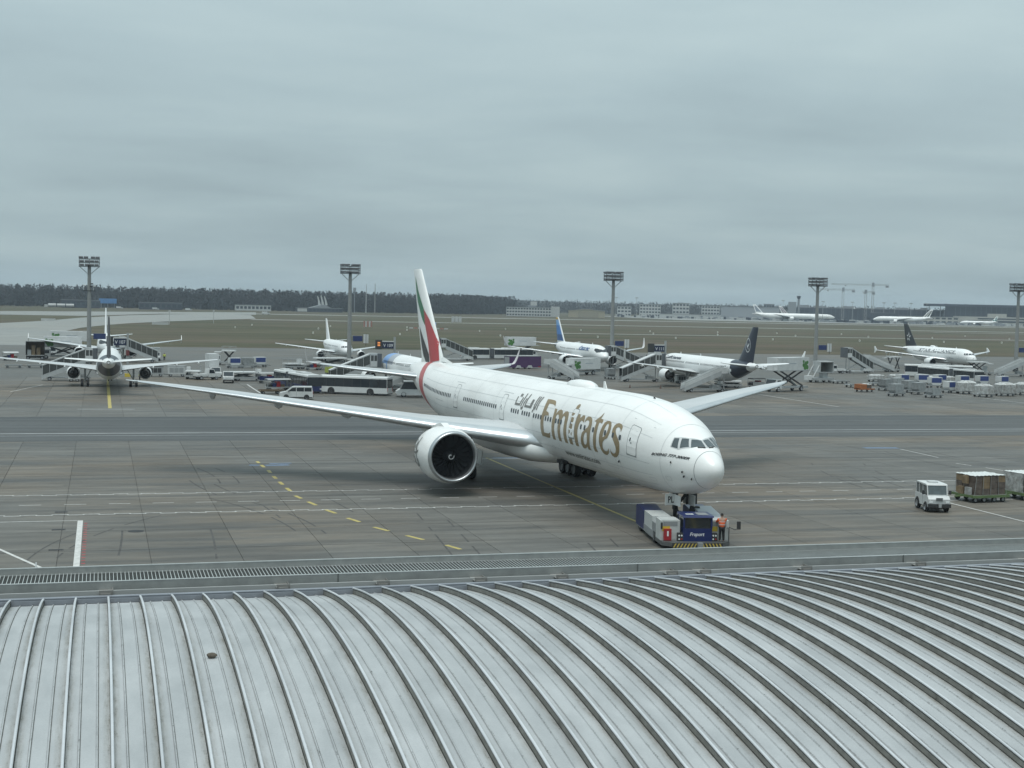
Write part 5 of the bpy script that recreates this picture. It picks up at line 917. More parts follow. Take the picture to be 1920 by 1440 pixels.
def stairs(label, c, yaw, covered=True, H=3.35, L_=7.2, group='passenger stairs', motor=False):
    """+x points at the aircraft door; c is the door end"""
    o = thing('passenger_stairs', label, 'stairs', (*c, 0), R(yaw), group)
    xp = -1.9; x0 = xp - L_; z0 = 0.45; sl = (H - z0) / (xp - x0)
    for s_ in (-1, 1):
        MB().prism([(x0, z0 - 0.25), (x0, z0 + 0.45), (xp, H + 0.45), (xp, H - 0.45)], s_ * 0.86 - 0.04, s_ * 0.86 + 0.04, 'y').build('flank', v_sgrey, o)
    n = 18
    st_ = MB()
    for k in range(n):
        x = x0 + (xp - x0) * k / n; z = z0 + (H - z0) * (k + 1) / n - 0.17; st_.bb(x, x + (xp - x0) / n + 0.03, -0.82, 0.82, z, z + 0.05)
    tag(st_.build('treads', v_grey, o), kind='stuff')
    MB().bb(xp, -0.15, -0.95, 0.95, H - 0.12, H).build('platform', v_grey, o)
    if covered:
        m_ = 6; hh = 2.15
        for s_ in (-1, 1):
            y = s_ * 0.88
            for k in range(m_):
                xa_, xb_ = x0 + 0.15 + (xp - x0 - 0.2) * k / m_, x0 + 0.15 + (xp - x0 - 0.2) * (k + 1) / m_; za, zb = z0 + (xa_ - x0) * sl, z0 + (xb_ - x0) * sl
                MB().prism([(xa_ + 0.05, za + 0.48), (xb_ - 0.05, zb + 0.48), (xb_ - 0.05, zb + hh - 0.12), (xa_ + 0.05, za + hh - 0.12)], y - 0.015, y + 0.015, 'y').build('pane', v_pane, o)
            for k in range(m_ + 1):
                xa_ = x0 + 0.15 + (xp - x0 - 0.2) * k / m_; za = z0 + (xa_ - x0) * sl; MB().bar((xa_, y, za + 0.4), (xa_, y, za + hh), 0.07).build('mullion', v_sgrey, o)
            MB().bar((x0 + 0.1, y, z0 + hh), (xp, y, H + hh), 0.12, 0.14).build('top_rail', v_sgrey, o)
        MB().prism([(x0 + 0.1, z0 + hh + 0.07), (xp, H + hh + 0.07), (xp, H + hh + 0.13), (x0 + 0.1, z0 + hh + 0.13)], -0.95, 0.95, 'y').build('canopy_roof', v_white, o)
        for s_ in (-1, 1):
            MB().bb(xp, -0.7, s_ * 1.0 - 0.03, s_ * 1.0 + 0.03, H, H + 1.0).build('cabin_side', v_white, o); MB().bb(xp, -0.7, s_ * 1.0 - 0.03, s_ * 1.0 + 0.03, H + 2.0, H + 2.25).build('cabin_side', v_white, o)
            for a in (xp + 0.02, xp + 0.62): MB().bb(a + 0.04, a + 0.54, s_ * 1.0 - 0.015, s_ * 1.0 + 0.015, H + 1.0, H + 2.0).build('cabin_pane', v_pane, o)
            for a in (xp + 0.02, xp + 0.62, xp + 1.2): MB().bb(a - 0.04, a + 0.04, s_ * 1.0 - 0.03, s_ * 1.0 + 0.03, H + 1.0, H + 2.0).build('cabin_post', v_white, o)
        for k in range(5): MB().bb(-0.7 + k * 0.16, -0.7 + (k + 1) * 0.16, -1.08 + 0.03 * (k % 2), 1.08 - 0.03 * (k % 2), H - 0.1, H + 2.3).build('bellows_fold', v_bel, o)
        MB().bb(xp - 0.1, -0.6, -1.06, 1.06, H + 2.25, H + 2.34).build('cabin_roof', v_sgrey, o)
    else:
        for s_ in (-1, 1):
            y = s_ * 0.9; MB().prism([(x0 + 0.1, z0 + 0.5), (xp, H + 0.5), (xp, H + 1.05), (x0 + 0.1, z0 + 1.05)], y - 0.02, y + 0.02, 'y').build('side_panel', v_white, o)
            MB().bar((x0, y, z0 + 1.15), (xp, y, H + 1.15), 0.07).bar((xp, y, H + 1.15), (-0.2, y, H + 1.15), 0.07).bar((-0.2, y, H), (-0.2, y, H + 1.15), 0.07).build('handrail', v_grey, o)
            MB().bb(xp, -0.3, y - 0.02, y + 0.02, H + 0.1, H + 1.0).build('landing_panel', v_white, o)
    ch = MB(); ch.bb(x0 + 0.6, xp + 0.9, -0.75, 0.75, 0.42, 0.6); ch.build('chassis', v_grey if not motor else v_white, o)
    for s_ in (-1, 1):
        MB().bar((xp + 0.6, s_ * 0.75, 0.55), (xp + 0.6, s_ * 0.75, H - 0.1), 0.12).bar((xp + 0.6, s_ * 0.75, 0.55), (x0 + L_ * 0.6, s_ * 0.75, z0 + L_ * 0.55 * sl), 0.10).build('support_leg', v_grey, o)
        for x in (x0 + 1.3, xp + 0.3): wheel(o, x, s_ * 0.72, 0.33, 0.33, 0.22)
    if motor:
        MB().bb(x0 + 0.6, x0 + 2.6, -0.95, 0.95, 0.5, 1.15).build('engine_box', v_white, o)
    else: MB().bb(xp - 1.6, xp - 0.2, -0.6, 0.6, 0.6, 1.2).build('equipment_box', v_grey, o)
    return o
stairs('covered grey boarding stairs leading up to the left of the V 107 jet', (-0.5, 255.0), 0)
stairs('covered boarding stairs descending to the right beyond the V 107 tail', (3.4, 325.5), 180)
stairs('covered boarding stairs at the light blue nose, stand V 109', (47.4, 245.2), 0)
stairs('covered boarding stairs at the front door of the V 111 jet', (107.7, 261.4), 0)
stairs('open boarding stairs at the rear door of the V 111 jet', (108.0, 231.4), 4, False)
stairs('covered boarding stairs right of the blue finned jet, behind mast three', (112.8, 308.0), 180)
stairs('open stairs standing in front of the lowered catering truck', (86.0, 270.5), 125, False, H=3.0, L_=6.0)
stairs('open stairs half hidden behind the rear of the white single bus', (52.0, 231.0), 12, False, H=2.9, L_=6)
stairs('white covered stair truck beside the big red and green tail', (83.0, 352.0), 175, True, motor=True)
stairs('tall white covered stair truck left of the lettered jet', (171.5, 303.5), 180, True, H=3.8, L_=6.0, motor=True)
stairs('open grey stairs just right of the tall stair truck', (180.0, 310.0), 180, False, H=3.2)
stairs('open white stairs near the right edge under mast five', (216.0, 293.0), 0, False, H=3.3)
stairs('open white stairs at the extreme right edge, lower of the two', (219.5, 283.5), 0, False, H=3.3)

# cargo loaders
def loader(label, c, yaw, H=2.6, L_=7.0, tall=True, group='cargo loaders'):
    o = thing('cargo_loader', label, 'loader', (*c, 0), R(yaw), group); h = L_ / 2
    MB().bb(-h, h, -1.3, 1.3, 0.4, 0.75).build('chassis', v_grey, o)
    MB().bb(-h, h - 1.6, -1.35, 1.35, H, H + 0.25).build('platform', v_white, o); MB().bb(h - 1.5, h, -1.3, 1.3, H * 0.9, H * 0.9 + 0.2).build('bridge', v_white, o)
    for s_ in (-1, 1):
        MB().bar((-h + 0.4, s_ * 1.1, 0.7), (h - 2.2, s_ * 1.1, H), 0.16, 0.22).build('scissor_arm', v_dark, o); MB().bar((h - 2.2, s_ * 1.0, 0.7), (-h + 0.4, s_ * 1.0, H), 0.16, 0.22).build('scissor_arm', v_dark, o)
        MB().bar((-h, s_ * 1.33, H + 1.1), (h - 1.6, s_ * 1.33, H + 1.1), 0.05).bar((-h, s_ * 1.33, H + 0.2), (-h, s_ * 1.33, H + 1.1), 0.05).bar((h - 1.7, s_ * 1.33, H + 0.2), (h - 1.7, s_ * 1.33, H + 1.1), 0.05).bar((-1, s_ * 1.33, H + 0.2), (-1, s_ * 1.33, H + 1.1), 0.05).build('railing', v_grey, o)
        for x in (-h + 1, h - 1): wheel(o, x, s_ * 1.1, 0.42, 0.42, 0.3)
    MB().bb(h - 1.4, h - 0.4, 0.7, 1.35, 0.75, 2.1).build('operator_cab', v_white, o); MB().bb(h - 1.3, h - 0.5, 1.352, 1.36, 1.3, 2.0).build('window', m_glass, o)
    return o
loader('grey cargo loader under the nose of the small white jet', (48.0, 300.5), 4, 2.3, 8.5)
loader('flat scissor loader vehicle behind the blue bus', (39.9, 301.5), 15, 1.0, 4.6)
loader('white cargo loader vehicle between the pickup and the blue bus', (25.6, 257.5), 5, 1.4, 6.0)
loader('small loader beside the box truck at the V 107 wing', (16.4, 263.0), 80, 1.3, 4.0)
loader('belt loader standing under the tail of the V 111 jet', (113.6, 243.5), 160, 1.1, 5.0)
loader('high loader in the left group of equipment', (26.6, 318.0), 170, 3.0, 4.6)
loader('white loader stack left of the bus below the lettered jet', (190.0, 312.0), 90, 3.6, 4.4)
loader('pale loader frame behind the open white stairs at right', (206.5, 299), 0, 3.0, 6.0)

# carts, dollies, containers
_D = {}
def dolly(label, c, yaw, L_=3.3, col=None, group='container dollies', name='dolly'):
    key = (L_, (col or v_grey).name)
    if key not in _D:
        o = thing(name, label, 'dolly', (*c, 0), R(yaw), group); h = L_ / 2
        MB().bb(-h, h, -0.85, 0.85, 0.42, 0.54).build('deck', col or v_grey, o); MB().bar((h, 0, 0.45), (h + 0.9, 0, 0.35), 0.09).build('drawbar', v_dark, o)
        for s_ in (-1, 1):
            MB().bb(-h, h, s_ * 0.88 - 0.03, s_ * 0.88 + 0.03, 0.5, 0.66).build('edge_rail', col or v_grey, o)
            for x in (-h + 0.5, h - 0.5): wheel(o, x, s_ * 0.66, 0.21, 0.21, 0.15)
        _D[key] = o; return o
    return copy_tree(_D[key], (*c, 0), R(yaw), label, group)
_U = {}
def uld(label, c, yaw, kind='silver', z=0.56, group='air cargo containers'):
    if kind not in _U:
        o = thing('cargo_container', label, 'container', (*c, z), R(yaw), group)
        main = {'silver': v_silver, 'blue': v_white, 'open': v_silver}[kind]; h = 1.6 if kind != 'open' else 1.15
        MB().prism([(-0.75, 0), (0.75, 0), (1.25, 0.48), (1.25, h), (-1.22, h), (-1.22, 0.5)], -0.76, 0.76, 'y').build('shell', main, o)
        for s_ in (-1, 1):
            for x in (-1.2, 0.0, 1.22): MB().bb(x - 0.03, x + 0.03, s_ * 0.77 - 0.01, s_ * 0.77 + 0.01, 0.5, h).build('corner_post', v_grey, o)
            MB().bb(-1.1, 1.1, s_ * 0.775 - 0.008, s_ * 0.775 + 0.008, h * 0.34, h * 0.93).build('curtain', v_blue if kind == 'blue' else v_silver, o)
        MB().bb(-1.0, 1.0, -0.7, 0.7, -0.02, 0.02).build('base', v_grey, o)
        if kind == 'open': MB().bb(-1.1, 1.1, -0.66, 0.66, h, h + 0.012).build('interior', v_dark, o)
        _U[kind] = o; return o
    return copy_tree(_U[kind], (*c, z), R(yaw), label, group)
def wrapped(label, c, yaw, s=(3.0, 2.3, 1.7), z=0.56, seed=0, mat=None, group='film-wrapped pallets'):
    """pallet load under plastic film: boxes of uneven height beneath a sagging sheet"""
    rn = random.Random(seed); o = thing('wrapped_pallet', label, 'pallet', (*c, z), R(yaw), group)
    nx, ny = 10, 8; mb = MB(); g = []
    for i in range(nx + 1):
        for j in range(ny + 1):
            u, v = i / nx - 0.5, j / ny - 0.5; e = max(abs(u), abs(v)) * 2
            zz = s[2] * (1 - 0.22 * max(0, e - 0.55) / 0.45) + rn.uniform(-0.07, 0.07); mb.v.append((u * s[0], v * s[1], zz))
    for i in range(nx):
        for j in range(ny): mb.f.append((i * (ny + 1) + j, (i + 1) * (ny + 1) + j, (i + 1) * (ny + 1) + j + 1, i * (ny + 1) + j + 1)); mb.m.append(0)
    mb.build('film_cover', v_film, o, 40)
    sk = MB(); m = 28
    for lev in range(5):
        for k in range(m):
            t_ = 4 * k / m; q = int(t_); f_ = t_ - q; crn = [(-0.5, -0.5), (0.5, -0.5), (0.5, 0.5), (-0.5, 0.5)]; a, b = crn[q], crn[(q + 1) % 4]
            x = (a[0] + (b[0] - a[0]) * f_) * s[0] * (1 + rn.uniform(-0.02, 0.02)); y = (a[1] + (b[1] - a[1]) * f_) * s[1] * (1 + rn.uniform(-0.02, 0.02)); sk.v.append((x, y, s[2] * 0.80 * lev / 4 if lev < 4 else s[2] * 0.8))
    for lev in range(4):
        for k in range(m): sk.f.append((lev * m + k, lev * m + (k + 1) % m, (lev + 1) * m + (k + 1) % m, (lev + 1) * m + k)); sk.m.append(0)
    sk.build('film_skirt', mat or v_film, o, 40)
    MB().bb(-s[0] / 2, s[0] / 2, -s[1] / 2, s[1] / 2, -0.02, 0.06).build('pallet_base', v_silver, o)
    return o
# right-hand cluster
for k, (c, yw, kd, lb) in enumerate([((143.3, 237.2), 20, 'silver', 'silver container at the left end of the container cluster'), ((136.0, 221.6), 15, 'silver', 'silver container standing alone nearest to us on its dolly'), ((148.4, 241.5), 20, 'silver', 'silver container just behind the lone nearest one'),
        ((145.0, 231.9), 18, 'silver', 'silver container in the middle of the front silver row'), ((143.6, 226.4), 18, 'silver', 'silver container right of the lone nearest container'), ((140.9, 217.4), 12, 'open', 'low open topped silver container at the front of the cluster'),
        ((153.0, 230.6), 8, 'blue', 'white container with blue curtain at the front of the blue pair'), ((159.1, 245.2), 8, 'blue', 'white container with blue curtain behind the open silver one'), ((158.2, 255.5), 8, 'blue', 'blue curtained container, leftmost of the back row'), ((162.9, 255.8), 8, 'blue', 'blue curtained container, second from left in the back row'),
        ((167.4, 256.2), 8, 'blue', 'blue curtained container, third from left in the back row'), ((170.4, 252.6), 8, 'blue', 'blue curtained container behind the wrapped pallets'), ((175.3, 253.0), 8, 'blue', 'blue curtained container, second from right in the back row'), ((179.0, 251.4), 8, 'blue', 'blue curtained container, rightmost of the back row'),
        ((27.4, 304.0), 10, 'blue', 'white container with blue curtain in the left equipment group'), ((30.2, 304.6), 10, 'silver', 'pale container between the two blue curtained ones at left'), ((33.2, 309.0), 10, 'blue', 'blue curtained container at the right of the left equipment group'), ((99.8, 270.3), 80, 'silver', 'single grey container on a dolly at the foot of mast three')]):
    yw += random.uniform(-11, 11); uld(lb, c, yw, kd); dolly('low dolly carrying the ' + lb, c, yw)
for k, (c, s_, lb) in enumerate([((154.9, 228.2), (3.2, 2.4, 1.9), 'film wrapped pallet right of the blue curtained container'), ((152.7, 219.8), (2.9, 2.3, 1.8), 'film wrapped pallet with white bags at the front right'), ((159.2, 222.6), (3.4, 2.6, 1.9), 'large film wrapped pallet near the right edge'), ((165.4, 225.6), (3.2, 2.4, 1.8), 'film wrapped pallet cut by the right edge'),
        ((158.6, 266.4), (3.0, 2.3, 1.0), 'low white wrapped mound, leftmost of the back four'), ((163.6, 266.8), (3.0, 2.3, 1.0), 'low white wrapped mound, second of the back four'), ((168.6, 262.5), (3.0, 2.3, 1.0), 'low white wrapped mound, third of the back four'), ((172.6, 261.5), (3.0, 2.3, 1.0), 'low white wrapped mound, rightmost of the back four')]):
    yw = 6 + random.uniform(-10, 10); wrapped(lb, c, yw, s_, seed=k); dolly('dolly carrying the ' + lb, c, yw, 3.6)
wrapped('dirty brown load on the orange dolly', (136.6, 233.0), 10, (1.6, 1.4, 1.0), seed=21, mat=v_wrap); dolly('orange dolly at the left end of the container cluster', (136.3, 232.9), 10, 3.4, v_orange)
MB_ = MB().bb(-1.7, -0.15, -0.85, 0.85, 0.67, 1.45); o = MB_.build('cart_box', v_orange, None); o.location = (136.3, 232.9, 0); o.rotation_euler = (0, 0, R(10)); tag(o, 'open orange box standing on the orange dolly', 'box')
for c, yw, lb in [((142.0, 246.8), 10, 'empty flat dolly behind the orange one'), ((146.0, 259.2), 10, 'empty flat dolly near the container loader'), ((150.0, 252.0), 8, 'empty flat dolly left of the back containers'), ((-16.5, 297.2), 5, 'flat dolly under the left wing, leftmost'), ((-12.4, 297.6), 5, 'flat dolly under the left wing, second from left'), ((-8.6, 298), 5, 'flat dolly under the left wing, third from left'), ((25.6, 222.6), 5, 'brown flat dolly in front of the van')]:
    dolly(lb, c, yw, 3.3, v_brown if 'brown' in lb else None)
def cart(label, c, yaw, cover, body, L_=3.2, load=True, group='baggage carts'):
    o = thing('baggage_cart', label, 'cart', (*c, 0), R(yaw), group); h = L_ / 2
    MB().bb(-h, h, -0.8, 0.8, 0.4, 0.55).build('deck', v_grey, o); MB().bar((h, 0, 0.45), (h + 0.8, 0, 0.35), 0.08).build('drawbar', v_dark, o)
    for x in (-h + 0.04, h - 0.04):
        MB().bar((x, -0.76, 0.5), (x, -0.76, 1.75), 0.06).bar((x, 0.76, 0.5), (x, 0.76, 1.75), 0.06).bar((x, -0.76, 1.1), (x, 0.76, 1.1), 0.05).build('end_frame', v_grey, o)
    MB().prism([(-0.86, 1.72), (0.86, 1.72), (0.6, 1.9), (-0.6, 1.9)], -h, h, 'x').build('canopy', cover, o)
    if load:
        for k in range(4): x = -h + 0.5 + k * 0.72; MB().bb(x - 0.3, x + 0.3, -0.6, 0.55, 0.56, 0.95 + 0.25 * ((k * 7) % 3)).build('bag', [v_dark, v_navy, v_red, v_brown][k], o)
    for s_ in (-1, 1):
        if body: MB().bb(-h, h, s_ * 0.8 - 0.015, s_ * 0.8 + 0.015, 0.55, 1.2).build('side_curtain', body, o)
        for x in (-h + 0.5, h - 0.5): wheel(o, x, s_ * 0.62, 0.2, 0.2, 0.14)
    return o
cart('baggage cart with pale canopy at the left edge', (-19.0, 330.0), 15, v_white, None)
cart('baggage cart with blue side curtain left of the blue bus', (28.4, 251.2), 8, v_grey, v_navy)
cart('loaded baggage cart just behind the van', (27.9, 231.6), 12, v_grey, None, 4.0)
cart('grey baggage cart near the nose of the small white jet', (43.2, 297.8), 5, v_grey, None)
cart('baggage cart behind the stairs of the blue finned jet', (134.0, 343.5), 20, v_dark, None)
cart('dark baggage cart under the tail of the V 111 jet', (119.0, 242.5), 18, v_dark, v_grey)
def trailer(label, c, yaw, s, mat, z=0.45, name='equipment_trailer', cat='trailer', louv=True):
    o = thing(name, label, cat, (*c, 0), R(yaw)); a, b, h = s[0] / 2, s[1] / 2, s[2]
    MB().bb(-a, a, -b, b, z, z + h).build('housing', mat, o); MB().bb(-a - 0.03, a + 0.03, -b - 0.03, b + 0.03, z + h, z + h + 0.06).build('roof', v_grey if mat is not v_grey else v_dark, o)
    MB().bar((a, 0, z), (a + 0.9, 0, 0.35), 0.09).build('drawbar', v_dark, o)
    for s_ in (-1, 1):
        if louv:
            for k in range(3): x = -a + 0.3 + k * (2 * a - 0.6) / 3; MB().bb(x, x + (2 * a - 0.6) / 3 - 0.08, s_ * b - 0.012, s_ * b + 0.012, z + h * 0.2, z + h * 0.8).build('side_panel', v_grey if mat is not v_grey else v_dark, o)
        for x in (-a + 0.5, a - 0.5): wheel(o, x, s_ * (b - 0.12), 0.3, 0.3, 0.2)
    return o
trailer('grey ground power unit behind the right engine of the V 107 jet', (9.9, 269.6), 0, (2.8, 1.5, 1.4), v_grey)
trailer('white framed equipment trailer beside the small loader', (13.7, 269.9), 0, (3.2, 1.6, 1.5), v_white)
trailer('grey power unit in front of the V 111 front stairs', (109.8, 257.0), 0, (2.2, 1.3, 1.1), v_grey)
trailer('white equipment trailer under the left engine side of the V 107 jet', (-4.2, 252.0), 0, (2.0, 1.2, 1.0), v_white)
o = thing('box_trailer', 'long purple box trailer with white wheel covers', 'trailer', (93.4, 311.0, 0), R(14))
MB().bb(-4.2, 4.2, -1.25, 1.25, 0.35, 2.9).build('box', v_purple, o); MB().bb(-4.25, 4.25, -1.3, 1.3, 2.9, 2.98).build('roof', v_grey, o)
for x in (-1.8, 1.2): MB().prism([(x - 0.75, 0.3), (x + 0.75, 0.3), (x + 0.4, 0.85), (x - 0.4, 0.85)], -1.27, -1.24, 'y').build('wheel_cover', v_white, o); wheel(o, x, -1.0, 0.35, 0.35, 0.24); wheel(o, x, 1.0, 0.35, 0.35, 0.24)
for k in range(7): MB().bb(-4.0 + k * 1.2, -3.95 + k * 1.2, -1.262, -1.25, 0.4, 2.85).build('panel_rib', v_purple, o)
MB().bb(-4.22, -4.2, -1.1, 1.1, 0.6, 2.7).build('rear_door', v_grey, o); MB().bb(3.4, 4.15, -1.275, -1.255, 0.4, 0.62).build('skirt', v_red, o)
# open rear container unit at the far left
o = thing('open_container', 'dark open fronted cargo box standing left of the catering trucks', 'container', (-14.0, 335.0, 0), R(0))
for x in (-2.0, 1.92): MB().bb(x, x + 0.1, -1.2, 1.2, 1.0, 4.0).build('side_wall', v_dark, o)
MB().bb(-2.0, 2.0, -1.2, 1.2, 3.95, 4.08).build('roof', v_dark, o); MB().bb(-2.0, 2.0, -1.2, 1.2, 0.9, 1.05).build('floor', v_grey, o); MB().bb(-1.9, 1.9, 1.1, 1.2, 1.05, 3.95).build('back_wall', v_brown, o)
for k, x in enumerate((-1.3, -0.4, 0.7)): MB().bb(x - 0.4, x + 0.4, -0.2, 0.8, 1.05, 2.2 + 0.5 * ((k * 2) % 3)).build('carton', v_card if k else v_sgrey, o)
for x in (-1.5, 1.5):
    for s_ in (-1, 1): wheel(o, x, s_ * 0.9, 0.4, 0.4, 0.28)
MB().bb(-1.9, 1.9, -0.9, 0.9, 0.4, 0.9).build('chassis', v_dark, o)
# container loader with arched opening beside mast four
o = thing('container_loader', 'grey container loader with an open box body at the foot of mast four', 'loader', (143.6, 263.2, 0), R(8))
MB().bb(-2.6, 2.6, -1.3, 1.3, 0.45, 0.95).build('chassis', v_grey, o); MB().bb(-1.0, 2.4, -1.3, 1.3, 4.2, 4.4).build('roof', v_sgrey, o); MB().bb(-1.0, 2.4, -1.25, 1.25, 2.0, 2.2).build('floor', v_grey, o)
for x in (-1.0, 2.3): MB().bb(x, x + 0.12, -1.3, 1.3, 2.2, 4.2).build('frame_wall', v_sgrey, o)
MB().bb(-0.88, 2.3, 1.1, 1.25, 2.2, 4.2).build('back_wall', M('dusty liner', (0.16, 0.155, 0.14), 0.7, var=0.4), o); MB().bb(0.2, 1.4, -0.7, 0.7, 0.95, 2.0).build('lift_column', v_sgrey, o)
for s_ in (-1, 1):
    MB().bar((-2.6, s_ * 1.0, 1.0), (-1.0, s_ * 1.0, 3.6), 0.14).build('ladder_rail', v_white, o)
    for x in (-1.6, 1.7): wheel(o, x, s_ * 1.05, 0.42, 0.42, 0.3)
MB().bb(-3.4, -2.3, -0.9, 0.9, 0.5, 1.4).build('operator_box', v_white, o)

# small tug half hidden behind the tail band
o = thing('pushback_tug', 'white apron tug with black windows beside the red tail band', 'tug', (47.2, 216.4, 0), R(172))
MB().prism([(2.6, 0.35), (2.75, 0.9), (2.2, 1.25), (-2.6, 1.25), (-2.6, 0.35)], -1.2, 1.2, 'y').build('body', v_white, o); MB().prism([(2.1, 1.25), (1.5, 2.35), (-0.4, 2.4), (-0.6, 1.25)], -1.05, 1.05, 'y').build('cab', m_glass, o); MB().bb(-0.5, 1.55, -1.1, 1.1, 2.38, 2.5).build('cab_roof', v_white, o)
for s_ in (-1, 1):
    MB().bb(2.66, 2.78, s_ * 0.85 - 0.2, s_ * 0.85 + 0.2, 0.55, 0.75).build('headlight', v_lamp, o)
    for x in (1.6, -1.7): wheel(o, x, s_ * 1.05, 0.45, 0.45, 0.3)
small_truck('dark car marked in fluorescent yellow behind the white bus', (44.8, 276.0), 15, 1.75, v_dark, 4.4, M('fluorescent check', (0.35, 0.40, 0.06), 0.4, var=0.5, scale=3), 'car', 'car')

# traffic cones
cn = MB(); cn.cyl((0, 0, 0.03), (0, 0, 0.62), 0.15, 0.03, 12); cn.bb(-0.2, 0.2, -0.2, 0.2, 0, 0.04)
cn_me = cn.mesh('traffic_cone', M('cone orange dark', (0.10, 0.05, 0.03), 0.6))
for c, lb in (((93.3, 242.0), 'traffic cone left of the V 111 wing tip'), ((98.6, 240.2), 'traffic cone below the left engine of the V 111 jet'), ((17.9, 322), 'traffic cone in front of the grass beyond V 107')):
    tag(link('traffic_cone', cn_me, None, (*c, 0)), lb, 'cone', 'traffic cones')

# ------------------------------------------------------------------ light masts
def mast(c, label, boards):
    o = thing('light_mast', label, 'light mast', (*c, 0), 0, 'apron light masts'); H = 23.1
    MB().cyl((0, 0, 0), (0, 0, 21.3), 0.52, 0.36, 14).build('pole', v_conc, o, ); MB().cyl((0, 0, 0), (0, 0, 1.2), 0.7, 0.62, 14).build('plinth', v_dark, o)
    for zz in (20.9, 21.7, 22.5):
        f_ = MB()
        for s_ in (-1, 1): f_.bar((-2.1, s_ * 0.9, zz), (2.1, s_ * 0.9, zz), 0.14); f_.bar((s_ * 2.1, -0.9, zz), (s_ * 2.1, 0.9, zz), 0.14)
        f_.bar((0, -0.9, zz), (0, 0.9, zz), 0.14); f_.build('head_frame', v_dark, o)
    for x in (-2.1, 0, 2.1):
        for s_ in (-1, 1): MB().bar((x, s_ * 0.9, 20.8), (x, s_ * 0.9, 22.5), 0.1).build('head_post', v_dark, o)
    for s_ in (-1, 1): MB().bar((s_ * 2.05, 0, 20.9), (s_ * 0.3, 0, 19.3), 0.14).build('brace', v_grey, o)
    MB().bb(-2.0, 2.0, -0.8, 0.8, 20.82, 20.88).build('platform', v_gratd, o)
    fl = MB(); fl.bb(-0.44, 0.44, -0.14, 0.2, -0.13, 0.13); fm = fl.mesh('floodlight', [v_flood])
    for zz in (21.25, 22.05, 22.85):
        for x in ((-1.55, -0.5, 0.55, 1.5) if zz < 22.7 else (-1.75, -0.7, 0.75, 1.7)):
            for s_ in (-1, 1):
                q = link('floodlight', fm, o, (x, s_ * 0.95, zz)); q.rotation_euler = (R(-22 * s_), 0, R(180) if s_ < 0 else 0)
    if boards:
        bx, bz, bw = boards; MB().bb(bx, bx + bw, -0.10, 0.10, bz - 0.6, bz + 0.6).build('blue_board', v_board, o)
        MB().bar((0, 0, bz + 0.6), (bx + bw, 0, bz + 0.6), 0.1).build('board_arm', v_grey, o)
        if bw < 2.3: 
            for q in range(2): MB().bb(bx + bw + 0.25 + q * 0.62, bx + bw + 0.75 + q * 0.62, -0.08, 0.08, bz - 1.0, bz + 1.0).build('guide_panel', v_white, o)
            MB().bar((bx + bw + 0.8, 0, bz - 1.6), (bx + bw + 0.8, 0, bz + 1.0), 0.1).build('guide_post', v_dark, o)
    return o
v_gratd = M('mast grating', (0.05, 0.052, 0.055), 0.7); v_flood = M('floodlight housing', (0.085, 0.09, 0.095), 0.5, 0.3); v_board = M('blue board', (0.02, 0.035, 0.12), 0.4)
for (x, lb, bd) in ((-2.3, 'first light mast from the left, behind the V 107 jet', (0.9, 5.9, 2.6)), (54.3, 'second light mast from the left, in front of the small white jet', (0.8, 6.2, 2.2)), (117.7, 'middle light mast beside the blue finned jet', (0.8, 5.9, 2.2)), (172.0, 'fourth light mast from the left, above the container loader', (0.8, 5.6, 2.2)), (230.4, 'light mast at the right edge', (0.8, 5.6, 2.4))):
    o = mast((x, 318.0), lb, bd)
    if x < 0:
        MB().bb(-1.3, 1.3, -0.5, 0.5, 15.6, 15.75).build('camera_platform', v_dark, o)
        for q, (dx, dz) in enumerate(((-1.1, 1.9), (0.4, 2.6), (0.9, 1.6), (0.2, 1.4))): MB().cyl((dx, -0.3, 15.9 + dz * 0.5), (dx + 0.35, -0.5, 15.9 + dz * 0.5), 0.14, n=8).bar((dx, -0.3, 15.7), (dx, -0.3, 15.9 + dz * 0.5), 0.06).build('antenna', v_white if q % 2 == 0 else v_dark, o)
# ------------------------------------------------------------------ stand signs
def sign(c, txt, label, lit=False):
    o = thing('stand_sign', label, 'sign', (*c, 0), 0, 'stand number signs')
    MB().bb(-0.18, 0.18, -0.18, 0.18, 0, 8.0).build('post', v_grey, o)
    b = MB().bb(-2.45, -0.25, -0.14, 0.14, 5.75, 7.0).build('panel', v_sign, o); MB().bb(-2.5, -0.2, -0.2, 0.2, 7.02, 7.2).build('hood', v_white, o)
    lettering('stand_number', txt, lambda u, v: (-2.25 + 1.85 * u, -0.15, 6.05 + 0.62 * v), M('sign lettering', (0.72, 0.74, 0.74), 0.5), b)
    d = MB().bb(-3.75, -2.55, -0.3, 0.3, 5.6, 7.4).build('docking_display', v_dark, o)
    if lit:
        for z0_ in (6.25, 6.55, 6.85): MB().bb(-3.4, -2.9, -0.33, -0.305, z0_, z0_ + 0.12).build('display_line', M('lit amber display', (1.0, 0.36, 0.10), 0.5, emit=0.55), d)
    MB().bb(-0.3, 0.3, -0.3, 0.3, 3.9, 4.9).build('control_box', M('red control box', (0.14, 0.03, 0.03), 0.5), o); MB().bb(-0.5, 0.5, -0.5, 0.5, 0, 0.6).build('footing', v_yel, o)
v_sign = M('sign navy', (0.012, 0.020, 0.055), 0.4)
sign((4.85, 268.0), 'V 107', 'stand sign V 107 behind the jet seen tail-on')
sign((54.6, 268.0), 'V 109', 'stand sign V 109 with lit amber display beside the light blue nose', True)
sign((111.2, 268.9), 'V 111', 'stand sign V 111 by the nose of the crane-tailed jet')

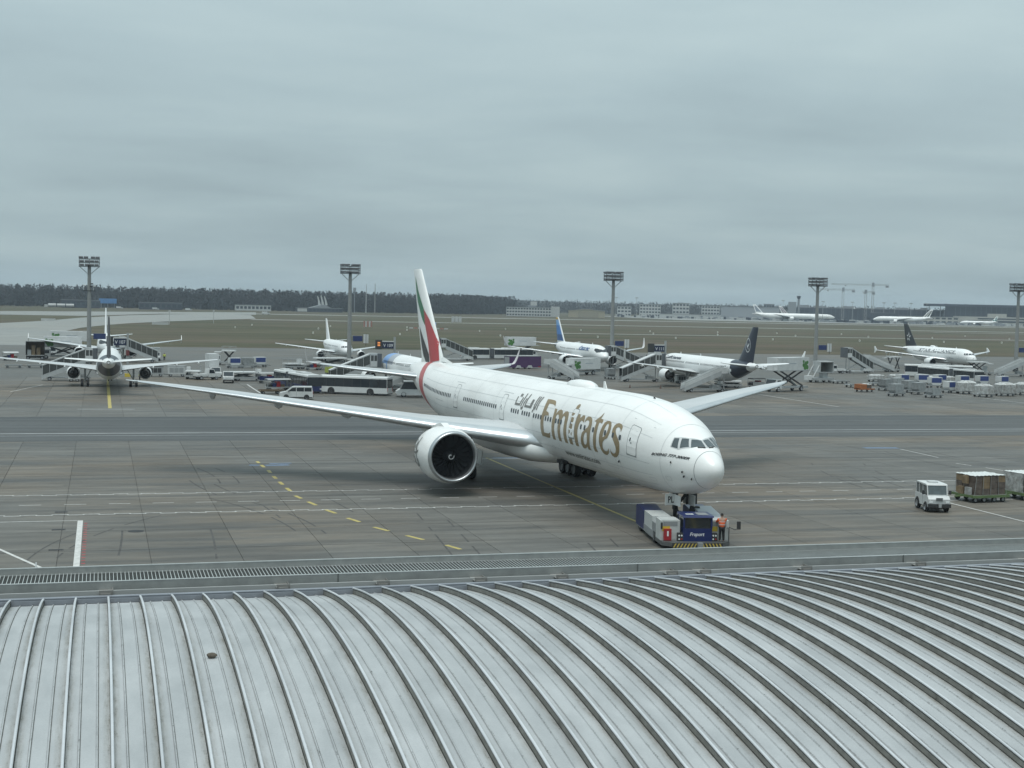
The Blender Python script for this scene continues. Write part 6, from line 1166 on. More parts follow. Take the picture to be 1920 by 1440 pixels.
# ------------------------------------------------------------------ white tow tractor and cargo dollies on the right
o = thing('tow_tractor', 'white cabbed baggage tractor on the near road at right', 'tractor', (60.85, 93.5, 0), R(-104))
MB().prism([(1.55, 0.42), (1.6, 1.0), (1.35, 1.22), (-1.5, 1.22), (-1.55, 0.42)], -0.82, 0.82, 'y').build('body', v_white, o)
g_ = M('tractor glass', (0.075, 0.095, 0.10), 0.06, spec=0.9, var=0.4, scale=2.0)
MB().prism([(1.13, 1.22), (0.93, 1.98), (-1.33, 2.0), (-1.43, 1.22)], -0.74, 0.74, 'y').build('cab_glazing', g_, o)
for s_ in (-1, 1):
    for xa_, xb_, ww in ((1.15, 0.95, 0.07), (0.08, 0.05, 0.07), (-0.76, -0.76, 0.07), (-1.42, -1.34, 0.10)): MB().bar((xa_, s_ * 0.74, 1.2), (xb_, s_ * 0.74, 2.0), ww, 0.08).build('cab_pillar', v_white, o)
MB().bar((1.16, -0.72, 1.25), (1.16, 0.72, 1.25), 0.08).build('windscreen_frame', v_white, o)
for s_ in (-1, 1):
    for x, r_ in ((0.95, 0.36), (-0.95, 0.42)): MB().cyl((x, s_ * 0.815, r_), (x, s_ * 0.832, r_), r_ * 1.15, n=18).build('wheel_arch', v_dark, o); wheel(o, x, s_ * 0.76, r_, r_, 0.26)
    MB().bb(1.58, 1.63, s_ * 0.62 - 0.13, s_ * 0.62 + 0.13, 0.72, 0.86).build('headlight', v_lamp, o)
    MB().bar((0.9, s_ * 0.78, 1.35), (0.98, s_ * 1.02, 1.42), 0.04).bb(0.92, 1.0, s_ * 1.02 - 0.09, s_ * 1.02 + 0.09, 1.3, 1.6).build('mirror', v_dark, o)
    MB().bb(0.2, 0.22, s_ * 0.823 - 0.003, s_ * 0.823 + 0.003, 0.5, 1.22).build('door_gap', v_dark, o)
MB().prism([(-1.42, 1.98), (0.98, 1.98), (0.9, 2.08), (-1.35, 2.08)], -0.8, 0.8, 'y').build('roof', v_white, o); MB().bb(-0.5, 0.3, -0.32, 0.32, 2.08, 2.2).build('roof_vent', v_white, o)
MB().bb(1.55, 1.74, -0.86, 0.86, 0.40, 0.66).build('front_bumper', v_dark, o); MB().bb(1.6, 1.63, -0.26, 0.26, 0.88, 1.12).build('grille', v_grey, o)
for k in range(3): MB().bb(1.63, 1.64, -0.24, 0.24, 0.90 + 0.08 * k, 0.94 + 0.08 * k).build('grille_slat', v_dark, o)
MB().bb(-1.5, 1.5, -0.6, 0.6, 0.28, 0.45).build('underframe', v_dark, o); MB().bb(1.7, 1.86, -0.1, 0.1, 0.42, 0.7).build('tow_hitch', v_grey, o); MB().bb(0.9, 0.95, -0.6, 0.6, 1.24, 1.3).build('wiper_rail', v_dark, o)
MB().prism([(-0.2, 1.25), (0.1, 1.25), (0.05, 1.65), (-0.15, 1.65)], -0.55, -0.15, 'y').build('seat', v_dark, o)
rn = random.Random(5)
for k, (c, yw, lb, film) in enumerate((((67.9, 97.6), 5, 'brown carton pallet under film, behind the white tractor', False), ((73.0, 98.4), 5, 'film covered pallet at the right edge on the near road', True))):
    d = thing('cargo_dolly', ('green dolly under the brown carton pallet' if not film else 'green dolly at the right edge under the film covered pallet'), 'dolly', (*c, 0), R(yw), 'green cargo dollies')
    MB().bb(-1.75, 1.75, -1.3, 1.3, 0.42, 0.54).build('deck', v_green, d)
    for s_ in (-1, 1):
        MB().bb(-1.8, 1.8, s_ * 1.32 - 0.05, s_ * 1.32 + 0.05, 0.40, 0.60).build('side_beam', v_green, d)
        for x in (-1.35, -0.5, 0.5, 1.35): wheel(d, x, s_ * 1.05, 0.22, 0.22, 0.16)
    for x in (-1.77, 1.77): MB().bb(x - 0.05, x + 0.05, -1.3, 1.3, 0.42, 0.62).build('end_beam', v_green, d)
    MB().bar((-1.75, 0, 0.45), (-2.5, 0, 0.42), 0.10).build('drawbar', v_green, d)
    for j in range(11): MB().bb(-1.65 + j * 0.32, -1.6 + j * 0.32, -1.25, 1.25, 0.54, 0.57).build('roller', v_grey, d)
    p = thing('cargo_pallet', lb, 'pallet', (*c, 0.575), R(yw), 'pallets on green dollies')
    MB().bb(-1.58, 1.58, -1.22, 1.22, 0, 0.03).build('pallet_sheet', v_silver, p)
    nx, ny, nz = 4, 3, 3
    for i in range(nx):
        for j in range(ny):
            for q in range(nz):
                if 0 < i < nx - 1 and 0 < j < ny - 1 and q < nz - 1: continue
                x = -1.5 + i * 0.75; y = -1.16 + j * 0.775; e_ = rn.uniform(0.012, 0.03)
                MB().bb(x + e_, x + 0.75 - e_, y + e_, y + 0.775 - e_, 0.03 + q * 0.50, 0.03 + q * 0.50 + 0.485).build('carton', v_card if rn.random() < 0.45 else v_wrap, p)
    tp = MB(); gx, gy = 16, 12
    for i in range(gx + 1):
        for j in range(gy + 1): tp.v.append((-1.53 + 3.06 * i / gx, -1.19 + 2.38 * j / gy, 1.545 + 0.05 * abs(math.sin(i * 1.6 + 0.5 * math.sin(j))) + rn.uniform(0, 0.025)))
    for i in range(gx):
        for j in range(gy): tp.f.append((i * (gy + 1) + j, (i + 1) * (gy + 1) + j, (i + 1) * (gy + 1) + j + 1, i * (gy + 1) + j + 1)); tp.m.append(0)
    tp.build('film_cover', M('bright plastic film', (0.66, 0.68, 0.66), 0.28, var=0.3, scale=5, bump=0.4), p, 50)
    for s_ in (-1, 1):
        for q in range(5): MB().bar((-1.55 + q * 0.78, s_ * 1.215, 0.02), (-1.4 + q * 0.7, s_ * 1.215, 1.56), 0.03, 0.02).build('strap', v_silver, p)
    if film:
        for s_ in (-1, 1):
            sk = MB(); n_ = 18
            for i in range(n_ + 1):
                for j in range(7): sk.v.append((-1.55 + 3.1 * i / n_, s_ * (1.24 + rn.uniform(0, 0.06)), 0.04 + 1.5 * j / 6))
            for i in range(n_):
                for j in range(6): sk.f.append((i * 7 + j, (i + 1) * 7 + j, (i + 1) * 7 + j + 1, i * 7 + j + 1)); sk.m.append(0)
            sk.build('film_skirt', v_film, p, 60)
        sk = MB()
        for i in range(13):
            for j in range(7): sk.v.append((-1.57 - rn.uniform(0, 0.06), -1.2 + 2.4 * i / 12, 0.04 + 1.5 * j / 6))
        for i in range(12):
            for j in range(6): sk.f.append((i * 7 + j, (i + 1) * 7 + j, (i + 1) * 7 + j + 1, i * 7 + j + 1)); sk.m.append(0)
        sk.build('film_skirt', v_film, p, 60)
    else:
        for q, (x, y, z, s_) in enumerate(((-1.68, -0.6, 0.03, 0.22), (-1.7, 0.2, 0.03, 0.25), (-1.66, -0.2, 0.9, 0.18))): MB().bb(x - s_ / 2, x + s_ / 2, y - 0.3, y + 0.3, z, z + 0.6).build('loose_carton', v_card if q else v_film, p)

# grey roofed unit at the lower left in front of the walkway
o = thing('ramp_cabin', 'grey flat roofed ramp cabin with dark sides at the lower left', 'cabin', (-4.0, 62.6, 0), R(2))
MB().bb(-2.6, 1.0, -1.1, 1.1, 0, 2.98).build('walls', v_dark, o); MB().bb(-2.7, 1.4, -1.25, 1.25, 2.98, 3.10).build('roof', M('grey cabin roof', (0.20, 0.21, 0.21), 0.6), o); MB().bb(1.4, 1.46, -1.25, 1.25, 2.6, 3.35).build('end_board', v_grey, o)
for q in range(4): MB().bb(-2.3 + q * 0.8, -1.7 + q * 0.8, 1.1, 1.12, 0.9, 2.1).build('window', m_glass, o)
# ------------------------------------------------------------------ tow tug holding the nose wheel
T = thing('aircraft_tug', 'blue and white Fraport aircraft tug holding the nose wheel of the big airliner', 'tug', (36.25, 83.9, 0), R(-100.5))
t_white = M('tug white', (0.48, 0.50, 0.49), 0.35, var=0.12); t_blue = M('tug blue', (0.009, 0.019, 0.095), 0.32, var=0.1); t_grey = M('tug grey', (0.23, 0.245, 0.25), 0.45, var=0.12)
t_stripe = M('hazard yellow', (0.48, 0.36, 0.07), 0.5); t_deck = M('chequer plate', (0.12, 0.125, 0.125), 0.5, 0.4, var=0.2)
# local: x forward (towards the terminal), y left
MB().prism([(4.2, -1.55), (4.2, 1.55), (3.7, 2.15), (-1.2, 2.2), (-1.2, 0.95), (1.2, 0.95), (1.2, -0.95), (-1.2, -0.95), (-1.2, -2.2), (3.7, -2.15)], 0.22, 0.48, 'z').build('deck', t_deck, T)
for s_ in (-1, 1):
    MB().bb(-4.3, 1.3, s_ * 1.6 - 0.62, s_ * 1.6 + 0.62, 0.3, 0.75).build('side_frame', t_grey, T)
    MB().bb(-1.7, 0.9, s_ * 1.6 - 0.6, s_ * 1.6 + 0.6, 0.75, 1.62).build('engine_cover', t_white, T)
    MB().prism([(-4.4, 0.35), (-1.75, 0.35), (-1.75, 1.55), (-3.9, 1.72), (-4.4, 1.6)], s_ * 1.6 - 0.63, s_ * 1.6 + 0.63, 'y').build('rear_cover', t_blue, T)
    MB().bb(0.9, 1.9, s_ * 1.6 - 0.6, s_ * 1.6 + 0.58, 0.75, 1.32).build('wheel_cover', t_grey, T)
    for x in (1.35, -3.3): wheel(T, x, s_ * 1.98, 0.55, 0.55, 0.42)
    cb = MB().bb(1.9, 3.35, s_ * 1.55 - 0.62, s_ * 1.55 + 0.62, 0.48, 1.72).build('equipment_cabinet', t_white, T)
    yy = s_ * 1.55
    MB().bb(3.35, 3.365, yy - 0.45, yy + 0.45, 1.38, 1.66).build('louvre', t_grey, cb)
    MB().bb(3.35, 3.362, yy - 0.5 if s_ < 0 else yy - 0.5, yy - 0.02, 1.05, 1.36).build('warning_plate', v_yel, cb) if s_ < 0 else MB().bb(3.35, 3.362, yy - 0.5, yy - 0.1, 1.05, 1.36).build('warning_plate', v_yel, cb)
    MB().bb(3.35, 3.358, yy - 0.52, yy + 0.52, 0.55, 1.02).build('cabinet_door', t_white, cb)
    MB().bb(1.95, 3.3, yy - 0.5, yy + 0.5, 1.72, 1.76).build('cabinet_lid', t_white, cb)
# red extinguisher box on the starboard-side cabinet (left in view)
eb = MB().bb(3.36, 3.62, -1.98, -1.52, 0.52, 1.22).build('extinguisher_box', v_red, T); MB().bb(3.62, 3.63, -1.80, -1.70, 0.78, 1.1).build('box_label', v_lamp, eb)
MB().bb(3.36, 3.40, -2.16, -2.04, 1.2, 1.6).build('hazard_plate', v_dark, T)
# driver's cab
cy0, cy1 = -0.80, 1.02
cab_ = MB().bb(2.1, 3.72, cy0, cy1, 0.48, 1.28).build('cab_body', t_blue, T)
MB().bb(2.12, 3.69, cy0 + 0.02, cy1 - 0.02, 1.28, 1.98).build('cab_glass', M('cab glass', (0.016, 0.02, 0.024), 0.08, spec=0.8), T)
for x in (2.12, 3.70):
    for y in (cy0 + 0.04, cy1 - 0.04): MB().bb(x - 0.05, x + 0.05, y - 0.05, y + 0.05, 1.28, 1.98).build('cab_post', t_blue, T)
MB().prism([(2.0, 1.98), (3.86, 1.98), (3.80, 2.08), (2.05, 2.10)], cy0 - 0.06, cy1 + 0.06, 'y').build('cab_roof', t_blue, T)
MB().bb(2.5, 3.5, 0.15, 0.85, 2.092, 2.11).build('roof_hatch', t_grey, T)
MB().bb(2.9, 3.3, -0.55, -0.05, 2.092, 2.10).build('roof_marking', v_lamp, T)
for y in (-0.35, 0.45): MB().bb(2.5, 2.62, y - 0.22, y + 0.22, 1.0, 1.75).build('seat', v_grey, T)
MB().cyl((3.2, -0.35, 1.45), (3.24, -0.35, 1.5), 0.17, n=14).build('steering_wheel', v_dark, T)
lettering('tug_name', 'Fraport', lambda u, v: (3.735, -0.38 + 0.92 * u, 0.82 + 0.22 * v), M('white lettering', (0.75, 0.76, 0.78), 0.5), cab_, shear=0.25, offset=0.01)
for s_, y in ((-1, cy0 - 0.16), (1, cy1 + 0.18)):
    MB().bb(3.3, 3.70, y - 0.17, y + 0.17, 0.48, 0.98).build('lamp_cluster', v_dark, T)
    for dy in (-0.09, 0.07): MB().cyl((3.69, y + dy, 0.84), (3.715, y + dy, 0.84), 0.055, n=10).build('headlight', v_lamp, T); MB().cyl((3.69, y + dy, 0.62), (3.715, y + dy, 0.62), 0.05, n=10).build('tail_light', v_tail if dy > 0 else v_lamp, T)
bm_ = MB().bb(4.2, 4.28, -1.6, 1.6, 0.16, 0.46).build('front_bumper', v_dark, T)
for k in range(15):
    y = -1.55 + k * 0.215; d_ = 0.14 if y < 0 else -0.12
    if abs(y - 0.1) < 0.2: continue
    MB().add([(4.284, y, 0.18), (4.284, y + 0.085, 0.18), (4.284, y + 0.085 + d_, 0.44), (4.284, y + d_, 0.44)], [(0, 1, 2, 3)]).build('hazard_stripe', t_stripe, bm_)
MB().bb(4.2, 4.5, -0.02, 0.3, 0.2, 0.5).build('tow_jaw', t_grey, T)
# sloping power pack on the right, tilted grey lid
MB().prism([(-1.6, 1.62), (0.8, 1.62), (1.7, 1.34), (1.7, 1.45), (0.85, 1.78), (-1.6, 1.95)], 0.95, 2.2, 'y').build('tilted_lid', M('lid grey', (0.34, 0.37, 0.39), 0.35, 0.2), T)
MB().prism([(-2.2, 1.5), (-0.6, 1.5), (-0.9, 2.0), (-2.0, 1.9)], 0.9, 1.3, 'y').build('hoist_frame', v_dark, T)
# cradle round the nose wheels
MB().bb(-2.0, -1.75, -0.9, 0.9, 0.25, 0.75).build('cradle_gate', v_dark, T); MB().bb(-3.2, -2.9, -0.9, 0.9, 0.2, 0.5).build('cradle_ramp', v_dark, T); MB().bar((-1.6, 0.9, 1.35), (-2.3, 0.1, 1.45), 0.16).build('clamp_arm', v_dark, T)
# mirror arm and handrail
MB().path([(3.5, 2.15, 0.5), (3.5, 2.15, 1.35), (3.6, 2.5, 1.2), (3.6, 2.75, 1.3)], 0.025).bb(3.55, 3.6, 2.62, 2.86, 1.22, 1.72).build('mirror_arm', v_dark, T)
MB().path([(4.0, 2.0, 0.48), (4.0, 2.0, 1.3), (2.2, 2.18, 1.3)], 0.02).build('handrail', v_dark, T)
MB().cyl((2.2, 1.25, 1.76), (2.2, 1.25, 1.9), 0.08, n=10).build('warning_beacon', M('lit beacon', (1.0, 0.22, 0.12), 0.4, emit=3.0), T)
# ------------------------------------------------------------------ people
m_skin = M('skin', (0.36, 0.22, 0.16), 0.6); m_hair = M('dark hair', (0.02, 0.018, 0.016), 0.8)
def skinned(name, verts, edges, radii, mat, parent, root=0):
    me = bpy.data.meshes.new(name); me.from_pydata(verts, edges, []); o = bpy.data.objects.new(name, me); C.objects.link(o); o.parent = parent
    md = o.modifiers.new('skin', 'SKIN'); sd_ = me.skin_vertices[0].data if me.skin_vertices else None
    if sd_ is None: 
        bm = bmesh.new(); bm.from_mesh(me); bm.verts.layers.skin.verify(); bm.to_mesh(me); bm.free(); sd_ = me.skin_vertices[0].data
    for v, r_ in zip(sd_, radii): v.radius = (r_, r_) if not isinstance(r_, tuple) else r_; v.use_root = False
    sd_[root].use_root = True; md.use_smooth_shade = True
    sb_ = o.modifiers.new('sub', 'SUBSURF'); sb_.levels = 1; sb_.render_levels = 2; me.materials.append(mat); return o
def person(label, loc, rz, jacket, trousers, arms='reach', bend=0.0, name='person', helmet=None):
    o = thing(name, label, 'person', loc, rz); b = bend
    hip, knee, ank = 0.90, 0.48, 0.08; sh = 1.42; hx = b * 0.32
    A = {'reach': [((0.28, 0.24, 1.20), (0.52, 0.22, 1.22)), ((0.26, -0.24, 1.18), (0.50, -0.16, 1.24))], 'down': [((0.02, 0.27, 1.14), (0.08, 0.28, 0.88)), ((0.02, -0.27, 1.14), (0.08, -0.28, 0.88))]}[arms]
    V = [(0, 0, hip), (hx * 0.5, 0, 1.15), (hx, 0, sh), (hx + 0.02, 0, sh + 0.10), (hx + 0.05, 0, sh + 0.20), (hx + 0.06, 0, sh + 0.30),
         (0, 0.10, hip - 0.05), (0.03, 0.11, knee), (0, 0.12, ank), (0.16, 0.13, 0.04), (0, -0.10, hip - 0.05), (0.03, -0.11, knee), (-0.03, -0.12, ank), (0.13, -0.13, 0.04)]
    E_ = [(0, 1), (1, 2), (2, 3), (3, 4), (4, 5), (0, 6), (6, 7), (7, 8), (8, 9), (0, 10), (10, 11), (11, 12), (12, 13)]; Rr = [0.14, 0.13, 0.13, 0.055, 0.092, 0.075, 0.10, 0.062, 0.045, 0.04, 0.10, 0.062, 0.045, 0.04]
    for s_, (el, wr) in zip((1, -1), A):
        i = len(V); V += [(hx, s_ * 0.19, sh - 0.02), (hx + el[0], el[1], el[2]), (hx + wr[0], wr[1], wr[2])]; E_ += [(2, i), (i, i + 1), (i + 1, i + 2)]; Rr += [0.065, 0.045, 0.034]
        d = (Vector(wr) - Vector(el)).normalized(); side = Vector((-d.y, d.x, 0)) if abs(d.z) < 0.8 else Vector((1, 0, 0)); w_ = Vector((hx + wr[0], wr[1], wr[2])); pl = w_ + d * 0.07
        V.append(tuple(pl)); E_.append((i + 2, i + 3)); Rr.append(0.032)
        for q, ln in zip((-1.5, -0.5, 0.5, 1.5), (0.065, 0.08, 0.085, 0.07)): V.append(tuple(pl + side * q * 0.02 + d * ln - Vector((0, 0, 0.012)))); E_.append((i + 3, len(V) - 1)); Rr.append(0.009)
        V.append(tuple(w_ + side * 0.055 + d * 0.05)); E_.append((i + 2, len(V) - 1)); Rr.append(0.01)
    skinned('body', V, E_, Rr, m_skin, o)
    jv = [(0, 0, hip - 0.10), (hx * 0.5, 0, 1.15), (hx, 0, sh + 0.01)]; je = [(0, 1), (1, 2)]; jr = [(0.19, 0.17), (0.20, 0.17), (0.16, 0.15)]
    for s_, (el, wr) in zip((1, -1), A): i = len(jv); jv += [(hx, s_ * 0.21, sh - 0.03), (hx + el[0], el[1] * 1.02, el[2]), (hx + wr[0] * 0.96, wr[1], wr[2])]; je += [(2, i), (i, i + 1), (i + 1, i + 2)]; jr += [0.095, 0.075, 0.06]
    skinned('jacket', jv, je, jr, jacket, o)
    tv = [(0, 0, hip)] ; te_ = []; tr_ = [0.155]
    for s_, q in ((1, 6), (-1, 10)): i = len(tv); tv += [V[q], V[q + 1], V[q + 2]]; te_ += [(0, i), (i, i + 1), (i + 1, i + 2)]; tr_ += [0.115, 0.085, 0.07]
    skinned('trousers', tv, te_, tr_, trousers, o)
    hm = MB(); rg = []
    for k in range(7):
        ph = R(-10 + 100 * k / 6); rg.append([(hx + 0.035 + 0.105 * math.cos(ph) * math.cos(t_) - 0.02, 0.092 * math.cos(ph) * math.sin(t_), sh + 0.245 + 0.12 * math.sin(ph)) for t_ in [2 * math.pi * q / 14 for q in range(14)]])
    hm.loft(rg); hm.build('hair' if not helmet else 'helmet', helmet or m_hair, o, 60)
    fc = MB(); fc.bb(hx + 0.135, hx + 0.165, -0.012, 0.012, sh + 0.185, sh + 0.23); fc.build('nose', m_skin, o)
    for s_ in (-1, 1): MB().cyl((hx + 0.12, s_ * 0.034, sh + 0.235), (hx + 0.14, s_ * 0.034, sh + 0.235), 0.012, n=8).build('eye', m_hair, o); MB().cyl((hx + 0.04, s_ * 0.092, sh + 0.21), (hx + 0.045, s_ * 0.108, sh + 0.21), 0.028, n=8).build('ear', m_skin, o)
    MB().bb(hx + 0.128, hx + 0.142, -0.026, 0.026, sh + 0.158, sh + 0.166).build('mouth', M('lip', (0.25, 0.11, 0.09), 0.6), o)
    for zb in (1.06, 1.24):
        rb = MB(); ring = []
        for q in range(20):
            t_ = 2 * math.pi * q / 20; ring.append((hx * (zb - 0.9) / 0.5 + 0.172 * math.cos(t_) , 0.212 * math.sin(t_), zb))
        rb.v = ring + [(x, y, z + 0.045) for x, y, z in ring]; rb.f = [(q, (q + 1) % 20, 20 + (q + 1) % 20, 20 + q) for q in range(20)]; rb.m = [0] * 20; rb.build('reflective_band', M('reflective tape', (0.55, 0.56, 0.55), 0.35), o)
    return o
m_hivo = M('high visibility orange', (0.75, 0.12, 0.03), 0.6, var=0.15, emit=0.0); m_hivy = M('high visibility yellow', (0.55, 0.62, 0.06), 0.6, var=0.15); m_trs = M('black trousers', (0.012, 0.013, 0.015), 0.8)
pw_ = T.matrix_basis @ Vector((3.78, 1.62, 0.48))
person('person in orange jacket and black trousers standing on the tug, back to us', tuple(pw_), R(-100.5 + 180), m_hivo, m_trs, 'reach', 0.15)
person('person in yellow jacket beside the right engine of the V 107 jet', (6.7, 254.6, 0), R(200), m_hivy, m_trs, 'down')
person('person in yellow jacket standing beside the white box truck', (14.3, 336.0, 0), R(-80), m_hivy, m_trs, 'down')
person('person in yellow jacket by the rear stairs of the V 111 jet', (110.8, 236.5, 0), R(120), M('grey work jacket', (0.2, 0.2, 0.2), 0.7), m_trs, 'down') if False else None
# ------------------------------------------------------------------ far field: wood, buildings, cranes, haze
b_pale = M('pale render', (0.42, 0.43, 0.42), 0.7, var=0.08); b_grey = M('grey facade', (0.22, 0.235, 0.25), 0.6, var=0.1); b_dark = M('dark facade glass', (0.030, 0.037, 0.052), 0.35, var=0.15); b_tan = M('tan hangar sheet', (0.33, 0.30, 0.22), 0.7, var=0.08); b_win = M('far window glass', (0.04, 0.05, 0.06), 0.2)
b_beige = M('beige precast', (0.36, 0.355, 0.32), 0.7, var=0.08); b_steel = M('crane steel', (0.30, 0.30, 0.28), 0.6); b_roof = M('flat roof felt', (0.16, 0.165, 0.17), 0.8)
KF = 1.2
def push(o, h):
    o.location = (o.location.x * KF, o.location.y * KF, 0); o.scale = (KF, KF, (15 + (h - 15) * KF) / h)
def block(label, c, s, yaw=-20, mat=b_pale, floors=3, bays=6, win=True, roof=True, extra=None, name='building', h0=0):
    o = thing(name, label, 'building', (*c, 0), R(yaw)); a, b, h = s[0] / 2, s[1] / 2, s[2]
    if c[0] > 560: push(o, h)
    MB().bb(-a, a, -b, b, 0, h).build('wall', mat, o)
    if roof: MB().bb(-a - 0.3, a + 0.3, -b - 0.3, b + 0.3, h, h + 0.5).build('roof', b_roof, o)
    if win:
        wm = MB().bb(-0.5, 0.5, -0.06, 0.06, 0, 1).mesh('window', b_win)
        for f in range(floors):
            for k in range(bays):
                w = 2 * a / bays; q = link('window', wm, o, (-a + (k + 0.5) * w, -b, h * (f + 0.32) / floors + h0)); q.scale = (w * 0.68, 1, h / floors * 0.48)
    return o
def at(px_dir, D): pass
# left: woodland edge buildings
block('low pale building with dark doors at the edge of the wood', (168, 1640), (40, 12, 6.2), 0, b_pale, 1, 9)
o = block('low long building under the curved fins', (243, 1632), (52, 14, 4.2), 0, b_dark, 1, 12)
for k in range(3): MB().prism([(-1.2 + k * 4, 8), (1.8 + k * 4, 8), (0.2 + k * 4, 13.5), (-1.6 + k * 4, 18.5 + (k == 1)), (-2.6 + k * 4, 18.5), (-1.6 + k * 4, 13)], -0.4, 0.4, 'y').build('curved_fin', b_pale, o)
MB().prism([(-14, 4.2), (14, 4.2), (6, 8.5), (2, 8.5)], -7, 7, 'y').build('hall_roof', b_grey, o); MB().bb(-26, -15, -7.4, -7, 0.2, 3.8).build('pale_bay', b_pale, o)
block('dark low shed left of the first mast', (62, 1560), (45, 12, 7), 0, b_dark, 1, 8)
block('low dark station roof right of the blue billboard', (-20, 1590), (40, 12, 8), 0, b_dark, 1, 8)
o = thing('billboard', 'blue billboard in front of the wood beside mast one', 'billboard', (8, 1640, 0), 0)
MB().bb(-9.5, 9.5, -0.3, 0.3, 5, 10.4).build('panel', M('billboard blue', (0.06, 0.19, 0.42), 0.5, var=0.3, scale=0.3), o)
for x in (-7, 0, 7): MB().bb(x - 0.25, x + 0.25, -0.2, 0.2, 0, 5.05).build('leg', b_grey, o)
# centre
o = block('long white office block with roof tower behind the field', (481, 1582), (52, 14, 10.5), -17, b_pale, 3, 16)
MB().bb(-1, 9, -4, 4, 10.5, 13).build('roof_storey', b_grey, o); MB().bb(2, 9.5, -3, 3, 13, 17.5).build('roof_tower', b_pale, o); MB().bb(26, 36, -6, 6, 0, 12).build('side_wing', b_pale, o)
o = thing('hangar', 'tan hangar with wide sliding doors', 'hangar', (545, 1560, 0), R(-19))
MB().prism([(-21, 0), (21, 0), (21, 7.6), (4, 9.2), (-4, 9.2), (-21, 7.6)], -14, 14, 'y').build('wall', b_tan, o)
MB().prism([(-21.5, 7.6), (-4, 9.25), (4, 9.25), (21.5, 7.6), (21.5, 8.0), (4, 9.7), (-4, 9.7), (-21.5, 8.0)], -14.5, 14.5, 'y').build('roof', M('tan roof', (0.30, 0.28, 0.22), 0.7), o)
for k in range(6): MB().bb(-10 + k * 4, -6.2 + k * 4, -14.2, -14, 0.2, 6.6).build('door_leaf', M('hangar door', (0.27, 0.25, 0.19), 0.7), o)
block('pale office block half hidden by mast three', (586, 1545), (16, 12, 14), -20, b_pale, 3, 4)
block('grey and white office block, first of the three', (613, 1532), (24, 14, 17), -20, b_pale, 4, 7)
block('tall white office block, middle of the three', (646, 1519), (19, 14, 19), -22, b_pale, 4, 5)
block('white office block with dark window rows, right of the three', (677, 1505), (20, 14, 17), -22, b_pale, 4, 6)
block('low white annex between the office blocks', (650, 1500), (70, 10, 6.5), -22, b_pale, 1, 10, False)
block('broad grey warehouse right of the office blocks', (720, 1490), (66, 22, 16.5), -25, M('hazy grey cladding', (0.27, 0.29, 0.31), 0.6), 1, 8, False)
# right: terminal
o = block('long dark terminal hall behind the far apron', (850, 1455), (170, 30, 17.0), -31, b_dark, 1, 30, False)
for k in range(34): MB().bb(-84 + k * 5, -83.6 + k * 5, -15.3, -15, 2, 16.5).build('facade_fin', M('slate fin', (0.09, 0.10, 0.12), 0.5), o)
for x, w, hh in ((-70, 10, 4), (-52, 14, 3), (-20, 12, 3.5), (16, 9, 3), (40, 14, 3), (64, 8, 3.5)): MB().bb(x - w / 2, x + w / 2, -5, 5, 17, 17 + hh).build('roof_plant', b_grey, o)
o = block('dark low pier in front of the long terminal', (846, 1412), (27, 16, 13), -31, b_dark, 1, 6, False)
o = block('beige terminal annex with dark openings', (890, 1388), (64, 18, 10), -33, b_beige, 2, 10)
o = block('big dark glass hall at the right edge with overhanging roof', (965, 1352), (130, 30, 22), -35, b_dark, 1, 12, False)
MB().bb(-88, 66, -18, 18, 22, 25).build('roof_slab', M('dark roof slab', (0.05, 0.06, 0.08), 0.5), o); MB().bb(-56, 65, -17, -15, 0, 10).build('beige_base', b_beige, o); MB().bb(-40, 65, -17.3, -17, 3.2, 5.2).build('window_strip', b_win, o); MB().bb(-30, 65, -17.3, -17, 7.0, 8.4).build('window_strip', b_win, o); MB().bb(-20, 0, -17, -13, 10, 14).build('beige_tower', b_beige, o)
for k in range(22): MB().bb(-54 + k * 5.4, -53.6 + k * 5.4, -15.3, -15, 10, 22).build('facade_fin', M('slate fin', (0.09, 0.10, 0.12), 0.5), o)
for x in (-82, -70): MB().bb(x - 0.4, x + 0.4, -12, -11.2, 0, 22).build('roof_column', b_grey, o)
o = thing('control_tower', 'distant control tower and blocky tower building', 'tower', (762, 1462, 0), R(-28)); push(o, 28)
MB().bb(-7, 2, -5, 5, 0, 23).build('shaft_block', b_grey, o); MB().cyl((4.5, 0, 0), (4.5, 0, 27), 1.3, n=12).build('shaft', b_grey, o); MB().cyl((4.5, 0, 27), (4.5, 0, 30.5), 1.6, 2.6, 12).build('cabin', b_dark, o); MB().cyl((4.5, 0, 30.5), (4.5, 0, 34), 0.15, n=6).build('antenna', b_steel, o)
block('blocky grey tower building left of the control tower', (738, 1478), (12, 10, 20), -27, b_grey, 4, 4)
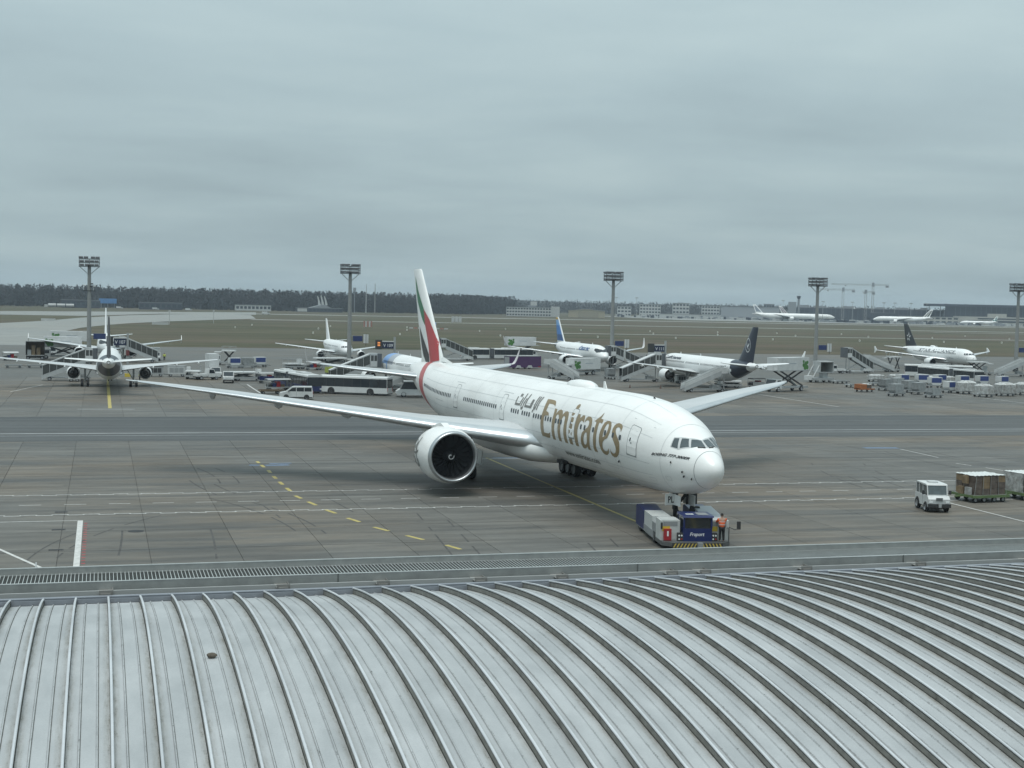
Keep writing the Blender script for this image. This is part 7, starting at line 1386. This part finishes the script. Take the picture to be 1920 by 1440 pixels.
# tower cranes
def crane(label, c, H, jl, jr, yaw):
    o = thing('tower_crane', label, 'crane', (*c, 0), R(yaw), 'tower cranes'); w = 1.1; push(o, H)
    m_ = MB()
    for x in (-w, w):
        for y in (-w, w): m_.bar((x, y, 0), (x, y, H), 0.32)
    n = int(H / 2.6)
    for k in range(n):
        z0, z1 = H * k / n, H * (k + 1) / n; s_ = 1 if k % 2 else -1
        for y in (-w, w): m_.bar((-w * s_, y, z0), (w * s_, y, z1), 0.2)
    m_.build('tower', b_steel, o)
    j = MB()
    for a, b in ((-jl, -1.5), (1.5, jr)):
        for y in (-0.7, 0.7): j.bar((a, y, H + 1), (b, y, H + 1), 0.3)
        j.bar((a, 0, H + 2.4), (b, 0, H + 2.4), 0.3); n = int((b - a) / 3)
        for k in range(n): x0_ = a + (b - a) * k / n; x1_ = a + (b - a) * (k + 1) / n; j.bar((x0_, 0.6, H + 1), ((x0_ + x1_) / 2, 0, H + 2.4), 0.2); j.bar(((x0_ + x1_) / 2, 0, H + 2.4), (x1_, -0.6, H + 1), 0.2)
    j.build('jib', b_steel, o)
    MB().bb(-1.4, 1.4, -1.4, 1.4, H - 0.5, H + 4.2).build('slewing_cab', b_grey, o); MB().bb(jr - 3.5, jr, -1.2, 1.2, H - 1.4, H + 1.2).build('counterweight', b_grey, o); MB().bb(-jl * 0.68, -jl * 0.68 + 1.4, -0.6, 0.6, H - 0.6, H + 0.8).build('trolley', b_steel, o)
crane('left tower crane with its jib partly behind mast four', (810, 1438), 37, 26, 13, -28)
crane('tallest tower crane with the long jib, right of the three', (838, 1421), 43, 46, 17, -28)
crane('short tower crane between the two taller ones', (832, 1426), 35, 4, 10, -28)
# far lamp masts, radio masts
lm = MB(); lm.cyl((0, 0, 0), (0, 0, 26), 0.35, 0.22, 8); lm.bb(-2.4, 2.4, -0.5, 0.5, 26, 26.9); lm_me = lm.mesh('far_light_mast', b_steel)
lab = ['far lamp mast behind the office blocks, left one', 'far lamp mast behind the office blocks, right one', 'far lamp mast left of mast four', 'far lamp mast right behind mast four', 'far lamp mast left of the short crane', 'far lamp mast right of the tallest crane', 'far lamp mast in the middle of the terminal roof', 'far lamp mast right of the terminal middle', 'far lamp mast above the white far taxiing jet', 'far lamp mast left of the big hall', 'far lamp mast at the edge of the big hall roof']
for k, (x, y) in enumerate([(585, 1570), (609, 1565), (744, 1455), (790, 1447), (818, 1430), (849, 1415), (866, 1420), (880, 1409), (885, 1385), (905, 1378), (925, 1370)]): tag(link('far_light_mast', lm_me, None, (x * KF, y * KF, 0)), lab[k], 'light mast', 'lamp masts across the field')
for k, (x, y, h) in enumerate([(296, 1623, 33), (306, 1621, 34)]):
    m_ = MB()
    for a, b in ((-0.45, -0.45), (0.45, -0.45), (0, 0.5)): m_.bar((a, b, 0), (a * 0.4, b * 0.4, h), 0.28)
    for q in range(14): m_.bar((-0.4, -0.4, h * q / 14), (0.4, -0.4, h * (q + 1) / 14), 0.18)
    tag(m_.build('radio_mast', b_steel if k else b_pale, None), ('left' if k == 0 else 'right') + ' one of the two slim lattice radio masts before the wood', 'mast', 'radio masts').location = (x, y, 0)
o = thing('camera_mast', 'thin camera mast with a cluster head right behind mast two', 'mast', (283, 1626, 0), 0); MB().cyl((0, 0, 0), (0, 0, 27), 0.45, 0.35, 8).build('pole', b_grey, o); MB().bb(-1.6, 1.6, -1, 1, 25, 29).build('head', b_grey, o)
# field furniture: marker boards, white frangible posts, vehicles on the perimeter road
mk = MB().bb(-0.25, 0.25, -0.25, 0.25, 0, 0.6).mesh('edge_light', M('pale marker', (0.6, 0.6, 0.55), 0.5)); rn = random.Random(11); edge = []
for r_, (y0, dy) in enumerate(((610, 12), (700, 14), (770, 10))):
    for k in range(16):
        x = -10 + 46 * k + 20 * r_ + rn.uniform(-8, 8); y = y0 + dy * k * 0.12
        if x < 60 and y > 560: continue
        edge.append((x, y))
tag(structure('edge_lights', MB(), b_pale)) if False else None
eo = MB()
for x, y in edge: eo.bb(x - 0.28, x + 0.28, y - 0.28, y + 0.28, -0.12, 0.75)
tag(eo.build('edge_lights', M('pale marker', (0.6, 0.6, 0.55)), None), 'tiny pale taxiway edge lights scattered over the grass', 'lights', None, 'stuff')
def board(label, c, w, h, mat, n=3, z=0.6):
    o = thing('marker_board', label, 'board', (*c, 0), 0, 'boards on the grass')
    for k in range(n): MB().bb(-w / 2 + k * w / n, -w / 2 + (k + 0.82) * w / n, -0.1, 0.1, z, z + h).build('panel', mat if k % 2 == 0 else b_pale, o)
    for x in (-w * 0.4, w * 0.4): MB().bb(x - 0.1, x + 0.1, -0.1, 0.1, -0.12, z).build('leg', b_grey, o)
m_rw = M('faded red board', (0.32, 0.16, 0.13), 0.6)
board('red and white checked board on the grass right of mast two', (141, 766), 5, 3.2, m_rw, 5, 0.3); board('pale marker board on the grass behind the big tail', (252, 1010), 8, 4, b_pale, 3, 0.3)
board('low white sign on the left taxiway island', (-26, 800), 9, 1.2, b_pale, 1, 0.2); board('low white sign on the grass left of the small white jet', (30, 735), 10, 1.3, b_pale, 1, 0.3)
o = thing('approach_fence', 'low red and white approach light fence on the grass', 'fence', (170, 742, 0), R(-25))
for k in range(9): MB().bb(-11 + k * 2.4, -9 + k * 2.4, -0.1, 0.1, 0.2, 0.9).build('rail', m_rw if k % 2 else b_pale, o); MB().bb(-11 + k * 2.4, -10.8 + k * 2.4, -0.1, 0.1, -0.12, 0.2).build('post', b_grey, o)
for k, (x, y) in enumerate(((35, 765), (62, 820))): tag(MB().bb(-0.15, 0.15, -0.15, 0.15, -0.12, 6.5).bb(-0.5, 0.5, -0.2, 0.2, 6.5, 7.5).build('wind_post', b_pale, None), ('nearer' if k == 0 else 'farther') + ' slim white post on the grass left of mast two', 'post', 'posts on the grass').location = (x, y, 0)
o = thing('tanker_truck', 'long white tanker truck on the perimeter road at the wood', 'truck', (-41, 1578, 0), 0)
MB().bb(-16, -12.5, -1.3, 1.3, 0.5, 3.0).build('cab', b_pale, o)
for k in range(3): MB().cyl((-12 + k * 9, 0, 2.4), (-4 + k * 9, 0, 2.4), 1.7, n=12).build('tank', b_pale, o)
for x in (-14, -9, -2, 4, 10):
    for s_ in (-1, 1): wheel(o, x, s_ * 1.1, 0.5, 0.5, 0.3)
MB().bb(-16, 15, -1.1, 1.1, 0.5, 0.8).build('chassis', v_dark, o)
for lb, c in (('white car on the perimeter road right of the tanker', (20, 1578)), ('white truck on the perimeter road near the dark shed', (56, 1530)), ('white car on the runway road beyond the small white jet', (145, 1300)), ('white van on the perimeter road left of the pale building', (88, 1500))):
    small_truck(lb, c, 5, 2.4, v_white, 7.0, None, 'perimeter_vehicle', 'vehicle', 'vehicles on the perimeter road')
# equipment clutter on the far apron: one mass nobody could count
rn = random.Random(4); cl_ = MB()
for k in range(420):
    t_ = rn.random(); x = 1.13 * (600 + 480 * t_ + rn.uniform(-15, 15)); y = 1.13 * (1545 - 300 * t_ ** 1.0 + rn.uniform(-14, 60)); w, d, h = rn.uniform(1.5, 9), rn.uniform(1.5, 3), rn.uniform(0.8, 3.6)
    cl_.bb(x - w / 2, x + w / 2, y - d / 2, y + d / 2, -0.1, h, rn.choice((0, 0, 1, 2, 2)))
tag(cl_.build('apron_clutter', [b_pale, b_dark, b_grey], None), 'hazy mass of vehicles and equipment along the far apron', 'equipment', None, 'stuff')
# ---- winter wood: one far-off mass of bare trees
m_bark = M('bare winter twigs', (0.050, 0.050, 0.050), 0.95, var=0.2, scale=0.05, spec=0.1)
def wood(name, label, line, n, depth, hmin, hmax, seed, twigs=46):
    rn = random.Random(seed); V = []; Fc = []
    seg = [math.dist(a, b) for a, b in zip(line, line[1:])]; tot = sum(seg)
    for k in range(n):
        t_ = rn.random() * tot; i = 0
        while t_ > seg[i] and i < len(seg) - 1: t_ -= seg[i]; i += 1
        f_ = t_ / seg[i]; a, b = line[i], line[i + 1]; dd = depth * rn.random() ** 1.4; x = a[0] + (b[0] - a[0]) * f_; y = a[1] + (b[1] - a[1]) * f_ + dd; x += rn.uniform(-6, 6)
        H = rn.uniform(hmin, hmax) * (1 + 0.10 * dd / depth); r_ = H * rn.uniform(0.16, 0.26); tr = 0.28
        o_ = len(V); V += [(x - tr, y, 0), (x + tr, y, 0), (x, y + tr, 0), (x, y, H * 0.8)]; Fc += [(o_, o_ + 1, o_ + 3), (o_ + 1, o_ + 2, o_ + 3), (o_ + 2, o_, o_ + 3)]
        for q in range(twigs):
            u = rn.uniform(-1, 1) ; th = rn.uniform(0, 6.283); rr = math.sqrt(1 - u * u) * rn.uniform(0.35, 1.0); c = (x + r_ * rr * math.cos(th), y + r_ * rr * math.sin(th), H * 0.52 + u * H * 0.48)
            s_ = rn.uniform(0.6, 1.9); o_ = len(V); V += [(c[0] + rn.uniform(-s_, s_), c[1] + rn.uniform(-s_, s_), c[2] + rn.uniform(-s_, s_) * 1.5) for _ in range(3)]; Fc.append((o_, o_ + 1, o_ + 2))
    me = bpy.data.meshes.new(name); me.from_pydata(V, [], Fc); me.materials.append(m_bark); return tag(link(name, me), label, 'wood', None, 'stuff')
wood('winter_wood', 'dark bare wood along the left horizon', [(-360, 1600), (-60, 1660), (150, 1660), (300, 1690), (430, 1700), (560, 1900)], 3000, 190, 15, 24, 1, 80)
wood('far_wood', 'pale hazy wood along the middle horizon', [(250, 2500), (800, 2300), (1250, 2050), (1700, 1800)], 2600, 260, 14, 22, 2, 30)
# terrain rising gently behind the field
hb = MB(); pts = []
for k in range(40):
    x = -1500 + 120 * k; z = 23.5 - 0.16 * k + 2.2 * math.sin(k * 0.7) + 1.3 * math.sin(k * 1.9 + 1); hb.v += [(x, 3300 - 0.25 * x, -1), (x, 3500 - 0.25 * x, z), (x, 4600 - 0.25 * x, z + 3)]
    if k:
        o_ = 3 * k; hb.f += [(o_ - 3, o_, o_ + 1, o_ - 2), (o_ - 2, o_ + 1, o_ + 2, o_ - 1)]; hb.m += [0, 0]
structure('hills', hb, M('wooded hill', (0.05, 0.05, 0.042), 0.95, var=0.3, scale=0.01), 60)
# ---- the air itself
hz = MB().bb(-2500, 4200, -200, 5200, -2.0, 75); ho = hz.build('haze', [], None); ho.data.materials.clear()
hm_ = bpy.data.materials.new('haze'); hm_.use_nodes = True; t = hm_.node_tree
for n_ in list(t.nodes): t.nodes.remove(n_)
ou = t.nodes.new('ShaderNodeOutputMaterial'); pv = t.nodes.new('ShaderNodeVolumePrincipled'); pv.inputs['Color'].default_value = (0.72, 0.85, 0.96, 1); pv.inputs['Density'].default_value = 0.00011; pv.inputs['Anisotropy'].default_value = 0.0
t.links.new(pv.outputs[0], ou.inputs['Volume']); ho.data.materials.append(hm_); tag(ho, 'thin grey blue haze over the airfield', 'haze', None, 'stuff')
